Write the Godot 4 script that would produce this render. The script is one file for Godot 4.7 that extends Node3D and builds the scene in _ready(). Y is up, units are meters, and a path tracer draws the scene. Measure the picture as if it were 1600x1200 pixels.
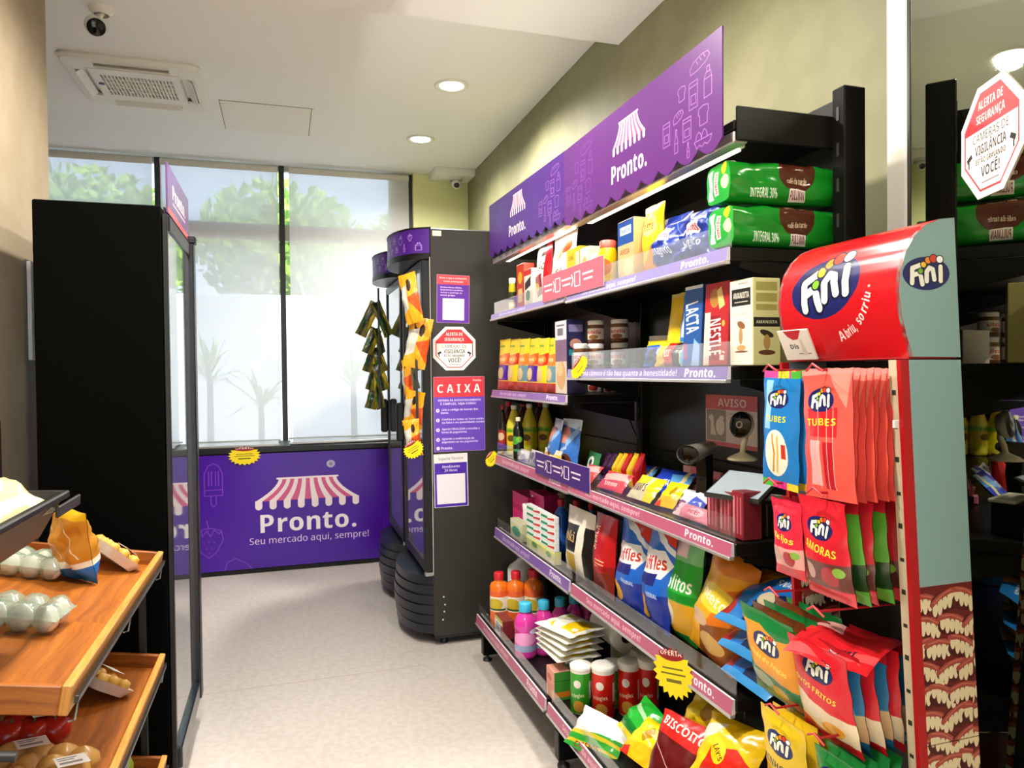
extends Node3D

# A small self-service shop: shelving along the right wall, coolers behind it, a chest freezer under the window.
const FOCAL := 1130.0                       # pixels of the 1600 x 1200 frame
const EYE := Vector3(0, 1.37, 0)
const Y1 := 1.640                           # tops of the shelf boards
const Y2F := 1.288
const Y2N := 1.378
const Y3 := 0.985
const Y4 := 0.637
const Y5 := 0.236
var cam_basis := Basis.from_euler(Vector3(deg_to_rad(-0.96), deg_to_rad(-17.53), deg_to_rad(-0.63)))
var used := {}
var mats := {}
var prints := {}
var meshes := {}
var sans: SystemFont
var bold: SystemFont
var serif: SystemFont
var rng := RandomNumberGenerator.new()
var noise := FastNoiseLite.new()

# ---------- pixels to places ----------
func ray(px, py): return cam_basis * Vector3((px - 800.0) / FOCAL, (600.0 - py) / FOCAL, -1.0)
func hit_x(px, py, x):
	var d = ray(px, py)
	return EYE + d * (x / d.x)
func hit_y(px, py, y):
	var d = ray(px, py)
	return EYE + d * ((y - EYE.y) / d.y)
func hit_z(px, py, z):
	var d = ray(px, py)
	return EYE + d * (z / d.z)

# ---------- objects ----------
func numbered(n: String) -> String:
	var k = used.get(n, 0)
	used[n] = k + 1
	return n if k == 0 else "%s_%03d" % [n, k]
func tag(o, label, category, group = ""):
	o.set_meta("label", label)
	o.set_meta("category", category)
	if group != "": o.set_meta("group", group)
	return o
func thing(called, label, category, at = Vector3.ZERO, turn = 0.0, group = ""):
	var o := Node3D.new()
	o.name = numbered(called)
	add_child(o)
	o.position = at
	o.rotation.y = turn
	return tag(o, label, category, group)
func obj(called, mesh, m, parent = null):
	var o := MeshInstance3D.new()
	o.mesh = mesh
	if m is Array:
		for i in m.size(): o.set_surface_override_material(i, m[i])
	else:
		for i in mesh.get_surface_count(): o.set_surface_override_material(i, m)
	if parent == null:
		o.name = numbered(called)
		add_child(o)
	else:
		o.name = called
		parent.add_child(o, true)
	return o
func struct(called, mesh, m, parent = null):
	var o = obj(called, mesh, m, parent)
	o.set_meta("kind", "structure")
	return o
func copy(o, at: Transform3D, label = "", group = ""):
	var c = o.duplicate()
	c.name = numbered(String(o.name).rstrip("0123456789").rstrip("_"))
	add_child(c)
	c.transform = at
	if label != "": c.set_meta("label", label)
	if group != "": c.set_meta("group", group)
	return c

# ---------- materials ----------
func mat(hex, rough = 0.5, metal = 0.0, spec = 0.5):
	var key = [hex, rough, metal, spec]
	if not mats.has(key):
		var m := StandardMaterial3D.new()
		m.albedo_color = Color(hex)
		m.roughness = rough
		m.metallic = metal
		m.metallic_specular = spec
		mats[key] = m
	return mats[key]
func clear(hex, alpha, rough = 0.05):
	var key = ["clear", hex, alpha, rough]
	if not mats.has(key):
		var m := StandardMaterial3D.new()
		m.albedo_color = Color(Color(hex), alpha)
		m.transparency = BaseMaterial3D.TRANSPARENCY_ALPHA
		m.roughness = rough
		mats[key] = m
	return mats[key]
func glow(hex, energy):
	var m := StandardMaterial3D.new()
	m.albedo_color = Color(hex)
	m.emission_enabled = true
	m.emission = Color(hex)
	m.emission_energy_multiplier = energy
	return m
func pm(called, rough = 0.38):
	var key = ["print", called, rough]
	if not mats.has(key):
		var m := StandardMaterial3D.new()
		m.albedo_texture = prints[called]
		if rects.has(called):
			var q: Rect2 = rects[called]
			m.uv1_scale = Vector3(q.size.x, q.size.y, 1)
			m.uv1_offset = Vector3(q.position.x, q.position.y, 0)
		m.roughness = rough
		mats[key] = m
	return mats[key]
func grainy(hex, hex2, scale, rough, seed_, stretch = Vector3(1, 1, 1), lo = 0.3, hi = 0.7):
	# two tones of one material mixed by noise, mapped over all faces in metres
	var n := FastNoiseLite.new()
	n.seed = seed_
	n.frequency = 0.03
	n.fractal_octaves = 4
	var im := Image.create(256, 256, false, Image.FORMAT_RGBA8)
	var a := Color(hex)
	var b := Color(hex2)
	for y in 256:
		for x in 256:
			var v = n.get_noise_3d(cos(x * TAU / 256) * 41, sin(x * TAU / 256) * 41, 0.0) if false else n.get_noise_2d(x, y)
			var f = absf(x - 127.5) / 127.5
			if f > 0.75:
				v = lerpf(v, n.get_noise_2d(255 - x, y), (f - 0.75) * 2.0)
			im.set_pixel(x, y, a.lerp(b, smoothstep(lo, hi, v * 0.5 + 0.5)))
	im.generate_mipmaps()
	var m := StandardMaterial3D.new()
	m.albedo_texture = ImageTexture.create_from_image(im)
	m.roughness = rough
	m.uv1_triplanar = true
	m.uv1_world_triplanar = true
	m.uv1_scale = stretch * scale
	return m
func wood_mat(hex, hex2, seed_):
	var n := FastNoiseLite.new()
	n.seed = seed_
	n.frequency = 0.02
	var im := Image.create(256, 512, false, Image.FORMAT_RGBA8)
	for y in 512:
		for x in 256:
			var w = x + 7.0 * n.get_noise_2d(x * 0.6, y * 0.35)
			var v = n.get_noise_2d(w * 3.2, y * 0.16) * 0.7 + n.get_noise_2d(w * 14.0, y * 0.35 + 300.0) * 0.45
			im.set_pixel(x, y, Color(hex).lerp(Color(hex2), clampf(v * 0.9 + 0.5, 0, 1)))
	var m := StandardMaterial3D.new()
	m.albedo_texture = ImageTexture.create_from_image(im)
	m.roughness = 0.42
	m.uv1_scale = Vector3(2.2, 1.1, 1)
	return m

# ---------- printing: flat artwork drawn into an image ----------
var im: Image
var sheet := Image.create(2048, 2048, false, Image.FORMAT_RGBA8)
var sheet_at := Vector2i.ZERO
var sheet_row := 0
var rects := {}
func sheet_done():
	var t := ImageTexture.create_from_image(sheet)
	for k in rects: prints[k] = t
func fill(pts: PackedVector2Array, c: Color):
	var lo := 1e9
	var hi := -1e9
	for p in pts:
		lo = minf(lo, p.y)
		hi = maxf(hi, p.y)
	var n := pts.size()
	for y in range(maxi(0, int(floor(lo))), mini(im.get_height() - 1, int(ceil(hi))) + 1):
		var yy := y + 0.5
		var xs := []
		var j := n - 1
		for i in n:
			var a := pts[i]
			var b := pts[j]
			if (a.y > yy) != (b.y > yy): xs.append(a.x + (yy - a.y) / (b.y - a.y) * (b.x - a.x))
			j = i
		xs.sort()
		for k in range(0, xs.size() - 1, 2):
			var x0 := int(ceil(xs[k] - 0.5))
			var x1 := int(ceil(xs[k + 1] - 0.5))
			if x1 > x0: im.fill_rect(Rect2i(x0, y, x1 - x0, 1), c)
func ell(cx, cy, rx, ry, c, turn = 0.0):
	var p := PackedVector2Array()
	for i in 28: p.append(Vector2(cx, cy) + Vector2(cos(i * TAU / 28) * rx, sin(i * TAU / 28) * ry).rotated(turn))
	fill(p, c)
func line(pts: Array, w, c):
	for i in pts.size():
		ell(pts[i].x, pts[i].y, w * 0.5, w * 0.5, c)
		if i > 0:
			var d: Vector2 = (pts[i] - pts[i - 1]).normalized().orthogonal() * w * 0.5
			fill(PackedVector2Array([pts[i] + d, pts[i - 1] + d, pts[i - 1] - d, pts[i] - d]), c)
func text(s, cx, cy, h, c, fit = 0.0, turn = 0.0, font = null):
	var t := TextMesh.new()
	t.font = font if font else bold
	t.text = s
	t.font_size = 48
	t.pixel_size = 0.01
	t.depth = 0.0
	t.curve_step = 3.0
	var v: PackedVector3Array = t.get_mesh_arrays()[Mesh.ARRAY_VERTEX]
	if v.is_empty(): return
	var box := t.get_aabb()
	var sy = h / 0.343
	var sx = fit / box.size.x if fit > 0.0 else sy
	var mid := box.position.x + box.size.x * 0.5
	var tf := Transform2D(turn, Vector2(cx, cy))
	for i in range(0, v.size(), 3):
		var p := PackedVector2Array()
		for k in 3: p.append(tf * Vector2((v[i + k].x - mid) * sx, -v[i + k].y * sy))
		fill(p, c)
func fini(cx, cy, r, turn = 0.0):
	# the oval sweets emblem: white letters with coloured dots
	var tf := Transform2D(turn, Vector2(cx, cy))
	var at = func(x, y): return tf * Vector2(x * r, y * r)
	ell(cx, cy, r, r * 0.66, Color("1b2160"), turn)
	var shapes = [[[-0.62, 0.36], [-0.58, -0.22], [-0.22, -0.34]], [[-0.58, 0.06], [-0.3, -0.02]], [[-0.24, 0.12], [-0.19, 0.42]], [[0.0, 0.3], [0.02, -0.08], [0.14, -0.22], [0.28, -0.16], [0.33, 0.24]], [[0.62, -0.26], [0.6, 0.3]]]
	for pass_ in [[0.3, "101232"], [0.19, "f6f3e4"]]:
		for s in shapes:
			var q = []
			for p in s: q.append(at.call(p[0], p[1]))
			line(q, pass_[0] * r, Color(pass_[1]))
	for d in [[-0.24, -0.1, 0.1, "7ab52b"], [-0.1, -0.35, 0.11, "f4c81e"], [0.1, -0.52, 0.13, "f08a1d"], [0.33, -0.58, 0.15, "d63a22"], [0.6, -0.55, 0.14, "ffffff"]]:
		var p = at.call(d[0], d[1])
		ell(p.x, p.y, (d[2] + 0.035) * r, (d[2] + 0.035) * r, Color("101232"))
		ell(p.x, p.y, d[2] * r, d[2] * r, Color(d[3]))
func awning(cx, cy, w, h, white = "fbe9ea", pink = "d9588c"):
	# striped shop awning over the shop's name
	for i in 15:
		var a = (i / 15.0 - 0.5)
		var b = ((i + 1) / 15.0 - 0.5)
		var p := PackedVector2Array()
		for k in 7: p.append(Vector2(cx + a * w * lerpf(0.55, 1.0, pow(k / 6.0, 1.7)), cy - h * 0.5 + h * 0.72 * k / 6.0))
		for k in range(6, -1, -1): p.append(Vector2(cx + b * w * lerpf(0.55, 1.0, pow(k / 6.0, 1.7)), cy - h * 0.5 + h * 0.72 * k / 6.0))
		fill(p, Color(white if i % 2 == 0 else pink))
		if i % 2 == 0:
			var mx = cx + (a + b) * 0.5 * w
			fill(PackedVector2Array([Vector2(mx - w / 30, cy + h * 0.2), Vector2(mx + w / 30, cy + h * 0.2), Vector2(mx + w / 30, cy + h * 0.4), Vector2(mx - w / 30, cy + h * 0.4)]), Color(white))
			ell(mx, cy + h * 0.4, w / 30, w / 30, Color(white))
	line([Vector2(cx - w * 0.29, cy - h * 0.5), Vector2(cx + w * 0.29, cy - h * 0.5)], h * 0.06, Color(white))
const DOODLES := {
	"lolly": [[0.25, 0.75, 0.25, 0.25, 0.35, 0.08, 0.5, 0.02, 0.65, 0.08, 0.75, 0.25, 0.75, 0.75, 0.25, 0.75], [0.25, 0.62, 0.75, 0.62], [0.37, 0.2, 0.37, 0.52], [0.45, 0.2, 0.45, 0.52], [0.56, 0.2, 0.56, 0.52], [0.64, 0.2, 0.64, 0.52], [0.43, 0.75, 0.43, 0.95, 0.5, 1, 0.57, 0.95, 0.57, 0.75]],
	"apple": [[0.5, 0.3, 0.3, 0.2, 0.1, 0.32, 0.05, 0.55, 0.18, 0.85, 0.35, 1, 0.5, 0.94, 0.65, 1, 0.82, 0.85, 0.95, 0.55, 0.9, 0.32, 0.7, 0.2, 0.5, 0.3], [0.5, 0.3, 0.42, 0.1, 0.35, 0.05], [0.5, 0.25, 0.55, 0.05, 0.75, -0.08, 0.78, 0.1, 0.62, 0.22, 0.5, 0.25]],
	"berry": [[0.15, 0.35, 0.1, 0.55, 0.3, 0.85, 0.5, 1, 0.72, 0.85, 0.9, 0.55, 0.85, 0.32, 0.6, 0.25, 0.4, 0.25, 0.15, 0.35], [0.15, 0.35, 0.3, 0.3, 0.32, 0.45, 0.45, 0.3, 0.55, 0.46, 0.65, 0.3, 0.8, 0.4, 0.85, 0.32], [0.5, 0.25, 0.45, 0.05], [0.35, 0.6, 0.37, 0.62], [0.5, 0.58, 0.52, 0.6], [0.64, 0.6, 0.66, 0.62], [0.42, 0.75, 0.44, 0.77], [0.56, 0.75, 0.58, 0.77], [0.5, 0.87, 0.51, 0.89]],
	"slice": [[0, 0.1, 0.5, 0.3, 0.9, 0.7, 1, 1], [0.05, 0.2, 0.85, 0.9], [0.2, 0.5, 0.3, 0.45, 0.35, 0.55, 0.25, 0.62, 0.2, 0.5], [0.5, 0.75, 0.6, 0.7, 0.65, 0.8, 0.55, 0.87, 0.5, 0.75], [0, 0.1, 0.05, 1, 1, 1]],
	"loaf": [[0.05, 0.9, 0.02, 0.6, 0.2, 0.3, 0.6, 0.15, 0.9, 0.2, 1, 0.45, 0.8, 0.7, 0.4, 0.88, 0.05, 0.9], [0.35, 0.35, 0.42, 0.55], [0.52, 0.27, 0.6, 0.47], [0.7, 0.22, 0.77, 0.42]],
	"carton": [[0.25, 1, 0.25, 0.4, 0.4, 0.2, 0.7, 0.2, 0.8, 0.4, 0.8, 1, 0.25, 1], [0.25, 0.4, 0.8, 0.4], [0.45, 0.2, 0.45, 0.02, 0.65, 0.02, 0.65, 0.2]],
	"sack": [[0.15, 0.05, 0.85, 0.05, 0.85, 0.95, 0.15, 0.95, 0.15, 0.05], [0.15, 0.2, 0.85, 0.2], [0.3, 0.5, 0.7, 0.5, 0.7, 0.8, 0.3, 0.8, 0.3, 0.5]],
	"toast": [[0.2, 0.95, 0.2, 0.5, 0.08, 0.35, 0.15, 0.1, 0.5, 0.02, 0.85, 0.1, 0.92, 0.35, 0.8, 0.5, 0.8, 0.95, 0.2, 0.95]],
	"bottle": [[0.3, 1, 0.3, 0.5, 0.42, 0.3, 0.42, 0.02, 0.58, 0.02, 0.58, 0.3, 0.7, 0.5, 0.7, 1, 0.3, 1], [0.3, 0.6, 0.7, 0.6]],
	"eggs": [[0.02, 0.55, 0.98, 0.55, 0.9, 0.8, 0.75, 0.92, 0.6, 0.8, 0.45, 0.92, 0.3, 0.8, 0.15, 0.92, 0.02, 0.55], [0.1, 0.55, 0.15, 0.25, 0.27, 0.15, 0.38, 0.28, 0.42, 0.55], [0.42, 0.5, 0.48, 0.25, 0.58, 0.12, 0.7, 0.28, 0.74, 0.55]],
	"cone": [[0.1, 0, 0.5, 0.9, 0.9, 0.05], [0.15, 0.1, 0.6, 0.6]]}
func doodle(called, x, y, w, h, c, lw):
	for s in DOODLES[called]:
		var q = []
		for k in range(0, s.size(), 2): q.append(Vector2(x + s[k] * w, y + s[k + 1] * h))
		line(q, lw, c)
# ops: r rectangle, e ellipse, p polygon, l line, t text, f emblem, a awning, d doodle; places are shares of the sheet
func draw(called, w, h, back, ops):
	im = Image.create(w * 2, h * 2, false, Image.FORMAT_RGBA8)
	im.fill(Color(back))
	var W = w * 2.0
	var H = h * 2.0
	for o in ops:
		match o[0]:
			"r": im.fill_rect(Rect2i(int(o[1] * W), int(o[2] * H), int(ceil(o[3] * W)), int(ceil(o[4] * H))), Color(o[5]))
			"e": ell(o[1] * W, o[2] * H, o[3] * W, o[4] * H, Color(o[5]), deg_to_rad(o[6]) if o.size() > 6 else 0.0)
			"p", "l":
				var q = []
				var from = 2 if o[0] == "p" else 3
				for k in range(from, o.size(), 2): q.append(Vector2(o[k] * W, o[k + 1] * H))
				if o[0] == "p": fill(PackedVector2Array(q), Color(o[1]))
				else: line(q, o[2] * H, Color(o[1]))
			"t": text(o[1], o[2] * W, o[3] * H, o[4] * H, Color(o[5]), (o[6] * W if o.size() > 6 else 0.0), (deg_to_rad(o[7]) if o.size() > 7 else 0.0), ([bold, sans, serif][o[8]] if o.size() > 8 else bold))
			"f": fini(o[1] * W, o[2] * H, o[3] * W, deg_to_rad(o[4]) if o.size() > 4 else 0.0)
			"a": awning(o[1] * W, o[2] * H, o[3] * W, o[4] * H)
			"d": doodle(o[1], o[2] * W, o[3] * H, o[4] * W, o[5] * H, Color(o[6]), o[7] * H)
	im.resize(w, h, Image.INTERPOLATE_BILINEAR)
	if called[1] == "_":                     # packs share one big sheet
		if sheet_at.x + w + 4 > 2048:
			sheet_at = Vector2i(0, sheet_at.y + sheet_row + 4)
			sheet_row = 0
		for d in [Vector2i(0, 2), Vector2i(4, 2), Vector2i(2, 0), Vector2i(2, 4), Vector2i(2, 2)]: sheet.blit_rect(im, Rect2i(0, 0, w, h), sheet_at + d)
		rects[called] = Rect2((sheet_at.x + 2) / 2048.0, (sheet_at.y + 2) / 2048.0, w / 2048.0, h / 2048.0)
		sheet_at.x += w + 4
		sheet_row = maxi(sheet_row, h)
		return
	im.generate_mipmaps()
	prints[called] = ImageTexture.create_from_image(im)

# ---------- meshes ----------
func st() -> SurfaceTool:
	var s := SurfaceTool.new()
	s.begin(Mesh.PRIMITIVE_TRIANGLES)
	return s
func done(s: SurfaceTool, into = null) -> ArrayMesh:
	s.generate_normals()
	return s.commit(into) if into else s.commit()
func quad(s, a, b, c, d, ua = Vector2(0, 1), ub = Vector2(1, 1), uc = Vector2(1, 0), ud = Vector2(0, 0)):
	# corners counter-clockwise seen from outside
	for k in [[a, ua], [c, uc], [b, ub], [a, ua], [d, ud], [c, uc]]:
		s.set_uv(k[1])
		s.add_vertex(k[0])
func tri(s, a, b, c):
	for p in [a, c, b]:
		s.set_uv(Vector2(p.x, p.y))
		s.add_vertex(p)
func bx(s, lo: Vector3, hi: Vector3, bev = 0.002):
	# chamfered box; texture in metres, v along the longest side
	s.set_smooth_group(-1)
	var size := hi - lo
	var mid := (lo + hi) * 0.5
	var e = minf(bev, minf(size.x, minf(size.y, size.z)) * 0.3)
	var long := 0
	for k in 3: if size[k] > size[long]: long = k
	var P = func(x, y, z, kx, ky, kz):   # corner with its chamfer taken off along the axes flagged 1
		return mid + Vector3(x * (size.x * 0.5 - e * kx), y * (size.y * 0.5 - e * ky), z * (size.z * 0.5 - e * kz))
	var put = func(q):
		var n = (q[1] - q[0]).cross(q[2] - q[0])
		if n.dot((q[0] + q[2]) * 0.5 - mid) < 0: q.reverse()
		var uv = []
		var ax = n.abs().max_axis_index()
		for p in q:
			var u = p[(ax + 1) % 3]
			var v = p[(ax + 2) % 3]
			uv.append(Vector2(v, u) if (ax + 1) % 3 == long else Vector2(u, v))
		if q.size() == 4: quad(s, q[0], q[1], q[2], q[3], uv[0], uv[1], uv[2], uv[3])
		else: tri(s, q[0], q[1], q[2])
	for g in [-1, 1]:
		put.call([P.call(g, -1, -1, 0, 1, 1), P.call(g, 1, -1, 0, 1, 1), P.call(g, 1, 1, 0, 1, 1), P.call(g, -1, 1, 0, 1, 1)])
		put.call([P.call(-1, g, -1, 1, 0, 1), P.call(1, g, -1, 1, 0, 1), P.call(1, g, 1, 1, 0, 1), P.call(-1, g, 1, 1, 0, 1)])
		put.call([P.call(-1, -1, g, 1, 1, 0), P.call(1, -1, g, 1, 1, 0), P.call(1, 1, g, 1, 1, 0), P.call(-1, 1, g, 1, 1, 0)])
		for h in [-1, 1]:
			put.call([P.call(-1, g, h, 1, 0, 1), P.call(1, g, h, 1, 0, 1), P.call(1, g, h, 1, 1, 0), P.call(-1, g, h, 1, 1, 0)])
			put.call([P.call(g, -1, h, 0, 1, 1), P.call(g, 1, h, 0, 1, 1), P.call(g, 1, h, 1, 1, 0), P.call(g, -1, h, 1, 1, 0)])
			put.call([P.call(g, h, -1, 0, 1, 1), P.call(g, h, 1, 0, 1, 1), P.call(g, h, 1, 1, 0, 1), P.call(g, h, -1, 1, 0, 1)])
			for k in [-1, 1]: put.call([P.call(g, h, k, 0, 1, 1), P.call(g, h, k, 1, 0, 1), P.call(g, h, k, 1, 1, 0)])
func box(lo, hi, bev = 0.002) -> ArrayMesh:
	var s = st()
	bx(s, lo, hi, bev)
	return done(s)
func grid(s, nu, nv, f: Callable, flip = false, uvf = null):
	# a smooth skin over f(u, v)
	s.set_smooth_group(1)
	var p = []
	for j in nv + 1:
		var row = []
		for i in nu + 1: row.append(f.call(float(i) / nu, float(j) / nv))
		p.append(row)
	for j in nv:
		for i in nu:
			var uv = []
			for k in [[i, j], [i + 1, j], [i + 1, j + 1], [i, j + 1]]:
				var w = Vector2(float(k[0]) / nu, 1.0 - float(k[1]) / nv)
				uv.append(uvf.call(w) if uvf else w)
			if flip: quad(s, p[j][i + 1], p[j][i], p[j + 1][i], p[j + 1][i + 1], uv[1], uv[0], uv[3], uv[2])
			else: quad(s, p[j][i], p[j][i + 1], p[j + 1][i + 1], p[j + 1][i], uv[0], uv[1], uv[2], uv[3])
func lathe(prof: Array, seg = 20, v0 = 0.0, v1 = 1.0, squash = 1.0) -> ArrayMesh:
	# turned shape; profile [radius, height] from the bottom up; the front is +z, where u = 0.5
	var s = st()
	s.set_smooth_group(1)
	var lo = prof[0][1]
	var hi = prof[-1][1]
	for j in prof.size() - 1:
		for i in seg:
			var c = []
			for k in [[i, j], [i + 1, j], [i + 1, j + 1], [i, j + 1]]:
				var a = TAU * k[0] / seg + PI
				var q = prof[k[1]]
				c.append([Vector3(sin(a) * q[0], q[1], cos(a) * q[0] * squash), Vector2(float(k[0]) / seg, lerpf(v1, v0, (q[1] - lo) / maxf(hi - lo, 1e-5)))])
			quad(s, c[0][0], c[1][0], c[2][0], c[3][0], c[0][1], c[1][1], c[2][1], c[3][1])
	return done(s)
func tube(s, pts: Array, r, seg = 6):
	s.set_smooth_group(1)
	var up := Vector3(0.13, 0.9, 0.31).normalized()
	var rings = []
	for i in pts.size():
		var d: Vector3 = (pts[mini(i + 1, pts.size() - 1)] - pts[maxi(i - 1, 0)]).normalized()
		var a := d.cross(up).normalized()
		var b := d.cross(a).normalized()
		var row = []
		for k in seg + 1: row.append(pts[i] + (a * cos(k * TAU / seg) + b * sin(k * TAU / seg)) * r)
		rings.append(row)
	for i in pts.size() - 1:
		for k in seg: quad(s, rings[i][k], rings[i + 1][k], rings[i + 1][k + 1], rings[i][k + 1])
	s.set_smooth_group(-1)
	for k in seg:
		tri(s, pts[0], rings[0][k], rings[0][k + 1])
		tri(s, pts[-1], rings[-1][k + 1], rings[-1][k])
func wire(pts, r, seg = 6) -> ArrayMesh:
	var s = st()
	tube(s, pts, r, seg)
	return done(s)
func slab(pts: PackedVector2Array, t, uvr = null, into = null) -> ArrayMesh:
	# outline in x, y given thickness t along z (front at +t/2); uvr is the rectangle that the print covers
	var s = st()
	s.set_smooth_group(-1)
	var ids = Geometry2D.triangulate_polygon(pts)
	var uv = func(p): return Vector2((p.x - uvr.position.x) / uvr.size.x, 1.0 - (p.y - uvr.position.y) / uvr.size.y) if uvr else p
	for i in range(0, ids.size(), 3):
		var a = pts[ids[i]]
		var b = pts[ids[i + 1]]
		var c = pts[ids[i + 2]]
		if (b - a).cross(c - a) < 0:
			var w = b
			b = c
			c = w
		for g in [[a, c, b, 1], [a, b, c, -1]]:
			for k in 3:
				s.set_uv(uv.call(g[k]))
				s.add_vertex(Vector3(g[k].x, g[k].y, g[3] * t * 0.5))
	var turn = 0.0
	for i in pts.size(): turn += pts[i].cross(pts[(i + 1) % pts.size()])
	for i in pts.size():
		var a = pts[i]
		var b = pts[(i + 1) % pts.size()]
		if turn < 0:
			var w = a
			a = b
			b = w
		quad(s, Vector3(a.x, a.y, t * 0.5), Vector3(a.x, a.y, -t * 0.5), Vector3(b.x, b.y, -t * 0.5), Vector3(b.x, b.y, t * 0.5), uv.call(a), uv.call(a), uv.call(b), uv.call(b))
	return done(s, into)
func rrect(w, h, r, n = 4) -> PackedVector2Array:
	# rounded rectangle standing on y = 0
	var p := PackedVector2Array()
	for c in [[w / 2 - r, r, -90], [w / 2 - r, h - r, 0], [-w / 2 + r, h - r, 90], [-w / 2 + r, r, 180]]:
		for k in n + 1: p.append(Vector2(c[0], c[1]) + Vector2.from_angle(deg_to_rad(c[2] + 90.0 * k / n)) * r)
	return p
func carton(w, h, d, bev = 0.0015) -> ArrayMesh:
	# a folding box standing on y = 0: surface 0 front (+z), surface 1 its right side (+x), surface 2 the rest
	var key = ["carton", w, h, d]
	if meshes.has(key): return meshes[key]
	var X = w / 2
	var Z = d / 2
	var b = bev
	var V = func(x, y, z): return Vector3(x, y, z)
	var f = st()
	f.set_smooth_group(-1)
	quad(f, V.call(-X + b, b, Z), V.call(X - b, b, Z), V.call(X - b, h - b, Z), V.call(-X + b, h - b, Z))
	var m = done(f)
	f = st()
	f.set_smooth_group(-1)
	quad(f, V.call(X, b, Z - b), V.call(X, b, -Z + b), V.call(X, h - b, -Z + b), V.call(X, h - b, Z - b))
	m = done(f, m)
	f = st()
	f.set_smooth_group(-1)
	quad(f, V.call(X - b, b, -Z), V.call(-X + b, b, -Z), V.call(-X + b, h - b, -Z), V.call(X - b, h - b, -Z))
	quad(f, V.call(-X, b, -Z + b), V.call(-X, b, Z - b), V.call(-X, h - b, Z - b), V.call(-X, h - b, -Z + b))
	quad(f, V.call(-X + b, h, Z - b), V.call(X - b, h, Z - b), V.call(X - b, h, -Z + b), V.call(-X + b, h, -Z + b))
	quad(f, V.call(-X + b, 0, -Z + b), V.call(X - b, 0, -Z + b), V.call(X - b, 0, Z - b), V.call(-X + b, 0, Z - b))
	for g in [[1, 1], [-1, -1]]:
		pass
	for y in [[b, 0.0], [h - b, h]]:
		var ring = [[-X + b, Z, -X + b, Z - b], [X - b, Z, X - b, Z - b], [X, Z - b, X - b, Z - b], [X, -Z + b, X - b, -Z + b], [X - b, -Z, X - b, -Z + b], [-X + b, -Z, -X + b, -Z + b], [-X, -Z + b, -X + b, -Z + b], [-X, Z - b, -X + b, Z - b]]
		for i in 8:
			var q = ring[i]
			var r = ring[(i + 1) % 8]
			var a = [V.call(q[0], y[0], q[1]), V.call(r[0], y[0], r[1]), V.call(r[2], y[1], r[3]), V.call(q[2], y[1], q[3])]
			if y[1] < y[0]: a.reverse()
			quad(f, a[0], a[1], a[2], a[3])
			if i % 2 == 1 and y[1] > y[0]: quad(f, V.call(q[0], b, q[1]), V.call(r[0], b, r[1]), V.call(r[0], h - b, r[1]), V.call(q[0], h - b, q[1]))
	meshes[key] = done(f, m)
	return meshes[key]
func bag(w, h, d, seed_ = 0, crumple = 0.12, low = 0.5, fold = 0.045) -> ArrayMesh:
	# a sealed film bag standing on y = 0, flat at its top and bottom seals, fullest at share low of its height
	var key = ["bag", w, h, d, seed_, crumple, low]
	if meshes.has(key): return meshes[key]
	var s = st()
	var full = func(u, v):
		var e = clampf(minf(v, 1.0 - v) / 0.5, 0, 1)
		var a = pow(clampf(v / maxf(low, 0.02), 0, 1), 0.55) if v < low else pow(clampf((1.0 - v) / (1.0 - low), 0, 1), 0.6)
		if minf(v, 1.0 - v) < fold: a *= 0.0
		var c = pow(clampf(1.0 - pow(absf(2.0 * u - 1.0), 2.6), 0, 1), 0.7)
		return a * c
	var at = func(u, v, side):
		var k = full.call(u, v)
		var t = k * d * 0.5
		var n1 = noise.get_noise_3d(u * 34 + seed_ * 17, v * 40, side * 55.0 + seed_)
		var n2 = noise.get_noise_3d(u * 90 + seed_ * 9, v * 90, side * 31.0)
		var edge = clampf(minf(u, 1.0 - u) * 8.0, 0, 1)
		t += (n1 * crumple + n2 * crumple * 0.45) * d * edge * clampf(k * 3.0, 0.12, 1)
		var pinch = 1.0 - 0.07 * clampf(minf(v, 1 - v) * 4.0, 0, 1) * (d / maxf(w, 0.01)) * 2.0
		var wav = 0.012 * w * sin(v * 19 + seed_) + 0.02 * w * noise.get_noise_2d(v * 60, seed_ * 7 + (0.0 if u < 0.5 else 40.0))
		var zig = sin(v * 160.0) * 0.0008 if minf(v, 1.0 - v) < fold else 0.0
		var hem = h * 0.012 * noise.get_noise_2d(u * 50, seed_ * 3) * (1.0 if v > 0.5 else 0.0)
		return Vector3((u - 0.5) * w * pinch + wav * (2 * u - 1), maxf(v * h + hem, 0), side * maxf(t, 0.0006) + zig)
	grid(s, 14, 18, func(u, v): return at.call(u, v, 1.0))
	grid(s, 14, 18, func(u, v): return at.call(u, v, -1.0), true, func(w2): return Vector2(1.0 - w2.x, w2.y))
	meshes[key] = done(s)
	return meshes[key]
func burst(r, n = 22, inner = 0.8, sy = 0.8) -> PackedVector2Array:
	var p := PackedVector2Array()
	for i in n * 2: p.append(Vector2.from_angle(TAU * i / (n * 2)) * (r if i % 2 == 0 else r * inner) * Vector2(1, sy))
	return p
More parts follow.
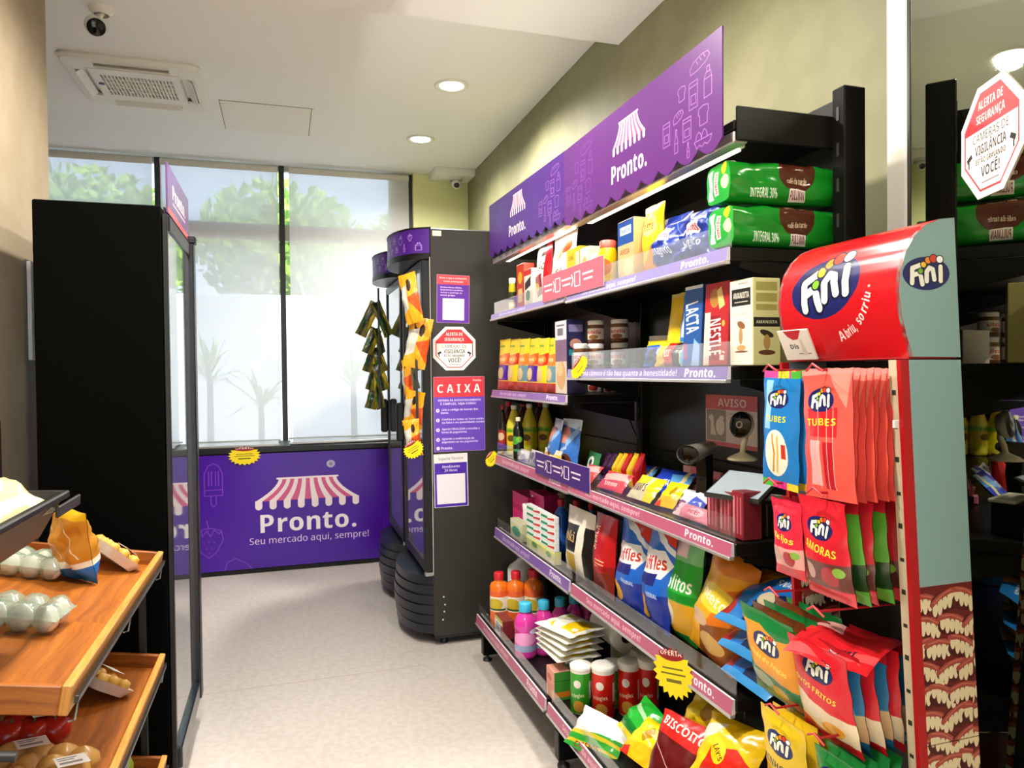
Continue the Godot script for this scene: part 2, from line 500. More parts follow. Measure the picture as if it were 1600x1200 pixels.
# ---------- camera and light ----------
func _ready():
	rng.seed = 7
	noise.seed = 11
	noise.frequency = 0.05
	var cam := Camera3D.new()
	cam.name = "camera"
	cam.fov = rad_to_deg(2.0 * atan(600.0 / FOCAL))
	cam.position = EYE
	cam.basis = cam_basis
	cam.near = 0.02
	add_child(cam)
	cam.current = true
	var sky_m := ProceduralSkyMaterial.new()
	sky_m.sky_top_color = Color("9fc4ef")
	sky_m.sky_horizon_color = Color("e3edfb")
	sky_m.ground_bottom_color = Color("b9b8ae")
	sky_m.ground_horizon_color = Color("dfe5ee")
	sky_m.sky_energy_multiplier = 1.4
	sky_m.ground_energy_multiplier = 1.1
	var sky := Sky.new()
	sky.sky_material = sky_m
	var env := Environment.new()
	env.background_mode = Environment.BG_SKY
	env.sky = sky
	env.tonemap_mode = Environment.TONE_MAPPER_LINEAR
	env.tonemap_exposure = 1.7
	env.sdfgi_enabled = true
	env.ssao_enabled = true
	env.ssil_enabled = true
	var we := WorldEnvironment.new()
	we.name = "environment"
	we.environment = env
	add_child(we)
	var sun := DirectionalLight3D.new()       # stands behind the building, on the garden outside the window
	sun.name = "sun"
	sun.rotation_degrees = Vector3(-48, 24, 0)
	sun.light_energy = 4.5
	sun.light_color = Color("fff3dd")
	sun.light_angular_distance = 0.6
	sun.shadow_enabled = true
	add_child(sun)
	for f in [["sans", 400, "Droid Sans"], ["bold", 700, "Droid Sans"], ["serif", 700, "Droid Serif"]]:
		var fo := SystemFont.new()
		fo.font_names = [f[2]]
		fo.font_weight = f[1]
		set(f[0], fo)
	setting()
	ceiling_things()
	outside()
	draw_signs()
	shelving()
	coolers()
	freezer()
	tower()
	glass_door()
	produce_rack()
	draw_packs()
	shelf_one()
	shelf_two()
	shelf_three()
	shelf_four()
	shelf_five()
	hanging_sweets()
	print("placed ", get_child_count())

# ---------- the room ----------
func setting():
	var floor_m = grainy("d0c7be", "c7beb4", 3.0, 0.42, 3)
	var olive = grainy("908e6b", "898764", 0.7, 0.62, 4)
	var green = mat("ecefb0", 0.7)
	var beige = grainy("9c8d74", "96866d", 0.6, 0.7, 5)
	var white = mat("f6f4ef", 0.85)
	struct("floor", box(Vector3(-2.45, -0.1, -5.95), Vector3(3.2, 0, 2.15), 0.0), floor_m)
	var seam = struct("trim_1", box(Vector3(-0.8, 0.0, -3.342), Vector3(0.62, 0.0006, -3.339), 0.0), mat("b8aa9c", 0.7))
	seam.set_meta("label", "thin joint across the pale floor")
	struct("wall_right", box(Vector3(1.47, 0, -5.95), Vector3(1.62, 3.1, -1.44), 0.001), olive)
	struct("wall_right_near", box(Vector3(1.47, 0, -0.3), Vector3(1.62, 3.1, 2.0), 0.001), olive)
	struct("wall_right_lintel", box(Vector3(1.47, 2.45, -1.44), Vector3(1.62, 3.1, -0.3), 0.001), olive)
	struct("wall_left", box(Vector3(-0.95, 0, -3.02), Vector3(-0.8, 3.1, 2.0), 0.004), beige)
	struct("wall_left_return", box(Vector3(-2.3, 0, -3.02), Vector3(-0.95, 3.1, -2.87), 0.001), beige)
	struct("wall_left_far", box(Vector3(-2.45, 0, -5.95), Vector3(-2.3, 3.1, -2.87), 0.001), beige)
	struct("wall_back_right", box(Vector3(1.016, 0, -5.95), Vector3(1.47, 3.1, -5.8), 0.001), green)
	struct("wall_back_left", box(Vector3(-2.3, 0, -5.95), Vector3(-1.86, 3.1, -5.8), 0.001), beige)
	struct("wall_back_sill", box(Vector3(-1.86, 0, -5.95), Vector3(1.016, 0.8, -5.8), 0.001), beige)
	# added shop front behind the camera, glazed above its plinth to let daylight in
	struct("wall_front", box(Vector3(1.35, 0, 2.0), Vector3(3.2, 3.1, 2.15), 0.001), beige)
	struct("wall_front_lintel", box(Vector3(-0.95, 2.7, 2.0), Vector3(1.35, 3.1, 2.15), 0.001), beige)
	struct("wall_front_plinth", box(Vector3(-0.95, 0, 2.0), Vector3(1.35, 0.12, 2.15), 0.001), beige)
	var front := Node3D.new()
	front.name = "added_window_2"
	front.set_meta("kind", "structure")
	add_child(front)
	for x in [-0.93, 0.2, 1.33]: obj("mullion", box(Vector3(x - 0.02, 0.12, 2.04), Vector3(x + 0.02, 2.7, 2.1), 0.002), mat("1d1f1e", 0.45), front)
	for x in [-0.91, 0.22]: obj("pane", box(Vector3(x, 0.12, 2.066), Vector3(x + 1.09, 2.7, 2.074), 0.0), clear("eef6f2", 0.08), front)
	struct("street_ground", box(Vector3(-9, -0.12, 2.16), Vector3(9, -0.02, 12), 0.0), mat("b9b6ae", 0.9))
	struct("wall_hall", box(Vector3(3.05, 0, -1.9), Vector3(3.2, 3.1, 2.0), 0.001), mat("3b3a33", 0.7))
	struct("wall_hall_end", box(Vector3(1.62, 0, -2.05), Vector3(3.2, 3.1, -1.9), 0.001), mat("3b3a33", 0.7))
	struct("ceiling", box(Vector3(-2.45, 2.97, -5.95), Vector3(1.62, 3.1, -2.98), 0.001), white)
	struct("ceiling_soffit", box(Vector3(-0.95, 2.845, -3.0), Vector3(3.2, 3.1, 2.15), 0.004), white)
	struct("trim_2", box(Vector3(1.15, 2.925, -5.8), Vector3(1.47, 2.97, -5.55), 0.002), white).set_meta("label", "small white ceiling bulkhead in the back corner")
	struct("trim_3", box(Vector3(1.438, 0, -1.442), Vector3(1.475, 2.84, -1.36), 0.003), mat("e8e1d2", 0.5)).set_meta("label", "white door jamb at the end of the olive wall")
	# ----- window: mullions, transom, panes
	var win := Node3D.new()
	win.name = "window_1"
	win.set_meta("kind", "structure")
	add_child(win)
	var steel = mat("1d1f1e", 0.45)
	var alu = mat("b9b4a2", 0.5)
	for x in [-1.85, -0.857, 0.008, 1.005]:
		obj("mullion", box(Vector3(x - 0.02, 0.8, -5.9), Vector3(x + 0.02, 2.97, -5.84), 0.002), steel, win)
	var bays = [[-1.83, -0.877], [-0.837, -0.012], [0.028, 0.985]]
	for b in bays:
		obj("transom", box(Vector3(b[0], 2.40, -5.9), Vector3(b[1], 2.52, -5.85), 0.002), alu, win)
		obj("sill_rail", box(Vector3(b[0], 0.8, -5.9), Vector3(b[1], 0.85, -5.84), 0.002), alu, win)
		obj("head_rail", box(Vector3(b[0], 2.93, -5.9), Vector3(b[1], 2.97, -5.85), 0.002), alu, win)
		obj("pane", box(Vector3(b[0], 2.52, -5.88), Vector3(b[1], 2.93, -5.872), 0.0), clear("eef6f2", 0.08), win)
		obj("pane", box(Vector3(b[0], 0.85, -5.88), Vector3(b[1], 2.40, -5.872), 0.0), clear("eef6f2", 0.08), win)
	obj("side_rail", box(Vector3(0.83, 0.85, -5.895), Vector3(0.985, 2.93, -5.85), 0.002), alu, win)
	struct("window_sill", box(Vector3(-1.86, 0.8, -5.84), Vector3(1.016, 0.835, -5.735), 0.003), mat("cfccc4", 0.5))
	# ----- roller blinds of pale screen cloth
	var cloth := StandardMaterial3D.new()
	cloth.albedo_color = Color(0.93, 0.93, 0.93, 0.6)
	cloth.transparency = BaseMaterial3D.TRANSPARENCY_ALPHA
	cloth.backlight_enabled = true
	cloth.backlight = Color(0.7, 0.7, 0.7)
	cloth.roughness = 0.9
	var names = ["pale roller blind in the window bay above the tall black cooler", "pale roller blind drawn over the middle window bay", "pale roller blind in the window bay beside the green wall"]
	var ends = [[-1.82, -0.885], [-0.832, -0.02], [0.062, 0.98]]
	for i in 3:
		var t = thing("roller_blind", names[i], "blind", Vector3((ends[i][0] + ends[i][1]) / 2, 0.86, -5.80), 0, "roller blinds at the window")
		var w = ends[i][1] - ends[i][0]
		obj("cloth", box(Vector3(-w / 2, 0.0, -0.0006), Vector3(w / 2, 2.05, 0.0006), 0.0), cloth, t)
		obj("roller_tube", wire([Vector3(-w / 2, 2.068, 0), Vector3(w / 2, 2.068, 0)], 0.024, 12), mat("dcd8cc", 0.6), t)
		obj("bottom_bar", box(Vector3(-w / 2, -0.02, -0.006), Vector3(w / 2, 0.003, 0.006), 0.002), mat("cfd3d6", 0.4), t)
	# ----- white framed notice on the left wall
	var n = thing("wall_notice", "thin white framed board on the beige wall behind the black cooler", "notice", Vector3(-0.8, 1.42, -2.84))
	obj("frame", box(Vector3(0.0, 0, -0.11), Vector3(0.005, 0.335, 0.11), 0.001), mat("55565c", 0.5), n)
	obj("sheet", box(Vector3(0.005, 0.006, -0.106), Vector3(0.018, 0.329, 0.106), 0.002), mat("f2f4f8", 0.6), n)

func ceiling_things():
	var wh = mat("ece8dd", 0.5)
	# downlights: two in the far ceiling, the rest in the lower ceiling over the shop
	var spots = [[0.92, 2.97, -3.97, "round recessed downlight in the far ceiling above the first tall purple-topped cooler"], [0.92, 2.97, -4.93, "round recessed downlight in the far ceiling nearest the green back wall"], [0.78, 2.845, -2.05, "round recessed downlight in the lower ceiling above the purple header sign"], [0.0, 2.845, -2.3, "round recessed downlight in the lower ceiling over the aisle floor"], [-0.1, 2.845, -0.9, "round recessed downlight in the lower ceiling over the produce rack end"]]
	for p in spots:
		var t = thing("downlight", p[3], "light", Vector3(p[0], p[1], p[2]), 0, "recessed downlights")
		obj("ring", lathe([[0.068, -0.002], [0.082, -0.009], [0.094, -0.006], [0.097, 0.0], [0.066, -0.0005]], 28), wh, t)
		obj("lamp_lens", lathe([[0.0005, -0.004], [0.066, -0.0035], [0.068, -0.001]], 24), glow("fff8ec", 4.0), t)
		var l := SpotLight3D.new()
		l.name = "lamp_light"
		l.light_energy = (3.3 if p[2] > -4.5 else 1.6) if p[2] < -3.0 else (1.25 if p[0] > 0.5 else 3.2)
		l.light_color = Color("fff9f0")
		l.spot_angle = 80
		l.spot_angle_attenuation = 0.6
		l.spot_range = 12
		l.spot_attenuation = 2.0
		l.light_size = 0.065
		l.shadow_enabled = true
		l.position = Vector3(0, -0.016, 0)
		l.rotation_degrees = Vector3(-90, 0, 0)
		t.add_child(l)
	# ceiling cassette of the air conditioner
	var a = thing("air_conditioner", "white square ceiling cassette air conditioner with slotted grille", "air conditioner", Vector3(-0.715, 2.97, -4.38))
	var s = st()
	var prof = [[0.325, 0.0], [0.33, -0.012], [0.318, -0.028], [0.29, -0.032]]
	s.set_smooth_group(-1)
	for j in 3:
		var c = [[], []]
		for e in 2:
			var r = prof[j + e]
			for q in rrect(r[0] * 2, r[0] * 2, 0.05): c[e].append(Vector3(q.x, r[1], q.y - r[0]))
		for i in c[0].size():
			var k = (i + 1) % c[0].size()
			quad(s, c[0][k], c[0][i], c[1][i], c[1][k])
	obj("panel_rim", done(s), wh, a)
	# middle of the panel: a frame round the open intake, bars across it, the filter cloth behind
	for q in [[-0.214, 0.214, -0.214, -0.14], [-0.214, 0.214, 0.14, 0.214], [-0.214, -0.176, -0.14, 0.14], [0.176, 0.214, -0.14, 0.14]]:
		obj("panel", box(Vector3(q[0], -0.036, q[2]), Vector3(q[1], -0.02, q[3]), 0.002), wh, a)
	obj("filter", box(Vector3(-0.2, -0.006, -0.16), Vector3(0.2, -0.002, 0.16), 0.0), mat("cfccc2", 0.9), a)
	for i in 21: obj("grille_bar", box(Vector3(-0.1784 + i * 0.0175, -0.035, -0.141), Vector3(-0.1716 + i * 0.0175, -0.02, 0.141), 0.001), wh, a)
	for j in 4: obj("grille_bar", box(Vector3(-0.177, -0.034, -0.09 + j * 0.056), Vector3(0.177, -0.02, -0.08 + j * 0.056), 0.001), wh, a)
	for k in 4:
		# an open slot in the panel: corner, end pieces and outer strip around it, a grey duct above, a swung-down louvre
		for q in [[-0.292, -0.175, 0.214, 0.292], [0.175, 0.214, 0.214, 0.292], [-0.175, 0.175, 0.276, 0.292]]:
			obj("panel_piece", box(Vector3(q[0], -0.032, q[2]), Vector3(q[1], -0.02, q[3]), 0.001), wh, a).rotation.y = k * PI / 2
		obj("duct_wall", box(Vector3(-0.175, -0.022, 0.21), Vector3(0.175, -0.001, 0.216), 0.0), wh, a).rotation.y = k * PI / 2
		obj("duct_wall", box(Vector3(-0.175, -0.022, 0.274), Vector3(0.175, -0.001, 0.28), 0.0), wh, a).rotation.y = k * PI / 2
		obj("duct_top", box(Vector3(-0.175, -0.0035, 0.214), Vector3(0.175, -0.001, 0.276), 0.0), wh, a).rotation.y = k * PI / 2
		var f = obj("louvre", box(Vector3(-0.172, -0.004, -0.022), Vector3(0.172, 0.0, 0.022), 0.001), wh, a)
		f.transform = Transform3D(Basis(Vector3.UP, k * PI / 2), Vector3.ZERO) * Transform3D(Basis(Vector3.RIGHT, deg_to_rad(38)), Vector3(0, -0.032, 0.258))
	obj("badge", lathe([[0.0005, -0.0415], [0.014, -0.041], [0.015, -0.038]], 16), mat("4a5a86", 0.4), a).position = Vector3(-0.185, 0, 0.02)
	# access hatch: a flush lid in a thin gap
	var h = thing("ceiling_hatch", "square flush white access hatch in the ceiling", "hatch", Vector3(-0.073, 2.97, -4.8))
	obj("gap", box(Vector3(-0.262, -0.0012, -0.262), Vector3(0.262, -0.0002, 0.262), 0.0), mat("9a958a", 0.9), h)
	obj("lid", box(Vector3(-0.257, -0.004, -0.257), Vector3(0.257, -0.0011, 0.257), 0.001), mat("f4efe5", 0.8), h)
	obj("frame", box(Vector3(0.262, -0.005, -0.262), Vector3(0.276, -0.0002, 0.262), 0.001), mat("f4efe5", 0.8), h)
	# bullet camera on a ceiling foot
	var c1 = thing("security_camera", "small white bullet security camera with black face on the ceiling by the air conditioner", "camera", Vector3(-0.73, 2.97, -3.56))
	obj("foot", lathe([[0.03, -0.028], [0.048, -0.012], [0.052, 0.0]], 24), wh, c1)
	obj("arm", wire([Vector3(0, -0.02, 0), Vector3(-0.014, -0.055, 0.012)], 0.012, 10), wh, c1)
	var hd = obj("head", lathe([[0.0005, -0.055], [0.034, -0.05], [0.04, -0.02], [0.04, 0.03], [0.037, 0.038]], 24), wh, c1)
	hd.transform = Transform3D(Basis(Vector3.RIGHT, deg_to_rad(122)).rotated(Vector3.UP, deg_to_rad(20)), Vector3(-0.022, -0.085, 0.022))
	obj("lens_face", lathe([[0.036, 0.037], [0.032, 0.041], [0.0005, 0.042]], 24), mat("0a0a0a", 0.15), hd)
	# dome camera under the bulkhead
	var c2 = thing("dome_camera", "small white dome security camera under the bulkhead in the back corner", "camera", Vector3(1.345, 2.925, -5.68))
	obj("base", lathe([[0.05, -0.02], [0.055, -0.008], [0.055, 0.0]], 24), wh, c2)
	var ball = obj("eyeball", lathe([[0.0005, -0.042], [0.024, -0.036], [0.038, -0.016], [0.042, 0.004], [0.036, 0.024], [0.02, 0.036]], 24), wh, c2)
	ball.transform = Transform3D(Basis(Vector3.RIGHT, deg_to_rad(-60)).rotated(Vector3.UP, deg_to_rad(-12)), Vector3(0, -0.045, 0.005))
	obj("lens", lathe([[0.0005, -0.0475], [0.015, -0.046], [0.022, -0.039]], 20), mat("23231f", 0.15), ball)

# ---------- garden outside ----------
func outside():
	struct("garden_ground", box(Vector3(-9, -0.12, -16), Vector3(9, -0.02, -5.96), 0.0), mat("a9acb0", 0.9))
	struct("garden_wall", box(Vector3(-9, -0.02, -9.6), Vector3(9, 2.35, -9.4), 0.01), mat("98a2b2", 0.9))
	var lm := StandardMaterial3D.new()
	lm.albedo_color = Color("84a846")
	lm.backlight_enabled = true
	lm.backlight = Color("9cbc52")
	lm.roughness = 0.5
	var spots = [[-5.0, -11.3, 2.7], [-2.5, -11.5, 2.8], [0.0, -11.2, 2.7], [2.5, -11.5, 2.85], [5.0, -11.3, 2.7]]
	var kinds = ["tree outside behind the blind above the tall black cooler", "tree outside behind the mullion left of the middle blind", "tree outside seen above the middle and right blinds", "tree outside seen through the blind beside the green wall", "tree outside past the green wall end of the window"]
	for i in spots.size():
		var t = thing("garden_tree", "leafy green " + kinds[i], "tree", Vector3(spots[i][0], -0.02, spots[i][1]), 0, "garden trees beyond the wall")
		obj("trunk", lathe([[0.16, 0.0], [0.11, 0.6], [0.09, 2.0], [0.05, 2.8]], 10), mat("6a5a48", 0.9), t)
		var s = st()
		s.set_smooth_group(-1)
		for k in 2600:
			var d = Vector3(rng.randfn(), rng.randfn() * 0.8, rng.randfn()).normalized() * pow(rng.randf(), 0.4) * 1.2
			var c = Vector3(d.x * 1.0, spots[i][2] + 0.5 + d.y * 0.8, d.z * 0.8)
			var b = Basis.from_euler(Vector3(rng.randf_range(-1.2, 1.2), rng.randf() * TAU, rng.randf_range(-1, 1)))
			var l = rng.randf_range(0.12, 0.22)
			quad(s, c, c + b * Vector3(l * 0.35, l * 0.5, 0.01), c + b * Vector3(0, l * 1.1, 0), c + b * Vector3(-l * 0.35, l * 0.5, 0.01))
		var f = obj("foliage", done(s), lm, t)
		f.set_meta("kind", "stuff")
	# spiky plants close to the panes: faint shapes behind the blinds
	var ps = [[-0.62, -6.9, 1.35], [-0.2, -7.1, 1.1], [0.62, -6.85, 1.3], [1.15, -7.0, 1.5], [-1.75, -6.8, 1.25]]
	for p in ps:
		var t = thing("spiky_plant", "spiky leaved garden plant outside behind the lower blinds", "plant", Vector3(p[0], -0.02, p[1]), 0, "spiky plants outside the window")
		obj("stem", lathe([[0.04, 0.0], [0.03, p[2] * 0.6], [0.025, p[2]]], 8), mat("7a6a50", 0.9), t)
		for k in 26:
			var a = k * 2.399
			var e = rng.randf_range(0.1, 1.25)
			var dir = Vector3(cos(a) * cos(e), sin(e), sin(a) * cos(e))
			var side = Vector3(-sin(a), 0, cos(a)) * 0.018
			var s = st()
			s.set_smooth_group(1)
			var l = rng.randf_range(0.35, 0.55)
			var o = Vector3(0, p[2] - 0.04 + 0.003 * k, 0)
			var m1 = o + dir * l * 0.55
			var m2 = o + dir * l + Vector3(0, -0.12 * cos(e), 0)
			quad(s, o - side * 0.6, o + side * 0.6, m1 + side, m1 - side)
			quad(s, m1 - side, m1 + side, m2 + side * 0.1, m2 - side * 0.1)
			obj("leaf", done(s), lm, t)

# ---------- signs and large printed sheets ----------
func draw_signs():
	var P = "57209a"
	var L = "8f5fc4"
	draw("freezer", 1024, 512, "47079c", [
		["d", "cone", 0.09, 0.0, 0.14, 0.24, "7d3fc0", 0.008], ["d", "lolly", 0.2, 0.06, 0.13, 0.38, "7d3fc0", 0.008], ["d", "apple", 0.06, 0.22, 0.16, 0.4, "7d3fc0", 0.008], ["d", "berry", 0.18, 0.54, 0.13, 0.34, "7d3fc0", 0.008], ["d", "slice", 0.06, 0.74, 0.14, 0.28, "7d3fc0", 0.008],
		["l", "7d3fc0", 0.008, 0.3, 1.0, 0.31, 0.93, 0.34, 0.9, 0.38, 0.95, 0.4, 1.0], ["d", "carton", 0.86, -0.1, 0.1, 0.26, "5f22a2", 0.006], ["d", "bottle", 0.88, 0.62, 0.08, 0.4, "5f22a2", 0.006],
		["e", 0.705, 0.115, 0.017, 0.034, "b8b2c8"], ["e", 0.705, 0.115, 0.008, 0.016, "8b86a0"],
		["a", 0.615, 0.36, 0.4, 0.27], ["t", "Pronto.", 0.618, 0.62, 0.155, "fbf3f1", 0.37], ["t", "Seu mercado aqui, sempre!", 0.622, 0.765, 0.058, "efdff2", 0.46, 0, 1]])
	var dd = []
	for q in [["loaf", 0.86, 0.08, 0.09, 0.16], ["carton", 0.91, 0.24, 0.06, 0.26], ["toast", 0.8, 0.26, 0.045, 0.14], ["sack", 0.85, 0.28, 0.055, 0.26], ["sack", 0.72, 0.5, 0.05, 0.24], ["loaf", 0.78, 0.45, 0.05, 0.13], ["bottle", 0.775, 0.62, 0.04, 0.22], ["sack", 0.82, 0.57, 0.055, 0.22], ["toast", 0.895, 0.55, 0.055, 0.18], ["eggs", 0.88, 0.74, 0.08, 0.18], ["bottle", 0.84, 0.8, 0.025, 0.14]]:
		dd.append(["d", q[0], q[1], q[2], q[3], q[4], "a36bb4", 0.008])
		dd.append(["d", q[0], q[1] - 0.7, q[2], q[3], q[4], "7b49a6", 0.007])
	draw("header", 768, 256, "591b70", dd + [["a", 0.52, 0.34, 0.21, 0.34], ["t", "Pronto.", 0.52, 0.7, 0.19, "fbeff2", 0.23]])
	draw("header_far", 768, 256, "4b1d7c", dd + [["a", 0.45, 0.3, 0.21, 0.36], ["t", "Pronto.", 0.44, 0.7, 0.19, "fbeff2", 0.23]])
	var cc = []
	for i in 9:
		var k = ["lolly", "loaf", "carton", "toast", "bottle", "sack", "eggs", "apple", "berry"][i]
		cc.append(["d", k, 0.04 + i * 0.105, 0.12 + 0.08 * (i % 2), 0.05, 0.36, "a882cf", 0.02])
		cc.append(["d", k, 0.09 + ((i * 4) % 9) * 0.105, 0.55 + 0.06 * (i % 2), 0.045, 0.32, "a882cf", 0.02])
	draw("cooler_top", 512, 128, "4d1d86", cc + [["a", 0.2, 0.34, 0.12, 0.42], ["t", "Pronto.", 0.2, 0.74, 0.2, "f5eaf5", 0.14]])
	draw("cooler_sign", 192, 96, "6d3f80", [["t", "Pronto.", 0.5, 0.45, 0.3, "fdf3ef", 0.6], ["r", 0.2, 0.66, 0.6, 0.05, "d9b9cf"], ["r", 0, 0.88, 1, 0.12, "d0505c"]])
	# stickers on the cooler side; the square codes are left blank
	draw("sticker_join", 192, 280, "5d249c", [["r", 0, 0, 1, 0.2, "e0454f"], ["t", "Baixe o App e acompanhe", 0.5, 0.065, 0.034, "fbe6e6", 0.84], ["t", "nossas promoções!", 0.5, 0.135, 0.034, "fbe6e6", 0.6], ["t", "Receba nossas ofertas,", 0.44, 0.26, 0.03, "f2e6ff", 0.66], ["t", "lançamentos e produtos.", 0.46, 0.315, 0.03, "f2e6ff", 0.7], ["t", "Acesse e participe do", 0.44, 0.37, 0.03, "f2e6ff", 0.66], ["t", "nosso grupo.", 0.34, 0.425, 0.03, "f2e6ff", 0.46], ["r", 0.18, 0.49, 0.66, 0.45, "efe9ee"], ["l", "d8a7c8", 0.012, 0, 0, 1, 0, 1, 1, 0, 1, 0, 0]])
	draw("sticker_alert", 320, 320, "f7efe9", [["p", "d32f38", 0.335, 0.06, 0.665, 0.06, 0.94, 0.335, 0.94, 0.665, 0.665, 0.94, 0.335, 0.94, 0.06, 0.665, 0.06, 0.335], ["p", "fbf1e9", 0.08, 0.385, 0.92, 0.385, 0.92, 0.66, 0.66, 0.92, 0.34, 0.92, 0.08, 0.66], ["t", "ALERTA DE", 0.5, 0.17, 0.075, "fbe7dd", 0.4], ["t", "SEGURANÇA", 0.5, 0.29, 0.075, "fbe7dd", 0.46], ["t", "CAMERAS DE", 0.5, 0.45, 0.078, "2a2422", 0.58, 0, 1], ["t", "VIGILÂNCIA", 0.5, 0.565, 0.082, "2a2422", 0.5], ["t", "ESTÃO GRAVANDO", 0.5, 0.665, 0.048, "2a2422", 0.48], ["t", "VOCÊ!", 0.5, 0.77, 0.088, "2a2422", 0.3], ["r", 0.36, 0.86, 0.28, 0.012, "8a7a74"], ["p", "2a2422", 0.1, 0.6, 0.18, 0.56, 0.2, 0.6, 0.12, 0.64], ["r", 0.13, 0.63, 0.02, 0.06, "2a2422"], ["p", "2a2422", 0.9, 0.6, 0.82, 0.56, 0.8, 0.6, 0.88, 0.64], ["r", 0.85, 0.63, 0.02, 0.06, "2a2422"]])
	var tx = [["r", 0, 0, 1, 0.27, "dd3844"], ["t", "Pronto.", 0.86, 0.05, 0.032, "fbe6e6", 0.18], ["t", "C", 0.13, 0.16, 0.11, "fdf1ee"], ["t", "A", 0.32, 0.16, 0.11, "fdf1ee"], ["t", "I", 0.49, 0.16, 0.11, "fdf1ee"], ["t", "X", 0.66, 0.16, 0.11, "fdf1ee"], ["t", "A", 0.85, 0.16, 0.11, "fdf1ee"], ["t", "SISTEMA DE AUTOATENDIMENTO", 0.5, 0.315, 0.026, "f1eaff", 0.84], ["t", "É SIMPLES, VEJA COMO:", 0.48, 0.362, 0.026, "f1eaff", 0.7]]
	var rows = [["Leia o código de barras dos", "itens."], ["Confira se todos os itens estão", "na lista e na quantidade correta."], ["Aperte FINALIZAR e escolha a", "forma de pagamento."], ["Aguarde a confirmação do", "pagamento no seu pagamento."]]
	for i in 4:
		var y = 0.44 + i * 0.13
		tx += [["e", 0.075, y + 0.01, 0.035, 0.025, "f1eaff"], ["t", str(i + 1), 0.075, y + 0.01, 0.03, "6a48b8"]]
		for k in 2: tx.append(["t", rows[i][k], 0.13 + 0.014 * rows[i][k].length(), y + k * 0.042, 0.026, "f1eaff", 0.0265 * rows[i][k].length()])
	draw("sticker_caixa", 288, 384, "6a45bd", tx + [["e", 0.075, 0.955, 0.035, 0.025, "f1eaff"], ["t", "Pronto.", 0.25, 0.955, 0.036, "f1eaff", 0.23], ["l", "c79ad0", 0.008, 0, 0, 1, 0, 1, 1, 0, 1, 0, 0]])
	draw("sticker_help", 192, 280, "efeae6", [["r", 0.02, 0.17, 0.96, 0.82, "4a22a6"], ["t", "Suporte Técnico", 0.5, 0.09, 0.05, "9a9298", 0.72], ["t", "Atendimento", 0.5, 0.24, 0.05, "e9def8", 0.52], ["t", "24 Horas", 0.5, 0.31, 0.05, "e9def8", 0.38], ["r", 0.08, 0.38, 0.84, 0.56, "efe9ee"]])
	draw("poster_aviso", 256, 256, "efe6e2", [["r", 0, 0, 1, 0.28, "df7580"], ["t", "AVISO", 0.53, 0.15, 0.15, "fdeeee", 0.55], ["r", 0.02, 0.29, 0.4, 0.62, "a8a29e"], ["r", 0, 0.92, 1, 0.08, "df7580"], ["p", "f1ece6", 0.06, 0.45, 0.12, 0.38, 0.17, 0.45, 0.17, 0.6, 0.22, 0.8, 0.1, 0.8, 0.11, 0.55], ["e", 0.3, 0.62, 0.09, 0.17, "f1ece6"], ["e", 0.33, 0.45, 0.045, 0.05, "f1ece6"], ["t", "PERSONAS, LEVE", 0.71, 0.36, 0.03, "b5aaa6", 0.46], ["t", "SOMENTE O QUE", 0.71, 0.43, 0.03, "b5aaa6", 0.44], ["t", "PAGOU", 0.66, 0.5, 0.03, "b5aaa6", 0.3]])
	for s in [["strip_mauve", "8d83b6", "d6d0ea"], ["strip_rose", "b25a76", "e3b4c2"], ["strip_purple", "7a5aa0", "d3b8de"]]:
		draw(s[0], 512, 24, s[1], [["t", "Seu mercado aqui, sempre!", 0.34, 0.5, 0.5, s[2], 0.4], ["t", "Pronto.", 0.86, 0.5, 0.62, "f4eef8", 0.13]])
	draw("strip_honest", 512, 24, "837aa8", [["t", "Nenhuma câmera é tão boa quanto a honestidade!", 0.41, 0.5, 0.55, "d3cde6", 0.72], ["t", "Pronto.", 0.88, 0.5, 0.7, "f4eef8", 0.14]])
	for s in [["notice_red", "cf5e70"], ["notice_purple", "3f2670"]]:
		var o = []
		for x in [0.03, 0.36, 0.7]:
			o += [["r", x, 0.36, 0.16, 0.07, "efd9de"], ["r", x + 0.02, 0.56, 0.13, 0.07, "efd9de"]]
		o += [["l", "efd9de", 0.04, 0.21, 0.3, 0.235, 0.5, 0.21, 0.7], ["l", "efd9de", 0.04, 0.25, 0.25, 0.33, 0.25, 0.33, 0.75, 0.25, 0.75, 0.25, 0.25], ["l", "efd9de", 0.05, 0.53, 0.3, 0.555, 0.5, 0.53, 0.7], ["l", "efd9de", 0.04, 0.58, 0.25, 0.66, 0.25, 0.66, 0.75, 0.58, 0.75, 0.58, 0.25]]
		draw(s[0], 384, 128, s[1], o)
	draw("tag_offer", 128, 128, "f6d90f", [["e", 0.5, 0.12, 0.34, 0.15, "8e1418"], ["t", "OFERTA", 0.5, 0.12, 0.1, "f4e9d8", 0.52], ["r", 0.25, 0.4, 0.5, 0.03, "6b6414"], ["r", 0.2, 0.5, 0.6, 0.03, "6b6414"], ["r", 0.32, 0.62, 0.36, 0.06, "6b6414"]])
	# the sweets tower
	draw("tower_head", 512, 512, "c8141c", [["f", 0.42, 0.57, 0.29, -9], ["t", "A", 0.53, 0.87, 0.055, "fbe9e4", 0.05, -18], ["t", "briu,", 0.61, 0.84, 0.055, "fbe9e4", 0.1, -26], ["t", "so", 0.70, 0.78, 0.055, "fbe9e4", 0.06, -42], ["t", "rr", 0.745, 0.725, 0.055, "fbe9e4", 0.05, -56], ["t", "iu", 0.77, 0.67, 0.055, "fbe9e4", 0.05, -72], ["e", 0.785, 0.61, 0.008, 0.008, "fbe9e4"]])
	draw("tower_badge", 192, 384, "87a9a6", [["f", 0.42, 0.41, 0.36, -3]])
	var te = []
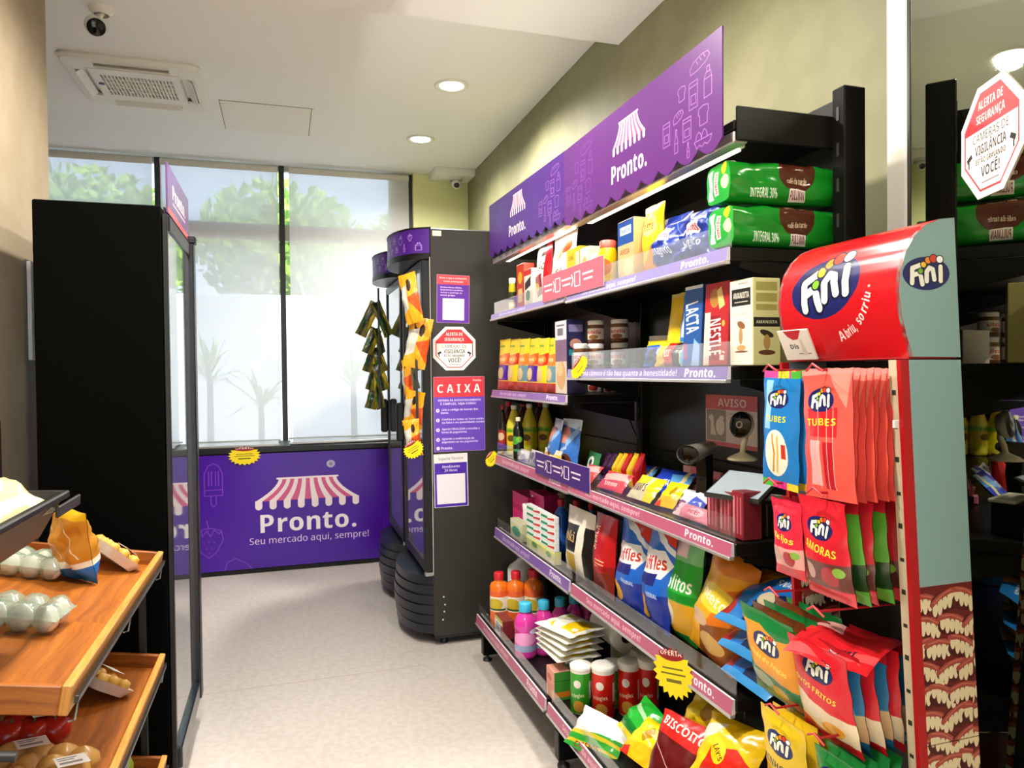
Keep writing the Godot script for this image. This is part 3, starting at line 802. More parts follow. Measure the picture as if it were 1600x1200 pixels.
	for row in 9:
		for col in 3:
			var x = 0.02 + col * 0.4 + (0.2 if row % 2 else 0.0) + 0.06 * sin(row * 5.1 + col)
			var y = 0.05 + row * 0.112
			var tl = 0.035 * sin(row * 3.7 + col * 2.1)
			te += [["e", x, y + 0.035, 0.27, 0.05, "4e1216"]]
			for k in 5: te.append(["e", x - 0.18 + k * 0.09, y + 0.035 - tl * (k - 2) * 0.5, 0.048, 0.034 + (0.012 if k == 1 or k == 3 else 0.0), "e8d7ae"])
			te.append(["l", "a8483c", 0.026, x - 0.24, y + 0.01 + tl, x - 0.1, y + tl * 0.4 - 0.006, x + 0.1, y - tl * 0.4 - 0.006, x + 0.24, y + 0.01 - tl])
			te.append(["l", "c26a58", 0.008, x - 0.2, y + 0.002 + tl, x, y - 0.012, x + 0.2, y + 0.002 - tl])
	draw("tower_teeth", 256, 768, "6d1c1e", te)
	draw("dispenser", 128, 128, "efe9dc", [["p", "c5202a", 0.2, 0.0, 0.8, 0.0, 0.62, 0.3, 0.45, 0.32, 0.3, 0.2], ["t", "Dis", 0.42, 0.55, 0.15, "27304a", 0.28], ["r", 0.5, 0.78, 0.4, 0.03, "7a7468"], ["p", "d8d0bf", 0.66, 0.3, 0.72, 0.3, 0.8, 0.85, 0.62, 0.85]])
# ---------- shelving along the right wall ----------
func strip_mesh(z0, z1, x, y, h) -> ArrayMesh:
	# price rail facing the aisle, its print on surface 0
	var s = st()
	s.set_smooth_group(-1)
	quad(s, Vector3(x - 0.004, y, z0), Vector3(x - 0.004, y, z1), Vector3(x, y + h, z1), Vector3(x, y + h, z0))
	var m = done(s)
	s = st()
	s.set_smooth_group(-1)
	quad(s, Vector3(x, y + h, z0), Vector3(x, y + h, z1), Vector3(x + 0.006, y + h, z1), Vector3(x + 0.006, y + h, z0))
	quad(s, Vector3(x - 0.004, y, z1), Vector3(x + 0.006, y, z1), Vector3(x + 0.006, y + h, z1), Vector3(x, y + h, z1))
	quad(s, Vector3(x + 0.006, y, z0), Vector3(x - 0.004, y, z0), Vector3(x, y + h, z0), Vector3(x + 0.006, y + h, z0))
	quad(s, Vector3(x - 0.004, y, z1), Vector3(x - 0.004, y, z0), Vector3(x + 0.006, y, z0), Vector3(x + 0.006, y, z1))
	quad(s, Vector3(x + 0.006, y, z1), Vector3(x + 0.006, y, z0), Vector3(x + 0.006, y + h, z0), Vector3(x + 0.006, y + h, z1))
	return done(s, m)
func shelving():
	var g = thing("shelving_unit", "long black metal shop shelving unit packed with groceries along the olive wall", "shelves")
	var blk = mat("100f0d", 0.3, 0.0, 0.3)
	var pan = mat("242620", 0.32)
	var alu = mat("cfc9c4", 0.3, 0.7)
	for z in [-1.345, -2.32, -3.3]:
		var p = obj("post", box(Vector3(1.205, 0.0, z - 0.02), Vector3(1.265, 2.005, z + 0.02), 0.003), blk, g)
		for k in 22: obj("slot", box(Vector3(1.2035, 0.25 + k * 0.08, z - 0.004), Vector3(1.2055, 0.28 + k * 0.08, z + 0.004), 0.0), mat("2b2a26", 0.6), p)
		var f = obj("foot", box(Vector3(0.88, 0.03, z - 0.02), Vector3(1.265, 0.13, z + 0.02), 0.003), blk, g)
		obj("levelling_foot", lathe([[0.022, 0.0], [0.022, 0.008], [0.008, 0.012], [0.008, 0.04]], 12), mat("2c2c28", 0.5), f).position = Vector3(0.905, 0, z)
		obj("leg_front", box(Vector3(0.885, 0.03, z - 0.018), Vector3(0.92, 0.2, z + 0.018), 0.002), blk, g)
	for sec in [[-3.28, -2.34], [-2.3, -1.365]]:
		for k in 6: obj("back_panel", box(Vector3(1.236, 0.2 + k * 0.3, sec[0]), Vector3(1.25, 0.497 + k * 0.3, sec[1]), 0.003), pan, g)
	# black board with the maker's ring between the posts at the top
	var emb = obj("maker_emblem", wire([Vector3(1.2345, 1.92, -1.62), Vector3(1.2345, 1.92, -1.55)], 0.0015, 5), mat("cfcfc8", 0.5), g)
	var ring = []
	for i in 17: ring.append(Vector3(1.2345, 1.935 + sin(i * TAU / 16) * 0.022, -1.50 + cos(i * TAU / 16) * 0.022))
	obj("emblem_ring", wire(ring, 0.0014, 5), mat("cfcfc8", 0.5), emb)
	var shelves = [[Y1, -3.28, -2.34, 0.937, 1.617, "strip_mauve"], [Y1, -2.32, -1.37, 0.934, 1.61, "strip_mauve"], [Y2F, -3.28, -2.34, 0.937, 1.26, "strip_purple"], [Y2N, -2.32, -1.37, 0.934, 1.348, "strip_honest"], [Y3, -3.28, -2.34, 0.945, 0.948, "strip_rose"], [Y3, -2.32, -1.37, 0.94, 0.955, "strip_rose"], [Y4, -3.28, -2.34, 0.943, 0.597, "strip_purple"], [Y4, -2.32, -1.37, 0.94, 0.602, "strip_rose"], [Y5, -3.28, -2.34, 0.848, 0.196, "strip_rose"], [Y5, -2.32, -1.30, 0.848, 0.2, "strip_rose"]]
	for s in shelves:
		var b = obj("shelf_board", box(Vector3(s[3] + 0.007, s[0] - 0.03, s[1]), Vector3(1.235, s[0] - 0.001, s[2]), 0.002), blk, g)
		obj("price_rail", strip_mesh(s[1] + 0.004, s[2] - 0.004, s[3], s[4], s[0] - s[4] - 0.001), [pm(s[5], 0.3), mat("d9d0d6", 0.4)], b)
		obj("rail_lip", box(Vector3(s[3] - 0.008, s[4] - 0.008, s[1] + 0.004), Vector3(s[3] + 0.006, s[4] - 0.0005, s[2] - 0.004), 0.001), alu, b)
		if s[1] > -2.4 or s[0] < 1.2 or s[0] > 1.5:
			obj("acrylic_guard", box(Vector3(s[3] + 0.012, s[0] - 0.001, s[1] + 0.01), Vector3(s[3] + 0.0145, s[0] + (0.055 if s[0] > 0.7 else 0.045), s[2] - 0.01), 0.0), clear("dfe6e8", 0.1 if s[0] > 1.3 else 0.022, 0.04), b)
		for z in [s[1] + 0.004, s[2] - 0.004]:
			var br = PackedVector2Array([Vector2(s[3] + 0.03, s[0] - 0.031), Vector2(1.2, s[0] - 0.031), Vector2(1.2, s[0] - 0.1), Vector2(s[3] + 0.03, s[0] - 0.045)])
			obj("bracket", slab(br, 0.003), blk, b).position.z = z
	# canopy over the top shelf with its lamp
	obj("canopy_board", box(Vector3(0.945, 1.905, -3.28), Vector3(1.236, 1.925, -2.34), 0.002), blk, g)
	obj("canopy_board", box(Vector3(0.945, 1.895, -2.32), Vector3(1.236, 1.915, -1.365), 0.002), blk, g)
	obj("canopy_end", box(Vector3(0.95, 1.87, -1.367), Vector3(1.236, 1.945, -1.36), 0.002), blk, g)
	obj("canopy_rail", box(Vector3(0.948, 1.868, -2.32), Vector3(0.985, 1.894, -1.37), 0.003), alu, g)
	obj("canopy_rail", box(Vector3(0.948, 1.878, -3.28), Vector3(0.985, 1.904, -2.34), 0.003), alu, g)
	# scalloped header signs
	var far = header_sign("header_sign", "purple scalloped header sign with striped awning logo over the shelves beside the coolers", "header_far", Vector3(0.934, 1.925, -3.28), Vector3(0.934, 1.905, -2.33), 0.222)
	var near = header_sign("header_sign", "purple scalloped header sign with bread and milk drawings beside the shop name", "header", Vector3(0.931, 1.885, -2.325), Vector3(0.917, 1.875, -1.365), 0.238)
	# lamp bars behind the signs
	for z in [[-3.22, -2.4, 1.898], [-2.28, -1.42, 1.888]]:
		var l = thing("shelf_lamp", "slim lit lamp bar under the canopy " + ("over the coffee" if z[0] < -3 else "over the bread loaves"), "light", Vector3(1.0, z[2], (z[0] + z[1]) / 2), 0, "shelf lamps")
		obj("housing", box(Vector3(-0.014, -0.012, (z[0] - z[1]) / 2), Vector3(0.014, 0.004, (z[1] - z[0]) / 2), 0.002), mat("d8d8d4", 0.4), l)
		obj("lamp_tube", box(Vector3(-0.01, -0.018, (z[0] - z[1]) / 2 + 0.01), Vector3(0.01, -0.0125, (z[1] - z[0]) / 2 - 0.01), 0.002), glow("fff6e6", 1.0), l)
		var a := AreaLight3D.new()
		a.name = "lamp_light"
		a.area_size = Vector2(z[1] - z[0] - 0.04, 0.018)
		a.light_energy = 0.12
		a.light_color = Color("fff4e2")
		a.area_range = 6.0
		a.area_attenuation = 2.0
		a.shadow_enabled = true
		a.position = Vector3(0, -0.02, 0)
		a.rotation_degrees = Vector3(-90, 90, 0)
		l.add_child(a)
	# added lamp bars, unseen behind the signs, put in to brighten wall and ceiling
	for z in [[-3.2, -2.42, 1.926], [-2.26, -1.44, 1.916]]:
		var l = thing("added_uplight_bar", "added unseen lamp bar on the canopy behind the header sign " + ("by the coolers" if z[0] < -3 else "with bread and milk drawings"), "light", Vector3(1.06, z[2], (z[0] + z[1]) / 2), 0, "added canopy uplights")
		obj("housing", box(Vector3(-0.016, 0.0, (z[0] - z[1]) / 2), Vector3(0.016, 0.012, (z[1] - z[0]) / 2), 0.002), mat("d8d8d4", 0.4), l)
		obj("lamp_tube", box(Vector3(-0.012, 0.0125, (z[0] - z[1]) / 2 + 0.01), Vector3(0.012, 0.018, (z[1] - z[0]) / 2 - 0.01), 0.002), glow("fff6e6", 1.5), l)
		var a := AreaLight3D.new()
		a.name = "lamp_light"
		a.area_size = Vector2(z[1] - z[0] - 0.04, 0.022)
		a.light_energy = 0.2 if z[0] < -3 else 0.08
		a.light_color = Color("fff9f0")
		a.area_range = 8.0
		a.area_attenuation = 2.0
		a.shadow_enabled = true
		a.transform = Transform3D(Basis(Vector3.BACK, deg_to_rad(24)) * Basis.from_euler(Vector3(deg_to_rad(90), deg_to_rad(90), 0)), Vector3(0, 0.022, 0))
		l.add_child(a)
	# notices clipped to the price rails
	notice("rail_notice", "rose red notice with white arrows clipped to the top shelf rail", "notice_red", [848, 944], 408, 0.93, Y1 - 0.012)
	notice("rail_notice", "dark purple notice with white arrows clipped to the oil shelf rail", "notice_purple", [837, 922], 710, 0.938, Y3 - 0.012)
	# poster on the back panel
	var a0 = hit_x(1103, 616, 1.234)
	var a1 = hit_x(1184, 706, 1.234)
	var po = obj("wall_poster", carton(a1.z - a0.z, a0.y - a1.y, 0.002, 0.0002), [pm("poster_aviso", 0.6), mat("e8dcd8"), mat("e8dcd8")])
	po.transform = Transform3D(Basis(Vector3.UP, -PI / 2), Vector3(1.234, a1.y, (a0.z + a1.z) / 2))
	tag(po, "square warning poster headed AVISO on the shelving back panel", "poster")
func header_sign(called, label, sheet, p0: Vector3, p1: Vector3, h):
	var w = (p1 - p0).length()
	var pts := PackedVector2Array()
	var n = 10
	for i in n:
		for k in 7: pts.append(Vector2(-w / 2 + w * (i + k / 7.0) / n, -0.022 * sin(PI * k / 7.0)))
	pts.append(Vector2(w / 2, 0))
	pts.append(Vector2(w / 2, h))
	pts.append(Vector2(-w / 2, h))
	var d = (p1 - p0).normalized()
	var o = obj(called, slab(pts, 0.004, Rect2(-w / 2, -0.022, w, h + 0.022)), pm(sheet, 0.35))
	o.transform = Transform3D(Basis(d, Vector3.UP, d.cross(Vector3.UP)).orthonormalized(), (p0 + p1) / 2)
	return tag(o, label, "sign", "header signs")
func notice(called, label, sheet, px, py, x, y):
	var z0 = hit_x(px[0], py, x).z
	var z1 = hit_x(px[1], py, x).z
	var h = hit_x((px[0] + px[1]) / 2, py + 8, x).y - y
	var o = obj(called, carton(z1 - z0, h, 0.003, 0.0005), [pm(sheet, 0.25), mat("c9b2bb"), mat("c9b2bb")])
	o.transform = Transform3D(Basis(Vector3.UP, -PI / 2), Vector3(x - 0.001, y, (z0 + z1) / 2))
	return tag(o, label, "notice")

# ---------- upright coolers ----------
func bulge(zc, hw, x0, depth, y0, y1, n = 14) -> ArrayMesh:
	# a front bowed out towards the aisle
	var s = st()
	var f = func(u, v):
		var a = lerpf(-1, 1, u)
		return Vector3(x0 - depth * pow(maxf(1.0 - a * a, 0), 0.55), lerpf(y0, y1, v), zc + a * hw)
	grid(s, n, 1, f)
	s.set_smooth_group(-1)
	for e in [[y0, false], [y1, true]]:
		for i in n:
			var p = f.call(float(i) / n, 0.0)
			var q = f.call((i + 1.0) / n, 0.0)
			var a = Vector3(x0 + 0.01, e[0], p.z)
			var b = Vector3(x0 + 0.01, e[0], q.z)
			p.y = e[0]
			q.y = e[0]
			if e[1]: quad(s, p, q, b, a)
			else: quad(s, q, p, a, b)
	return done(s)
func coolers():
	var blk = mat("2e2c26", 0.4)
	var dark = mat("101114", 0.35)
	var glass := StandardMaterial3D.new()
	glass.albedo_color = Color("b9bfc2")
	glass.metallic = 0.85
	glass.roughness = 0.03
	for c in [[-3.86, "tall black cooler with purple bowed top carrying the stickers, next to the shelves"], [-4.545, "tall black cooler with purple bowed top standing next to the chest freezer"]]:
		var t = thing("upright_cooler", c[1], "cooler", Vector3(0, 0, c[0]), 0, "purple-topped coolers")
		obj("body", box(Vector3(0.7, 0.035, -0.31), Vector3(1.33, 2.09, 0.31), 0.006), blk, t)
		for z in [-0.26, 0.26]:
			for x in [0.76, 1.27]: obj("foot", lathe([[0.02, 0], [0.02, 0.02], [0.01, 0.036]], 10), dark, t).position = Vector3(x, 0, z)
		obj("front_rail", box(Vector3(0.7, 0.04, -0.312), Vector3(1.1, 0.055, 0.314), 0.002), dark, t)
		# bowed purple top with black caps
		obj("top_sign", bulge(0, 0.31, 0.7, 0.16, 1.965, 2.085), pm("cooler_top", 0.35), t)
		obj("top_cap", bulge(0, 0.312, 0.7, 0.163, 2.085, 2.093), dark, t)
		obj("top_tray", bulge(0, 0.312, 0.7, 0.163, 1.935, 1.965), dark, t)
		# door: four frame bars, pane, handle
		var d = obj("door_frame", box(Vector3(0.658, 0.375, 0.262), Vector3(0.698, 1.93, 0.308), 0.003), dark, t)
		obj("stile", box(Vector3(0.658, 0.375, -0.308), Vector3(0.698, 1.93, -0.262), 0.003), dark, d)
		obj("rail", box(Vector3(0.658, 1.885, -0.262), Vector3(0.698, 1.93, 0.262), 0.003), dark, d)
		obj("rail", box(Vector3(0.658, 0.375, -0.262), Vector3(0.698, 0.43, 0.262), 0.003), dark, d)
		var pane = obj("door_pane", box(Vector3(0.665, 0.43, -0.262), Vector3(0.672, 1.885, 0.262), 0.0), glass, t)
		pane.set_meta("label", "mirror-dark glass door pane")
		obj("handle", box(Vector3(0.612, 0.98, -0.302), Vector3(0.657, 1.2, -0.268), 0.01), mat("0d0d0d", 0.5), t)
		obj("gasket", box(Vector3(0.6985, 0.36, 0.3), Vector3(0.702, 1.945, 0.3125), 0.001), mat("c9c5b4", 0.6), t)
		# ribbed black kick grille, bowed like the top
		for k in 6: obj("grille_rib", bulge(0, 0.3, 0.7, 0.15 - 0.006 * absf(k - 2.5), 0.06 + k * 0.05, 0.102 + k * 0.05), mat("141c26", 0.32), t)
		obj("grille_core", bulge(0, 0.295, 0.7, 0.128, 0.06, 0.35), mat("141c26", 0.32), t)
		obj("hinge", box(Vector3(0.66, 0.352, 0.27), Vector3(0.7, 0.372, 0.306), 0.003), mat("b8b8b2", 0.3, 0.8), t)
		if c[0] > -4:
			var st1 = mat("d8d4c4", 0.5)
			for k in [[0.745, 0.13], [0.752, 0.17], [0.756, 0.205], [0.75, 0.245]]: obj("screw", lathe([[0.005, 0], [0.004, 0.0015], [0.0005, 0.002]], 8), st1, t).transform = Transform3D(Basis(Vector3.RIGHT, PI / 2), Vector3(k[0], k[1], 0.31))
			obj("asset_label", box(Vector3(0.715, 2.05, 0.31), Vector3(0.76, 2.076, 0.3112), 0.0), mat("e6e2d2", 0.5), t)
	# stickers on the side of the first cooler
	for s in [["info_sticker", "purple and red portrait sticker with blank white square, topmost on the cooler side", "sticker_join", 681, 429, 733, 505, -2], ["info_sticker", "red and purple CAIXA instruction sheet on the cooler side", "sticker_caixa", 677, 589, 758, 703, 0], ["info_sticker", "small white and purple support sticker, lowest on the cooler side", "sticker_help", 678, 710, 732, 790, 1]]:
		var a = hit_z(s[3], s[4], -3.55)
		var b = hit_z(s[5], s[6], -3.55)
		var o = obj(s[0], carton(b.x - a.x, a.y - b.y, 0.0016, 0.0002), [pm(s[2], 0.5), mat("d9cfe0"), mat("d9cfe0")])
		o.position = Vector3((a.x + b.x) / 2, b.y, -3.549)
		o.rotation.z = deg_to_rad(s[7] * 0.6)
		tag(o, s[1], "sticker")
	alert_sticker("red and white octagonal camera warning sticker on the black cooler side", Transform3D(Basis(), Vector3(0.82, 1.49, -3.549)), 0.218)
	# the slim cooler on the left, its door to the aisle
	var l = thing("slim_cooler", "slim tall black cooler with plain black side beside the wooden produce rack", "cooler")
	obj("body", box(Vector3(-0.696, 0.05, -3.0), Vector3(-0.352, 1.893, -2.45), 0.004), mat("040403", 0.8, 0.0, 0.15), l)
	for z in [-2.95, -2.5]:
		for x in [-0.66, -0.39]: obj("foot", lathe([[0.018, 0], [0.018, 0.02], [0.009, 0.052]], 10), dark, l).position = Vector3(x, 0, z)
	var fr = obj("door_frame", box(Vector3(-0.35, 0.13, -3.05), Vector3(-0.318, 1.87, -2.985), 0.004), dark, l)
	obj("stile", box(Vector3(-0.35, 0.13, -2.475), Vector3(-0.335, 1.87, -2.455), 0.002), dark, fr)
	obj("rail", box(Vector3(-0.35, 0.13, -2.985), Vector3(-0.322, 0.2, -2.475), 0.004), mat("1a2226", 0.2), fr)
	obj("rail", box(Vector3(-0.35, 1.82, -2.985), Vector3(-0.33, 1.87, -2.475), 0.004), dark, fr)
	obj("door_pane", box(Vector3(-0.349, 0.2, -2.985), Vector3(-0.336, 1.82, -2.475), 0.0), glass, l)
	obj("door_hinge", box(Vector3(-0.348, 1.872, -3.05), Vector3(-0.312, 1.9, -3.0), 0.004), dark, l)
	# its small sign on a bracket
	var sg = obj("top_sign", carton(0.53, 0.16, 0.006, 0.001), [pm("cooler_sign", 0.2), mat("5b3a6a"), mat("5b3a6a")], l)
	sg.transform = Transform3D(Basis(Vector3.UP, PI / 2), Vector3(-0.342, 1.885, -2.775))
	obj("sign_bracket", box(Vector3(-0.352, 1.87, -3.03), Vector3(-0.346, 1.9, -2.5), 0.001), dark, l)
func alert_sticker(label, at: Transform3D, size):
	var p := PackedVector2Array()
	for i in 8: p.append(Vector2.from_angle(PI / 8 + i * PI / 4) * size * 0.541)
	var o = obj("warning_sticker", slab(p, 0.0016, Rect2(-size / 2, -size / 2, size, size)), pm("sticker_alert", 0.45))
	o.transform = at
	return tag(o, label, "sticker")

# ---------- chest freezer under the window ----------
func freezer():
	var x0 = -0.93
	var x1 = 0.83
	var t = thing("chest_freezer", "long purple chest freezer with awning logo and glass lids under the window", "freezer", Vector3(0, 0, -5.27))
	obj("body", box(Vector3(x0, 0.03, -0.44), Vector3(x1, 0.83, -0.004), 0.006), mat("1a1520", 0.4), t)
	var f = obj("front_print", carton(x1 - x0, 0.79, 0.004, 0.0005), [pm("freezer", 0.3), mat("3a0c70"), mat("3a0c70")], t)
	f.position = Vector3((x0 + x1) / 2, 0.035, -0.002)
	obj("base", box(Vector3(x0 + 0.02, 0.0, -0.43), Vector3(x1 - 0.02, 0.03, -0.012), 0.002), mat("0b0a09", 0.7), t)
	obj("top_rim", box(Vector3(x0 - 0.006, 0.83, -0.45), Vector3(x1 + 0.006, 0.872, 0.004), 0.006), mat("121210", 0.4), t)
	for k in [[x0, -0.02, 0.874], [0.02, x1, 0.882]]:
		var lid = obj("sliding_lid", box(Vector3(k[0] + 0.02, k[2], -0.41), Vector3(k[1] - 0.02, k[2] + 0.006, -0.04), 0.001), clear("aab4ba", 0.6, 0.05), t)
		for z in [[-0.43, -0.405], [-0.045, -0.02]]: obj("lid_rail", box(Vector3(k[0] + 0.01, k[2] - 0.002, z[0]), Vector3(k[1] - 0.01, k[2] + 0.012, z[1]), 0.002), mat("b9b8b2", 0.35, 0.6), lid)
	price_tag("yellow starburst price tag on the chest freezer rim", hit_z(382, 712, -5.255), 0.108, 0, 0, 0.0, 0.62)
func price_tag(label, at, r, turn, roll, pitch = 0.0, sy = 0.85):
	var o = obj("price_tag", slab(burst(r, 20, 0.82, sy), 0.0015, Rect2(-r, -r * sy, 2 * r, 2 * r * sy)), pm("tag_offer", 0.6))
	o.transform = Transform3D(Basis(Vector3.UP, deg_to_rad(turn)) * Basis(Vector3.RIGHT, deg_to_rad(pitch)) * Basis(Vector3.BACK, deg_to_rad(roll)), at)
	return tag(o, label, "price tag", "yellow starburst price tags")

# ---------- sweets display tower ----------
const TOWER_NEAR := -0.92
const TOWER_FAR := -1.215
func tower_edge():
	# the outline of the head in its side plane, from the top down its bowed front
	var q = []
	for p in [[1491, 340], [1468, 342], [1445, 352], [1427, 370], [1414, 394], [1406, 424], [1404, 455], [1408, 490], [1416, 524], [1426, 557]]: q.append(hit_z(p[0], p[1], TOWER_NEAR))
	return q
func tower():
	var t = thing("sweets_tower", "tall red and grey sweets display tower with rounded red head", "display stand")
	var e = tower_edge()
	var grey = mat("87a9a6", 0.45)
	var red = mat("b0121a", 0.4)
	var top := PackedVector2Array()
	var b0 = hit_z(1501, 558, TOWER_NEAR)
	for p in e: top.append(Vector2(p.x, p.y))
	top.append(Vector2(b0.x, b0.y))
	var lo = Vector2(e[6].x, e[9].y)
	for z in [TOWER_NEAR, TOWER_FAR]:
		obj("head_side", slab(top, 0.006, Rect2(lo.x, lo.y, e[0].x - lo.x + 0.02, e[0].y - lo.y)), pm("tower_badge", 0.45), t).position.z = z - 0.003 * (1 if z == TOWER_NEAR else -1)
	# bowed red head between the sides
	var s = st()
	grid(s, 10, 27, func(u, v):
		var k = (1.0 - v) * 9.0
		var i = mini(int(k), 8)
		var p = e[i].lerp(e[i + 1], k - i)
		return Vector3(p.x, p.y, lerpf(TOWER_FAR - 0.001, TOWER_NEAR + 0.001, u)), false)
	var hd = obj("head_shell", done(s), pm("tower_head", 0.22), t)
	hd.set_meta("label", "glossy red rounded head with oval emblem")
	obj("head_floor", box(Vector3(e[9].x, e[9].y - 0.004, TOWER_FAR), Vector3(b0.x, e[9].y, TOWER_NEAR - 0.007), 0.001), red, t)
	# card pocket on the head
	var c = obj("card_pocket", carton(0.085, 0.062, 0.004, 0.0005), [pm("dispenser", 0.5), mat("e9e2d2"), mat("e9e2d2")], t)
	c.transform = Transform3D(Basis(Vector3.UP, -PI / 2) * Basis(Vector3.RIGHT, deg_to_rad(24)), Vector3(e[9].x - 0.012, e[9].y + 0.0, -1.165))
	# side panels below the head
	var l0 = hit_z(1419, 562, TOWER_NEAR)
	var l1 = hit_z(1450, 1200, TOWER_NEAR)
	var r1 = hit_z(1532, 1200, TOWER_NEAR)
	var r0 = hit_z(1501, 562, TOWER_NEAR)
	var at = func(y, right):
		var a = r0 if right else l0
		var b = r1 if right else l1
		return Vector2(lerpf(a.x, b.x, (y - a.y) / (b.y - a.y)), y)
	var ym = hit_z(1470, 914, TOWER_NEAR).y
	var yb = hit_z(1480, 1160, TOWER_NEAR).y
	for z in [TOWER_NEAR - 0.003, TOWER_FAR + 0.003]:
		obj("side_panel", slab(PackedVector2Array([at.call(ym, false), at.call(ym, true), at.call(r0.y, true), at.call(l0.y, false)]), 0.006), grey, t).position.z = z
		var hw = 0.115
		for q in [[yb + 0.001, ym], [0.0, yb - 0.001]]:
			var a = at.call(q[0], false)
			obj("teeth_panel", slab(PackedVector2Array([a, at.call(q[0], true), at.call(q[1], true), at.call(q[1], false)]), 0.006, Rect2(at.call(ym, false).x, ym - 0.35, hw, 0.35)), pm("tower_teeth", 0.4), t).position.z = z
		# red front edge of each side
		var fa = at.call(0.0, false)
		var fb = at.call(l0.y, false)
		obj("front_edge", slab(PackedVector2Array([fa - Vector2(0.017, 0), fa, fb, fb - Vector2(0.017, 0)]), 0.008), red, t).position.z = z
	# black back board and perforated cream posts
	var ba = at.call(0.02, true)
	var bb = at.call(l0.y, true)
	obj("back_board", slab(PackedVector2Array([ba - Vector2(0.02, 0), ba - Vector2(0.012, 0), bb - Vector2(0.012, 0), bb - Vector2(0.02, 0)]), TOWER_NEAR - TOWER_FAR - 0.014), mat("0d0c0c", 0.6), t).position.z = (TOWER_NEAR + TOWER_FAR) / 2
	for z in [TOWER_NEAR - 0.02]:
		var pa = at.call(0.02, false)
		var pb = at.call(l0.y, false)
		var po = obj("perforated_post", slab(PackedVector2Array([pa - Vector2(0.012, 0), pa + Vector2(0.012, 0), pb + Vector2(0.012, 0), pb - Vector2(0.012, 0)]), 0.016), mat("cfc3a6", 0.5), t)
		po.position.z = z
		for k in 16:
			var y = 0.5 + k * 0.055
			var x = at.call(y, false).x - 0.0125
			obj("hole", box(Vector3(x, y, -0.004), Vector3(x + 0.0008, y + (0.012 if k % 2 else 0.006), 0.004), 0.0), mat("2b241a", 0.8), po)
	# hooks with their white price plates
	for row in [1.362, 1.155, 0.955, 0.74]:
		for z in [-1.115, -1.0]:
			var x = at.call(row, true).x - 0.02
			var w = obj("hook", wire([Vector3(x, row, z), Vector3(0.856, row + 0.006, z), Vector3(0.842, row + 0.016, z)], 0.0022, 6), mat("a01820", 0.35), t)
			obj("hook_tip", wire([Vector3(0.846, row + 0.004, z - 0.02), Vector3(0.842, row + 0.016, z), Vector3(0.846, row + 0.004, z + 0.02)], 0.002, 6), mat("c8343c", 0.35), w)
	obj("price_plate", box(Vector3(0.94, 1.272, TOWER_NEAR - 0.012), Vector3(0.985, 1.285, TOWER_NEAR - 0.008), 0.001), mat("ece9e2", 0.5), t)

# ---------- mirror-like glass door, standing ajar at the right ----------
func glass_door():
	var along = Vector3(sin(deg_to_rad(24)), 0, -cos(deg_to_rad(24)))      # away from the camera
	var n = Vector3(-cos(deg_to_rad(24)), 0, -sin(deg_to_rad(24)))         # towards the room
	var hinge = -n * 0.68 + along * 1.66
	var t = thing("glass_door", "tall mirror-like glass door leaf standing ajar beside the sweets tower", "door", hinge)
	t.basis = Basis(-along, Vector3.UP, n)
	var m := StandardMaterial3D.new()
	m.albedo_color = Color("b4b7a6")
	m.metallic = 1.0
	m.roughness = 0.015
	obj("pane", box(Vector3(0.012, 0.02, -0.01), Vector3(0.86, 2.42, 0.0), 0.0005), m, t)
	obj("hinge_stile", box(Vector3(-0.002, 0.01, -0.014), Vector3(0.012, 2.43, 0.002), 0.001), mat("191a14", 0.4), t)
	obj("edge_stile", box(Vector3(0.86, 0.01, -0.014), Vector3(0.885, 2.43, 0.004), 0.001), mat("191a14", 0.4), t)
	obj("handle", wire([Vector3(0.8, 0.8, 0.0), Vector3(0.8, 0.82, 0.045), Vector3(0.8, 1.3, 0.045), Vector3(0.8, 1.32, 0.0)], 0.012, 10), mat("b5b5b0", 0.3, 0.9), t)
	# warning sticker on the glass
	var d = ray(1549, 214)
	var p = EYE + d * (0.68 / d.dot(-n))
	alert_sticker("red and white octagonal camera warning sticker on the mirror-like glass door", Transform3D(Basis(-along, Vector3.UP, n), p + n * 0.0012), 0.195)
# ---------- wooden produce rack on the left ----------
const TILT := -10.0
var trays = [[0.80, -2.34, -1.395], [0.495, -2.34, -1.3], [0.19, -2.34, -1.3]]
func tray_tf(k, lx, lz, turn = 0.0) -> Transform3D:
	# a place on the board of tray k: lx from its front rail inwards, lz along the world
	var b := Basis(Vector3.BACK, deg_to_rad(TILT))
	return Transform3D(b * Basis(Vector3.UP, turn), Vector3(-0.372, trays[k][0], 0) + b * Vector3(-lx, 0.0122, 0) + Vector3(0, 0, lz))
func tray_px(k, px, py, turn = 0.0, up = 0.0) -> Transform3D:
	# the same, under a pixel
	var b := Basis(Vector3.BACK, deg_to_rad(TILT))
	var d = ray(px, py)
	var n = b.y
	var o = Vector3(-0.372, trays[k][0], 0) + n * (0.0122 + up)
	var p = EYE + d * ((o - EYE).dot(n) / d.dot(n))
	return Transform3D(b * Basis(Vector3.UP, turn), p)
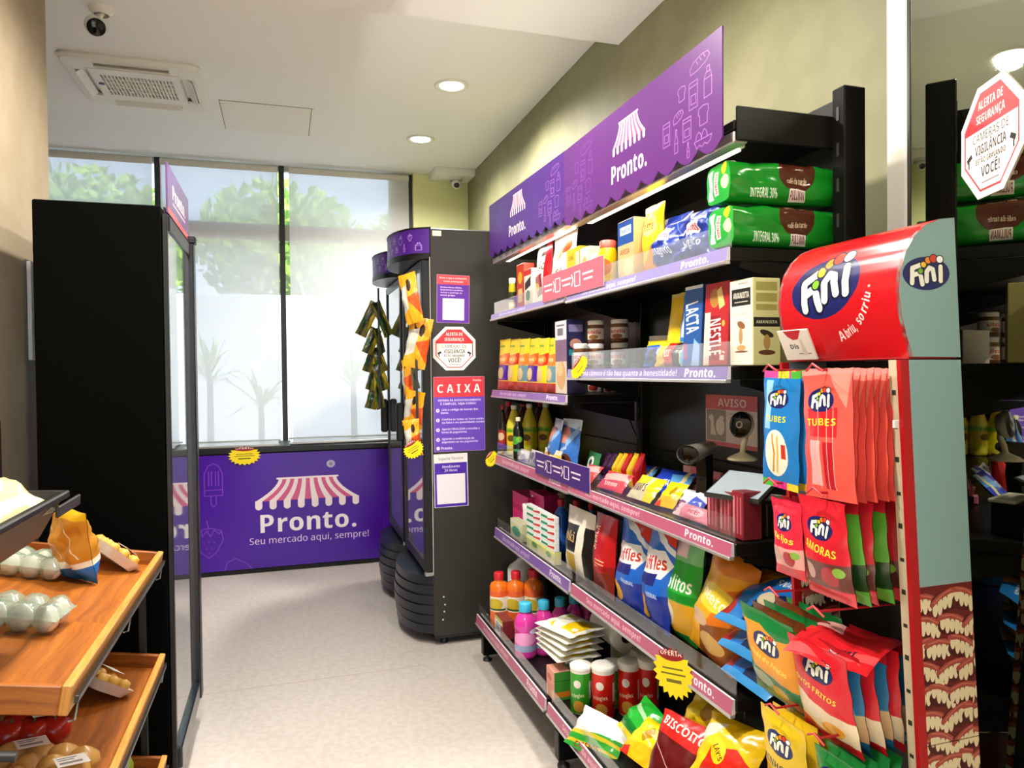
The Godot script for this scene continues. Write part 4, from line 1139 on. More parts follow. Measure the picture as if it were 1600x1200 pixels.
func produce_rack():
	var wood = wood_mat("b3681c", "84460c", 5)
	var pale = wood_mat("d99f52", "b57628", 6)
	var blk = mat("10100e", 0.5)
	var r = thing("produce_rack", "wooden tiered produce rack with sloping trays beside the slim black cooler", "rack")
	var b := Basis(Vector3.BACK, deg_to_rad(TILT))
	for k in 3:
		var q = trays[k]
		var o = Vector3(-0.372, q[0], 0)
		var base = obj("tray_board", box(Vector3(-0.41, 0, q[1]), Vector3(0, 0.012, q[2]), 0.001), wood, r)
		base.transform = Transform3D(b, o)
		obj("front_rail", box(Vector3(0, 0.0, q[1] - 0.014), Vector3(0.016, 0.052, q[2] + 0.014), 0.002), pale, base)
		obj("back_rail", box(Vector3(-0.424, -0.004, q[1]), Vector3(-0.41, 0.07, q[2]), 0.002), wood, base)
		for z in [[q[1] - 0.014, q[1]], [q[2], q[2] + 0.014]]: obj("end_board", box(Vector3(-0.424, 0.0, z[0]), Vector3(0, 0.05, z[1]), 0.002), wood, base)
		var bar = obj("price_bar", box(Vector3(0.019, 0.016, q[1]), Vector3(0.026, 0.03, q[2]), 0.001), mat("1b1712", 0.3), r)
		bar.transform = base.transform
		for z in [q[1] + 0.02, (q[1] + q[2]) / 2, q[2] - 0.02]: obj("bar_hook", wire([Vector3(0.022, 0.03, z), Vector3(0.022, -0.02, z), Vector3(0.012, -0.024, z)], 0.002, 5), mat("8a8a84", 0.3, 0.6), bar)
	for z in [-2.36, -1.28]:
		obj("rack_post", box(Vector3(-0.79, 0.0, z - 0.014), Vector3(-0.76, 1.25, z + 0.014), 0.002), blk, r)
		for k in 3:
			var y = trays[k][0]
			obj("rack_arm", wire([Vector3(-0.775, y + 0.055, z), Vector3(-0.40, y - 0.012, z)], 0.008, 6), blk, r)
	obj("top_board", box(Vector3(-0.79, 1.03, -1.72), Vector3(-0.52, 1.045, -1.28), 0.002), blk, r)
	obj("rack_foot", box(Vector3(-0.79, 0.0, -2.38), Vector3(-0.36, 0.03, -2.352), 0.002), blk, r)
	obj("rack_foot", box(Vector3(-0.79, 0.0, -1.27), Vector3(-0.36, 0.03, -1.242), 0.002), blk, r)
	obj("rack_leg", box(Vector3(-0.42, 0.03, -2.372), Vector3(-0.4, 0.79, -2.358), 0.002), blk, r)
	# black crate on the top tier, its open side to the aisle
	var c = thing("black_crate", "black plastic crate tilted on the top tier of the produce rack", "crate", Vector3(-0.775, 1.062, -1.44))
	c.rotation_degrees = Vector3(0, 0, -3)
	var bk = mat("1b1a16", 0.4)
	var s = st()
	s.set_smooth_group(-1)
	var low = [Vector3(0.03, 0.0, 0.24), Vector3(0.3, 0.0, 0.24), Vector3(0.3, 0.0, -0.24), Vector3(0.03, 0.0, -0.24)]
	var hi = [Vector3(0.0, 0.085, 0.27), Vector3(0.335, 0.085, 0.27), Vector3(0.335, 0.085, -0.27), Vector3(0.0, 0.085, -0.27)]
	for i in 4:
		var k = (i + 1) % 4
		quad(s, low[i], low[k], hi[k], hi[i])
		var ins = func(p): return Vector3(lerpf(p.x, 0.16, 0.03), p.y + 0.004, p.z * 0.97)
		quad(s, ins.call(low[k]), ins.call(low[i]), ins.call(hi[i]), ins.call(hi[k]))
	quad(s, low[3], low[2], low[1], low[0])
	quad(s, low[0] + Vector3.UP * 0.006, low[1] + Vector3.UP * 0.006, low[2] + Vector3.UP * 0.006, low[3] + Vector3.UP * 0.006)
	obj("crate_body", done(s), bk, c)
	obj("crate_rim", box(Vector3(0.33, 0.075, -0.275), Vector3(0.343, 0.09, 0.275), 0.003), bk, c)
	obj("crate_rim", box(Vector3(-0.008, 0.075, -0.275), Vector3(0.343, 0.09, -0.263), 0.003), bk, c)
	obj("label_holder", box(Vector3(0.336, 0.045, -0.36), Vector3(0.343, 0.068, -0.2), 0.002), mat("34322b", 0.3), c)
	# film-wrapped packs lying in the crate
	draw("pale_wrap", 128, 96, "c2b288", [["e", 0.3, 0.5, 0.2, 0.2, "b09a64"], ["r", 0.0, 0.75, 1, 0.12, "d6ceb4"]])
	var pk = obj("wrapped_pack", bag(0.24, 0.2, 0.09, 3, 0.2), pm("pale_wrap", 0.25))
	tag(pk, "pale film-wrapped pack lying on top of the black crate, its corner over the rim", "food pack", "wrapped packs in the crate")
	pk.transform = Transform3D(Basis(Vector3.UP, 1.35) * Basis(Vector3.RIGHT, -1.2), Vector3(-0.46, 1.1, -1.56))
	copy(pk, Transform3D(Basis(Vector3.UP, 1.7) * Basis(Vector3.RIGHT, -1.1), Vector3(-0.5, 1.09, -1.32)), "pale film-wrapped pack lying in the black crate, wholly inside its rim")
	# eggs in clear cartons on the top tray
	var egg = obj("egg", lathe([[0.0005, 0.0], [0.012, 0.003], [0.0195, 0.013], [0.0215, 0.024], [0.0185, 0.038], [0.011, 0.05], [0.0005, 0.0555]], 14), mat("e9dfd2", 0.5))
	tag(egg, "white hen's egg in a clear carton on the upper wooden tray", "egg", "eggs in the clear cartons")
	var first = true
	for e in [["clear plastic egg carton at the open end of the upper wooden tray", 100, 985, -0.1], ["clear plastic egg carton touching the bread roll bag on the upper wooden tray", 104, 905, -0.16]]:
		var tf = tray_px(0, e[1], e[2], e[3])
		var t = thing("egg_carton", e[0], "egg carton")
		t.transform = tf
		var film = clear("a9c2ac", 0.42, 0.12)
		for part in [["carton_base", 0.0, 1.0], ["carton_lid", 0.036, 1.0]]:
			var g = st()
			var up = part[0] == "carton_lid"
			grid(g, 48, 20, func(u, v):
				var x = (u - 1.0) * 0.3
				var z = (v - 0.5) * 0.115
				var cell = absf(sin(u * PI * 6)) * absf(sin(v * PI * 2))
				var edge = clampf(minf(minf(u, 1 - u) * 14, minf(v, 1 - v) * 9), 0, 1)
				var y = (0.036 + 0.028 * edge * (0.45 + 0.55 * sqrt(cell))) if up else (0.036 - 0.034 * edge * (0.3 + 0.7 * sqrt(cell)))
				return Vector3(x, y + 0.002 * noise.get_noise_2d(u * 300, v * 160), z), not up)
			obj(part[0], done(g), film, t)
		for i in 6:
			for j in 2:
				var at = tf * Transform3D(Basis(), Vector3(-0.3 + (i + 0.5) * 0.05, 0.0045, (j - 0.5) * 0.0575))
				if first: egg.transform = at
				else: copy(egg, at)
				first = false
	# bread rolls in a blue printed bag
	draw("roll_bag", 128, 192, "c98a2b", [["e", 0.3, 0.22, 0.24, 0.15, "d89c3c"], ["e", 0.72, 0.3, 0.22, 0.15, "c07f26"], ["e", 0.4, 0.5, 0.24, 0.15, "d29534"], ["e", 0.75, 0.58, 0.2, 0.14, "c98a2b"], ["r", 0, 0.0, 1, 0.1, "e7b81f"], ["r", 0, 0.66, 1, 0.1, "ece7d3"], ["r", 0, 0.74, 1, 0.26, "1769b4"], ["l", "eadfc4", 0.012, 0.1, 0.2, 0.5, 0.62], ["l", "eadfc4", 0.012, 0.55, 0.15, 0.9, 0.6]])
	var rb = obj("bread_bag", bag(0.14, 0.2, 0.1, 5, 0.22, 0.35), pm("roll_bag", 0.2))
	rb.transform = tray_px(0, 126, 905, 2.4) * Transform3D(Basis(Vector3.RIGHT, -0.35), Vector3(0, 0.004, 0))
	tag(rb, "bag of golden rolls with a blue band standing on the upper wooden tray", "bread bag")
	# foam trays of small rolls and potatoes
	foam_pack(0, 184, 886, 2.15, 0.62, "d6a13c", "foam tray of small golden cheese breads propped on the upper wooden tray", "cheese_bread", "golden cheese bread ball in the foam tray on the upper wooden tray", "bread")
	foam_pack(1, 166, 1082, 2.3, 0.5, "dcae52", "foam tray of yellow potatoes propped at the far end of the middle wooden tray", "potato", "small yellow potato in the foam tray on the middle wooden tray", "potato")
	# tomatoes and onions at the near end of the middle tray
	var tom = thing("tomato", "red tomato on the middle wooden tray", "tomato", Vector3.ZERO, 0, "tomatoes on the middle tray")
	obj("fruit", lathe([[0.0005, 0.002], [0.02, 0.0], [0.035, 0.014], [0.038, 0.03], [0.031, 0.05], [0.014, 0.058], [0.0005, 0.054]], 18), mat("b3261a", 0.18), tom)
	obj("stalk", wire([Vector3(0, 0.053, 0), Vector3(0.003, 0.064, 0)], 0.0025, 6), mat("4d6a2a", 0.6), tom)
	var tl = [[10, 1168], [46, 1166], [80, 1160], [28, 1150], [64, 1146]]
	for i in tl.size():
		var at = tray_px(1, tl[i][0], tl[i][1], i * 1.3)
		if i == 0: tom.transform = at
		else: copy(tom, at)
	var on = obj("onion", lathe([[0.0005, 0.0], [0.014, 0.001], [0.031, 0.015], [0.036, 0.03], [0.031, 0.046], [0.016, 0.056], [0.006, 0.061], [0.0005, 0.063]], 16), mat("d3a256", 0.3))
	tag(on, "golden onion on the middle wooden tray", "onion", "onions on the middle tray")
	var ol = [[12, 1206], [54, 1204], [92, 1206], [124, 1212], [34, 1226], [74, 1226], [108, 1232], [12, 1248], [56, 1250]]
	for i in ol.size():
		var at = tray_px(1, ol[i][0], ol[i][1], i * 2.1) * Transform3D(Basis(Vector3.RIGHT, 0.15 * sin(i * 2.0)), Vector3.ZERO)
		if i == 0: on.transform = at
		else: copy(on, at)
	# labels lying on the produce
	draw("weigh_label", 96, 64, "f0ece2", [["r", 0.1, 0.15, 0.6, 0.08, "77726a"], ["r", 0.1, 0.35, 0.5, 0.08, "77726a"], ["r", 0.1, 0.6, 0.7, 0.2, "8d887f"]])
	for p in [[72, 1112, "white weighing label on the tomatoes"], [50, 1160, "white weighing label between the tomatoes and onions"], [112, 1188, "white weighing label on the onions"]]:
		var o = obj("weighing_label", carton(0.06, 0.001, 0.04, 0.0001), [mat("efeae0"), mat("efeae0"), pm("weigh_label", 0.6)])
		o.transform = tray_px(1, p[0], p[1], 0.5, 0.064)
		tag(o, p[2], "label")
	# pale green pears on the lowest tray
	var pear = obj("pear", lathe([[0.0005, 0.0], [0.02, 0.002], [0.034, 0.018], [0.033, 0.036], [0.022, 0.056], [0.014, 0.074], [0.0005, 0.082]], 16), mat("a6c03c", 0.35))
	tag(pear, "pale green pear on the lowest wooden tray", "pear", "pears on the lowest tray")
	pear.transform = tray_px(2, 186, 1215, 0.0)
	copy(pear, tray_px(2, 165, 1235, 1.0))
func foam_pack(k, px, py, turn, pitch, hex, label, called, each, category):
	var t = thing("foam_tray", label, "food tray")
	var tf = tray_px(k, px, py, turn) * Transform3D(Basis(Vector3.RIGHT, pitch), Vector3(0, 0.006, 0))
	t.transform = tf
	var s = st()
	var lo := rrect(0.12, 0.1, 0.02)
	var hi := rrect(0.15, 0.13, 0.025)
	s.set_smooth_group(-1)
	for i in lo.size():
		var j = (i + 1) % lo.size()
		var a = Vector3(lo[i].x, 0.0, 0.015 - lo[i].y)
		var b = Vector3(lo[j].x, 0.0, 0.015 - lo[j].y)
		var c = Vector3(hi[j].x, 0.026, 0.03 - hi[j].y)
		var d = Vector3(hi[i].x, 0.026, 0.03 - hi[i].y)
		quad(s, a, b, c, d)
		quad(s, b + Vector3(0, 0.004, 0), a + Vector3(0, 0.004, 0), d * Vector3(0.96, 1, 0.96), c * Vector3(0.96, 1, 0.96))
		tri(s, Vector3(0, 0, -0.035), b, a)
		tri(s, Vector3(0, 0.004, -0.035), a + Vector3(0, 0.004, 0), b + Vector3(0, 0.004, 0))
	obj("tray", done(s), mat("eee3cf", 0.6), t)
	obj("price_label", box(Vector3(0.005, 0.0485, -0.015), Vector3(0.06, 0.0495, 0.028), 0.0), mat("f1ece4", 0.5), t)
	var one = null
	for i in 4:
		for j in 3:
			var at = tf * Transform3D(Basis.from_euler(Vector3(i * 0.4, j * 1.7, i * 0.2)), Vector3(-0.046 + i * 0.031, 0.026 + 0.003 * sin(i * 3.1 + j), -0.07 + j * 0.036))
			if one == null:
				one = obj(called, lathe([[0.0005, -0.0165], [0.011, -0.0125], [0.0165, 0.0], [0.0125, 0.0115], [0.0005, 0.0155]], 12), mat(hex, 0.5))
				tag(one, each, category, label.get_slice(" on ", 0).substr(0, 40))
				one.transform = at
			else: copy(one, at)

# ---------- goods ----------
# a place on a shelf from what shows of the front of a pack: pixels left, right, top; the plane of its front; its depth; the shelf top
func slot(p0, p1, top, x, y) -> Dictionary:
	var z0 = hit_x(p0, 600.0, x).z
	var z1 = hit_x(p1, 600.0, x).z
	return {"z": (z0 + z1) / 2, "w": z1 - z0, "h": hit_x((p0 + p1) / 2.0, top, x).y - y, "x": x, "y": y}
func rslot(p0, p1, top, xc, y) -> Dictionary:
	# the same for a round thing whose axis stands at xc: its width is what shows across the line of sight
	var c = hit_x((p0 + p1) / 2.0, 640.0, xc)
	var w = (p1 - p0) / FOCAL * (c - EYE).dot(-cam_basis.z)
	return {"z": c.z, "w": w, "h": hit_x((p0 + p1) / 2.0, top, xc).y - y, "x": xc - w / 2, "y": y}
func face(s, d, turn = 0.0, lean = 0.0, lift = 0.0005) -> Transform3D:
	return Transform3D(Basis(Vector3.UP, -PI / 2 + deg_to_rad(turn)) * Basis(Vector3.RIGHT, deg_to_rad(-lean)), Vector3(s.x + d / 2, s.y + lift, s.z))
func put_box(called, label, category, s, d, sheet, side = "888888", group = "", turn = 0.0, lean = 0.0, side_sheet = ""):
	var m = mat(side, 0.45)
	var o = obj(called, carton(s.w, s.h, d), [pm(sheet), pm(side_sheet) if side_sheet != "" else m, m])
	o.transform = face(s, d, turn, lean)
	return tag(o, label, category, group)
func put_bag(called, label, category, s, d, sheet, seed_ = 0, group = "", turn = 0.0, lean = 0.0, low = 0.45, crumple = 0.12, roll = 0.0, rough = 0.28):
	var o = obj(called, bag(s.w, s.h, d, seed_, crumple, low), pm(sheet, rough))
	o.transform = face(s, d, turn, lean) * Transform3D(Basis(Vector3.BACK, deg_to_rad(roll)), Vector3.ZERO)
	return tag(o, label, category, group)
func put_jar(called, label, category, s, sheet, lid, group = "", lid_h = 0.16, neck = 0.86):
	var r = s.w / 2
	var h = s.h
	var t = thing(called, label, category, Vector3(s.x + r, s.y + 0.0005, s.z), -PI / 2 + 0.8, group)
	var b = h * (1.0 - lid_h)
	obj("body", lathe([[r * 0.9, 0], [r, h * 0.03], [r, b * 0.86], [r * neck, b]], 22), pm(sheet, 0.3), t)
	obj("lid", lathe([[r * neck + 0.001, b], [r * neck + 0.002, h - 0.003], [r * neck * 0.93, h], [0.0005, h]], 22), mat(lid, 0.4), t)
	return t
func put_bottle(called, label, category, s, body, cap, band = "", group = "", shoulder = 0.68, neck = 0.3, cap_h = 0.09, squash = 1.0, body_alpha = 1.0):
	var r = s.w / 2
	var h = s.h
	var t = thing(called, label, category, Vector3(s.x + r, s.y + 0.0005, s.z), -PI / 2 + 0.8, group)
	var c = h * (1.0 - cap_h)
	obj("body", lathe([[r * 0.86, 0], [r * 0.98, h * 0.02], [r, h * 0.06], [r, h * shoulder], [r * 0.86, h * (shoulder + 0.06)], [r * neck * 1.25, c - h * 0.05], [r * neck, c - h * 0.03], [r * neck, c + 0.004]], 20, 0, 1, squash), mat(body, 0.12) if body_alpha >= 1.0 else clear(body, body_alpha), t)
	obj("cap", lathe([[r * neck * 1.15, c], [r * neck * 1.18, h - 0.004], [r * neck * 1.0, h], [0.0005, h]], 16, 0, 1, squash), mat(cap, 0.4), t)
	if band != "": obj("sleeve", lathe([[r * 1.006, h * 0.14], [r * 1.006, h * (shoulder - 0.06)]], 20, 0, 1, squash), pm(band, 0.35), t)
	return t
func lying(called, label, category, mesh, m, at: Vector3, turn, group = "", pitch = -90.0, roll = 0.0):
	# a pack laid on its back, its print upwards
	var o = obj(called, mesh, m)
	o.transform = Transform3D(Basis(Vector3.UP, deg_to_rad(turn)) * Basis(Vector3.RIGHT, deg_to_rad(pitch)) * Basis(Vector3.BACK, deg_to_rad(roll)), at)
	return tag(o, label, category, group)
# ---------- printed packs ----------
func draw_packs():
	# top shelf
	draw("p_spice", 64, 96, "d9b21e", [["r", 0, 0.3, 1, 0.35, "2d3a1c"], ["r", 0, 0.7, 1, 0.1, "f2e6b0"]])
	draw("p_pasta_red", 64, 128, "c23a1c", [["e", 0.5, 0.3, 0.3, 0.14, "e8b11d"], ["r", 0.2, 0.55, 0.6, 0.3, "e7c27a"]])
	draw("p_soup", 64, 128, "e8e2d2", [["p", "1c1a18", 0.1, 0.35, 0.9, 0.2, 0.9, 0.45, 0.1, 0.55], ["e", 0.5, 0.7, 0.3, 0.14, "2f7a3a"], ["r", 0, 0, 1, 0.15, "c8281f"]])
	draw("p_coffee_red", 128, 256, "efe7da", [["r", 0, 0, 1, 0.1, "b3131c"], ["p", "201512", 0.1, 0.16, 0.8, 0.12, 0.85, 0.3, 0.15, 0.34], ["t", "PILÃO", 0.45, 0.46, 0.1, "231512", 0.72], ["p", "8e1a24", 0.0, 0.62, 0.7, 0.56, 0.7, 0.85, 0, 0.9], ["r", 0.78, 0, 0.22, 1, "c0141e"], ["e", 0.35, 0.74, 0.2, 0.06, "d9a04a"]])
	draw("p_coffee_white", 128, 256, "f0ebe2", [["e", 0.72, 0.22, 0.2, 0.11, "e14b1d"], ["e", 0.48, 0.32, 0.16, 0.09, "e8762a"], ["e", 0.28, 0.2, 0.12, 0.07, "222d55"], ["t", "café", 0.45, 0.62, 0.1, "b8231c", 0.6, -6, 2], ["l", "2a2220", 0.02, 0.1, 0.76, 0.6, 0.72, 0.85, 0.6], ["p", "b3161c", 0.6, 1.0, 1, 0.75, 1, 1]])
	draw("p_tea", 128, 160, "e7bd1f", [["t", "CHÁ", 0.35, 0.2, 0.1, "7a4a12", 0.4], ["e", 0.4, 0.55, 0.2, 0.12, "a26a1a"], ["r", 0.72, 0.1, 0.28, 0.9, "c9cdb4"]])
	draw("p_tea2", 96, 128, "efe8cf", [["e", 0.5, 0.4, 0.3, 0.2, "d0ad57"], ["r", 0, 0.75, 1, 0.25, "c68b2c"]])
	draw("p_yellow_tub", 96, 96, "f1c40f", [["e", 0.4, 0.5, 0.22, 0.24, "c9661a"], ["r", 0, 0.8, 1, 0.2, "f3df8a"]])
	draw("p_cookie", 128, 224, "d8b27a", [["r", 0, 0, 1, 0.4, "1d4c9c"], ["r", 0.15, 0.1, 0.7, 0.14, "e8eef4"], ["t", "Nestlé", 0.5, 0.17, 0.07, "1d4c9c", 0.55], ["t", "AVEIA", 0.45, 0.53, 0.09, "8a4a1c", 0.6], ["e", 0.65, 0.8, 0.3, 0.14, "e6cf9c"]])
	draw("p_yellow_bag", 128, 192, "e9bf18", [["e", 0.5, 0.3, 0.34, 0.16, "f6e27a"], ["p", "d9871d", 0.1, 0.9, 0.9, 0.55, 0.95, 1, 0.1, 1], ["t", "LEITE", 0.48, 0.32, 0.09, "b34a18", 0.5]])
	draw("p_blue_bread", 192, 160, "17308f", [["p", "d9e2f0", 0.1, 0.0, 0.3, 0.0, 0.24, 0.5, 0.06, 0.5], ["r", 0.3, 0.3, 0.4, 0.22, "e2d4d6"], ["t", "visconti", 0.5, 0.42, 0.1, "b3222c", 0.36], ["t", "bisnaguito", 0.5, 0.68, 0.13, "e8edf8", 0.6], ["l", "5f7fd0", 0.02, 0.7, 0.05, 0.95, 0.5]])
	draw("p_bread_side", 512, 160, "12801f", [["e", 0.6, 0.34, 0.17, 0.3, "4c2113"], ["t", "São Vicente", 0.6, 0.2, 0.08, "dcc8a8", 0.2, 0, 2], ["t", "café da tarde", 0.6, 0.46, 0.08, "e6d6ba", 0.18, 0, 2], ["r", 0.53, 0.6, 0.15, 0.16, "eadfd6"], ["t", "PULLMAN", 0.605, 0.68, 0.1, "6a1820", 0.13], ["t", "INTEGRAL 30%", 0.3, 0.66, 0.13, "e9efe2", 0.24], ["r", 0, 0.0, 1, 0.1, "2f9d35"], ["r", 0.0, 0.86, 1, 0.03, "0d6418"]])
	draw("p_bread_end", 128, 160, "2aa23a", [["r", 0.2, 0.45, 0.6, 0.16, "eadfd6"], ["t", "PULLMAN", 0.5, 0.53, 0.09, "a01e26", 0.5], ["e", 0.5, 0.2, 0.16, 0.14, "e8dcae"], ["e", 0.2, 0.28, 0.14, 0.08, "e6d62a"], ["p", "bfe3dd", 0.15, 0.68, 0.85, 0.66, 0.8, 0.85, 0.2, 0.85]])
	# second shelf
	for v in [["p_sachet_a", "d9541e", "4a1f9c"], ["p_sachet_b", "cf2f1f", "e7cf1f"], ["p_sachet_c", "e0782a", "6a8f9c"]]:
		draw(v[0], 96, 192, "f0d316", [["p", v[1], 0.0, 0.34, 1.0, 0.28, 1.0, 0.5, 0.0, 0.56], ["e", 0.5, 0.4, 0.4, 0.08, "e8861a"], ["t", "mix", 0.5, 0.4, 0.07, "f8f0c0", 0.5], ["r", 0, 0.52, 1, 0.3, v[2]], ["e", 0.45, 0.68, 0.26, 0.12, "e3c58a"], ["r", 0, 0.84, 1, 0.16, "b9392f"], ["r", 0.1, 0.12, 0.5, 0.04, "7aa51e"]])
	draw("p_cereal", 128, 320, "cdbfae", [["r", 0, 0, 1, 0.26, "d8d6dc"], ["r", 0.12, 0.05, 0.7, 0.02, "5b5766"], ["r", 0.2, 0.1, 0.5, 0.1, "6d6878"], ["r", 0, 0.26, 1, 0.3, "7a5c78"], ["e", 0.5, 0.75, 0.4, 0.2, "c79c66"], ["e", 0.4, 0.66, 0.25, 0.1, "dcb985"]])
	draw("p_cereal_side", 96, 320, "1f2350", [["r", 0.1, 0.06, 0.8, 0.1, "8a83b6"], ["e", 0.5, 0.32, 0.34, 0.07, "d49a8a"], ["r", 0.1, 0.4, 0.6, 0.08, "2f8ea0"], ["r", 0, 0.55, 1, 0.45, "2a2540"]])
	draw("p_spread", 128, 96, "6b4022", [["r", 0, 0.2, 1, 0.6, "e9ddcf"], ["t", "nutella", 0.5, 0.42, 0.2, "b3202a", 0.3], ["e", 0.5, 0.68, 0.1, 0.12, "8a5a30"], ["t", "nutella", 0.15, 0.42, 0.2, "2a1a14", 0.2]])
	draw("p_lying_blue", 224, 96, "1c62c4", [["r", 0, 0, 1, 0.22, "f0d028"], ["p", "16307c", 0.0, 0.9, 0.4, 0.3, 0.7, 0.95], ["e", 0.66, 0.5, 0.16, 0.26, "e8eef6"], ["e", 0.3, 0.6, 0.1, 0.2, "2a1c14"], ["t", "OREO", 0.66, 0.52, 0.18, "1c3f9c", 0.24]])
	draw("p_lying_choc", 192, 96, "ecc531", [["r", 0.38, 0, 0.3, 1, "c62a1c"], ["r", 0.68, 0, 0.2, 1, "2e1a12"], ["t", "BIS", 0.5, 0.5, 0.3, "f3ead0", 0.2], ["r", 0.9, 0, 0.1, 1, "47b0d6"]])
	draw("p_bar_yellow", 64, 192, "f4d21a", [["r", 0, 0, 1, 0.05, "f8e88a"], ["e", 0.6, 0.86, 0.3, 0.06, "e07a1a"]])
	draw("p_bar_blue", 64, 192, "2a7fd0", [["r", 0.4, 0.1, 0.35, 0.5, "e3eef6"], ["r", 0.2, 0.66, 0.6, 0.24, "f0d94a"]])
	draw("p_lacta", 128, 320, "1f55a0", [["t", "LACTA", 0.45, 0.4, 0.28, "eef3f9", 0.95, 84], ["p", "8fb4de", 0.5, 1.0, 0.62, 0.66, 0.95, 0.75, 0.95, 1.0], ["r", 0.0, 0.72, 0.24, 0.2, "9a4a86"], ["r", 0, 0, 1, 0.04, "dfe8f0"]])
	draw("p_nestle", 128, 320, "b51f26", [["r", 0, 0.35, 0.25, 0.65, "ead8c8"], ["e", 0.4, 0.18, 0.2, 0.12, "b07a34"], ["p", "e6cf7a", 0.48, 0.1, 0.66, 0.05, 0.84, 0.28, 0.62, 0.33], ["r", 0.26, 0.4, 0.4, 0.54, "8e141c"], ["t", "NESTLÉ", 0.45, 0.66, 0.2, "f0e6e0", 1.1, 86], ["e", 0.8, 0.5, 0.06, 0.04, "e3b93a"], ["r", 0.7, 0.88, 0.18, 0.06, "e9d9ca"]])
	draw("p_amandita", 160, 448, "e6dfcf", [["r", 0.08, 0.1, 0.84, 0.2, "191614"], ["t", "AMANDITA", 0.5, 0.18, 0.07, "efe8d8", 0.7], ["r", 0.2, 0.25, 0.6, 0.012, "c9c0ae"], ["t", "MONDELEZ", 0.6, 0.04, 0.018, "4a4038", 0.4], ["t", "CACAU", 0.45, 0.4, 0.028, "9a8f7c", 0.5, 0, 1], ["e", 0.5, 0.53, 0.19, 0.04, "8a5a34", 30], ["e", 0.48, 0.66, 0.09, 0.1, "b88a56"], ["e", 0.5, 0.8, 0.2, 0.035, "c79a64"], ["e", 0.5, 0.845, 0.3, 0.012, "7a4a2a"]])
	draw("p_amandita_side", 128, 448, "d8cf8f", [["r", 0.1, 0.04, 0.8, 0.1, "a89a4e"], ["r", 0.1, 0.17, 0.8, 0.1, "a89a4e"], ["r", 0.1, 0.3, 0.8, 0.07, "a89a4e"], ["r", 0, 0.45, 1, 0.11, "241d16"], ["t", "AMANDITA", 0.5, 0.505, 0.035, "e6dcb0", 0.8], ["e", 0.5, 0.64, 0.28, 0.035, "3a2216", 25], ["e", 0.5, 0.74, 0.13, 0.09, "b88a4a"], ["e", 0.5, 0.86, 0.32, 0.03, "6a3a1e"]])
	draw("p_maroon_box", 96, 256, "7a1a20", [["r", 0, 0.45, 1, 0.55, "b9a46a"], ["e", 0.5, 0.75, 0.2, 0.15, "5a3a20"], ["r", 0, 0.05, 1, 0.2, "1c1616"]])
	draw("p_cup", 96, 64, "e8e4dc", [["e", 0.5, 0.55, 0.12, 0.3, "a83226"], ["r", 0, 0.0, 1, 0.12, "f6f4ee"]])
	# third shelf
	draw("p_oil", 128, 128, "d7d916", [["e", 0.5, 0.5, 0.2, 0.36, "e9c51c"], ["e", 0.5, 0.5, 0.09, 0.16, "6a4a14"], ["r", 0, 0.0, 1, 0.22, "8fc31e"], ["t", "óleo", 0.5, 0.12, 0.14, "2d6a1e", 0.2]])
	draw("p_sauce", 96, 96, "201a17", [["e", 0.5, 0.5, 0.3, 0.4, "9a2a22"], ["e", 0.5, 0.45, 0.14, 0.2, "d6b894"]])
	draw("p_olive", 96, 96, "10140e", [["e", 0.45, 0.35, 0.14, 0.2, "4a9a34"], ["e", 0.6, 0.3, 0.1, 0.14, "6fb83e"], ["r", 0.2, 0.75, 0.6, 0.1, "3f8a5a"]])
	draw("p_flour", 128, 192, "3b74c4", [["p", "cfe0f2", 0, 0, 1, 0, 1, 0.2, 0, 0.1], ["e", 0.38, 0.3, 0.3, 0.16, "d98a7a"], ["p", "8fb8e6", 0.5, 0.4, 0.95, 0.1, 0.95, 0.25, 0.55, 0.55], ["e", 0.6, 0.8, 0.22, 0.16, "6a3626"], ["t", "farinha", 0.36, 0.58, 0.07, "eef3fa", 0.5, -20]])
	draw("p_clear_sweet", 96, 64, "cfcbd6", [["e", 0.3, 0.4, 0.2, 0.25, "6a6a92"], ["e", 0.7, 0.6, 0.16, 0.25, "8a86ac"], ["e", 0.5, 0.2, 0.1, 0.12, "f1eef5"]])
	draw("p_yellow_small", 96, 64, "d8b23a", [["e", 0.6, 0.5, 0.3, 0.3, "efcf5a"], ["r", 0.0, 0.0, 1, 0.2, "e9e0c2"]])
	draw("p_gum", 96, 128, "15752e", [["e", 0.4, 0.4, 0.24, 0.24, "e6eadf"], ["e", 0.4, 0.4, 0.12, 0.12, "222a20"], ["r", 0.1, 0.75, 0.5, 0.12, "dfe6d8"]])
	draw("p_long_pink", 256, 64, "e58aa0", [["r", 0, 0, 0.2, 1, "f0c8cc"], ["e", 0.6, 0.5, 0.2, 0.3, "f2b9c2"], ["t", "wafer", 0.55, 0.5, 0.36, "a02a52", 0.3]])
	draw("p_peanut", 192, 96, "d8cfa8", [["r", 0, 0, 0.5, 0.4, "ecd63a"], ["t", "M&M'S", 0.36, 0.55, 0.3, "4a2a1a", 0.5], ["r", 0.66, 0, 0.34, 1, "f0d51c"]])
	draw("p_blue_lacta", 192, 96, "2240b8", [["t", "LACTA", 0.35, 0.55, 0.22, "eef2fb", 0.4], ["p", "5aa0e0", 0.45, 0.2, 1, 0.1, 1, 0.45, 0.6, 0.6], ["r", 0.78, 0, 0.1, 1, "ead9a8"]])
	draw("p_white_blue", 192, 96, "d9dbe4", [["p", "4a5ac0", 0.3, 1, 0.6, 0.3, 1, 0.5, 1, 1], ["p", "8a4a92", 0, 0.5, 0.35, 0.6, 0.3, 1, 0, 1]])
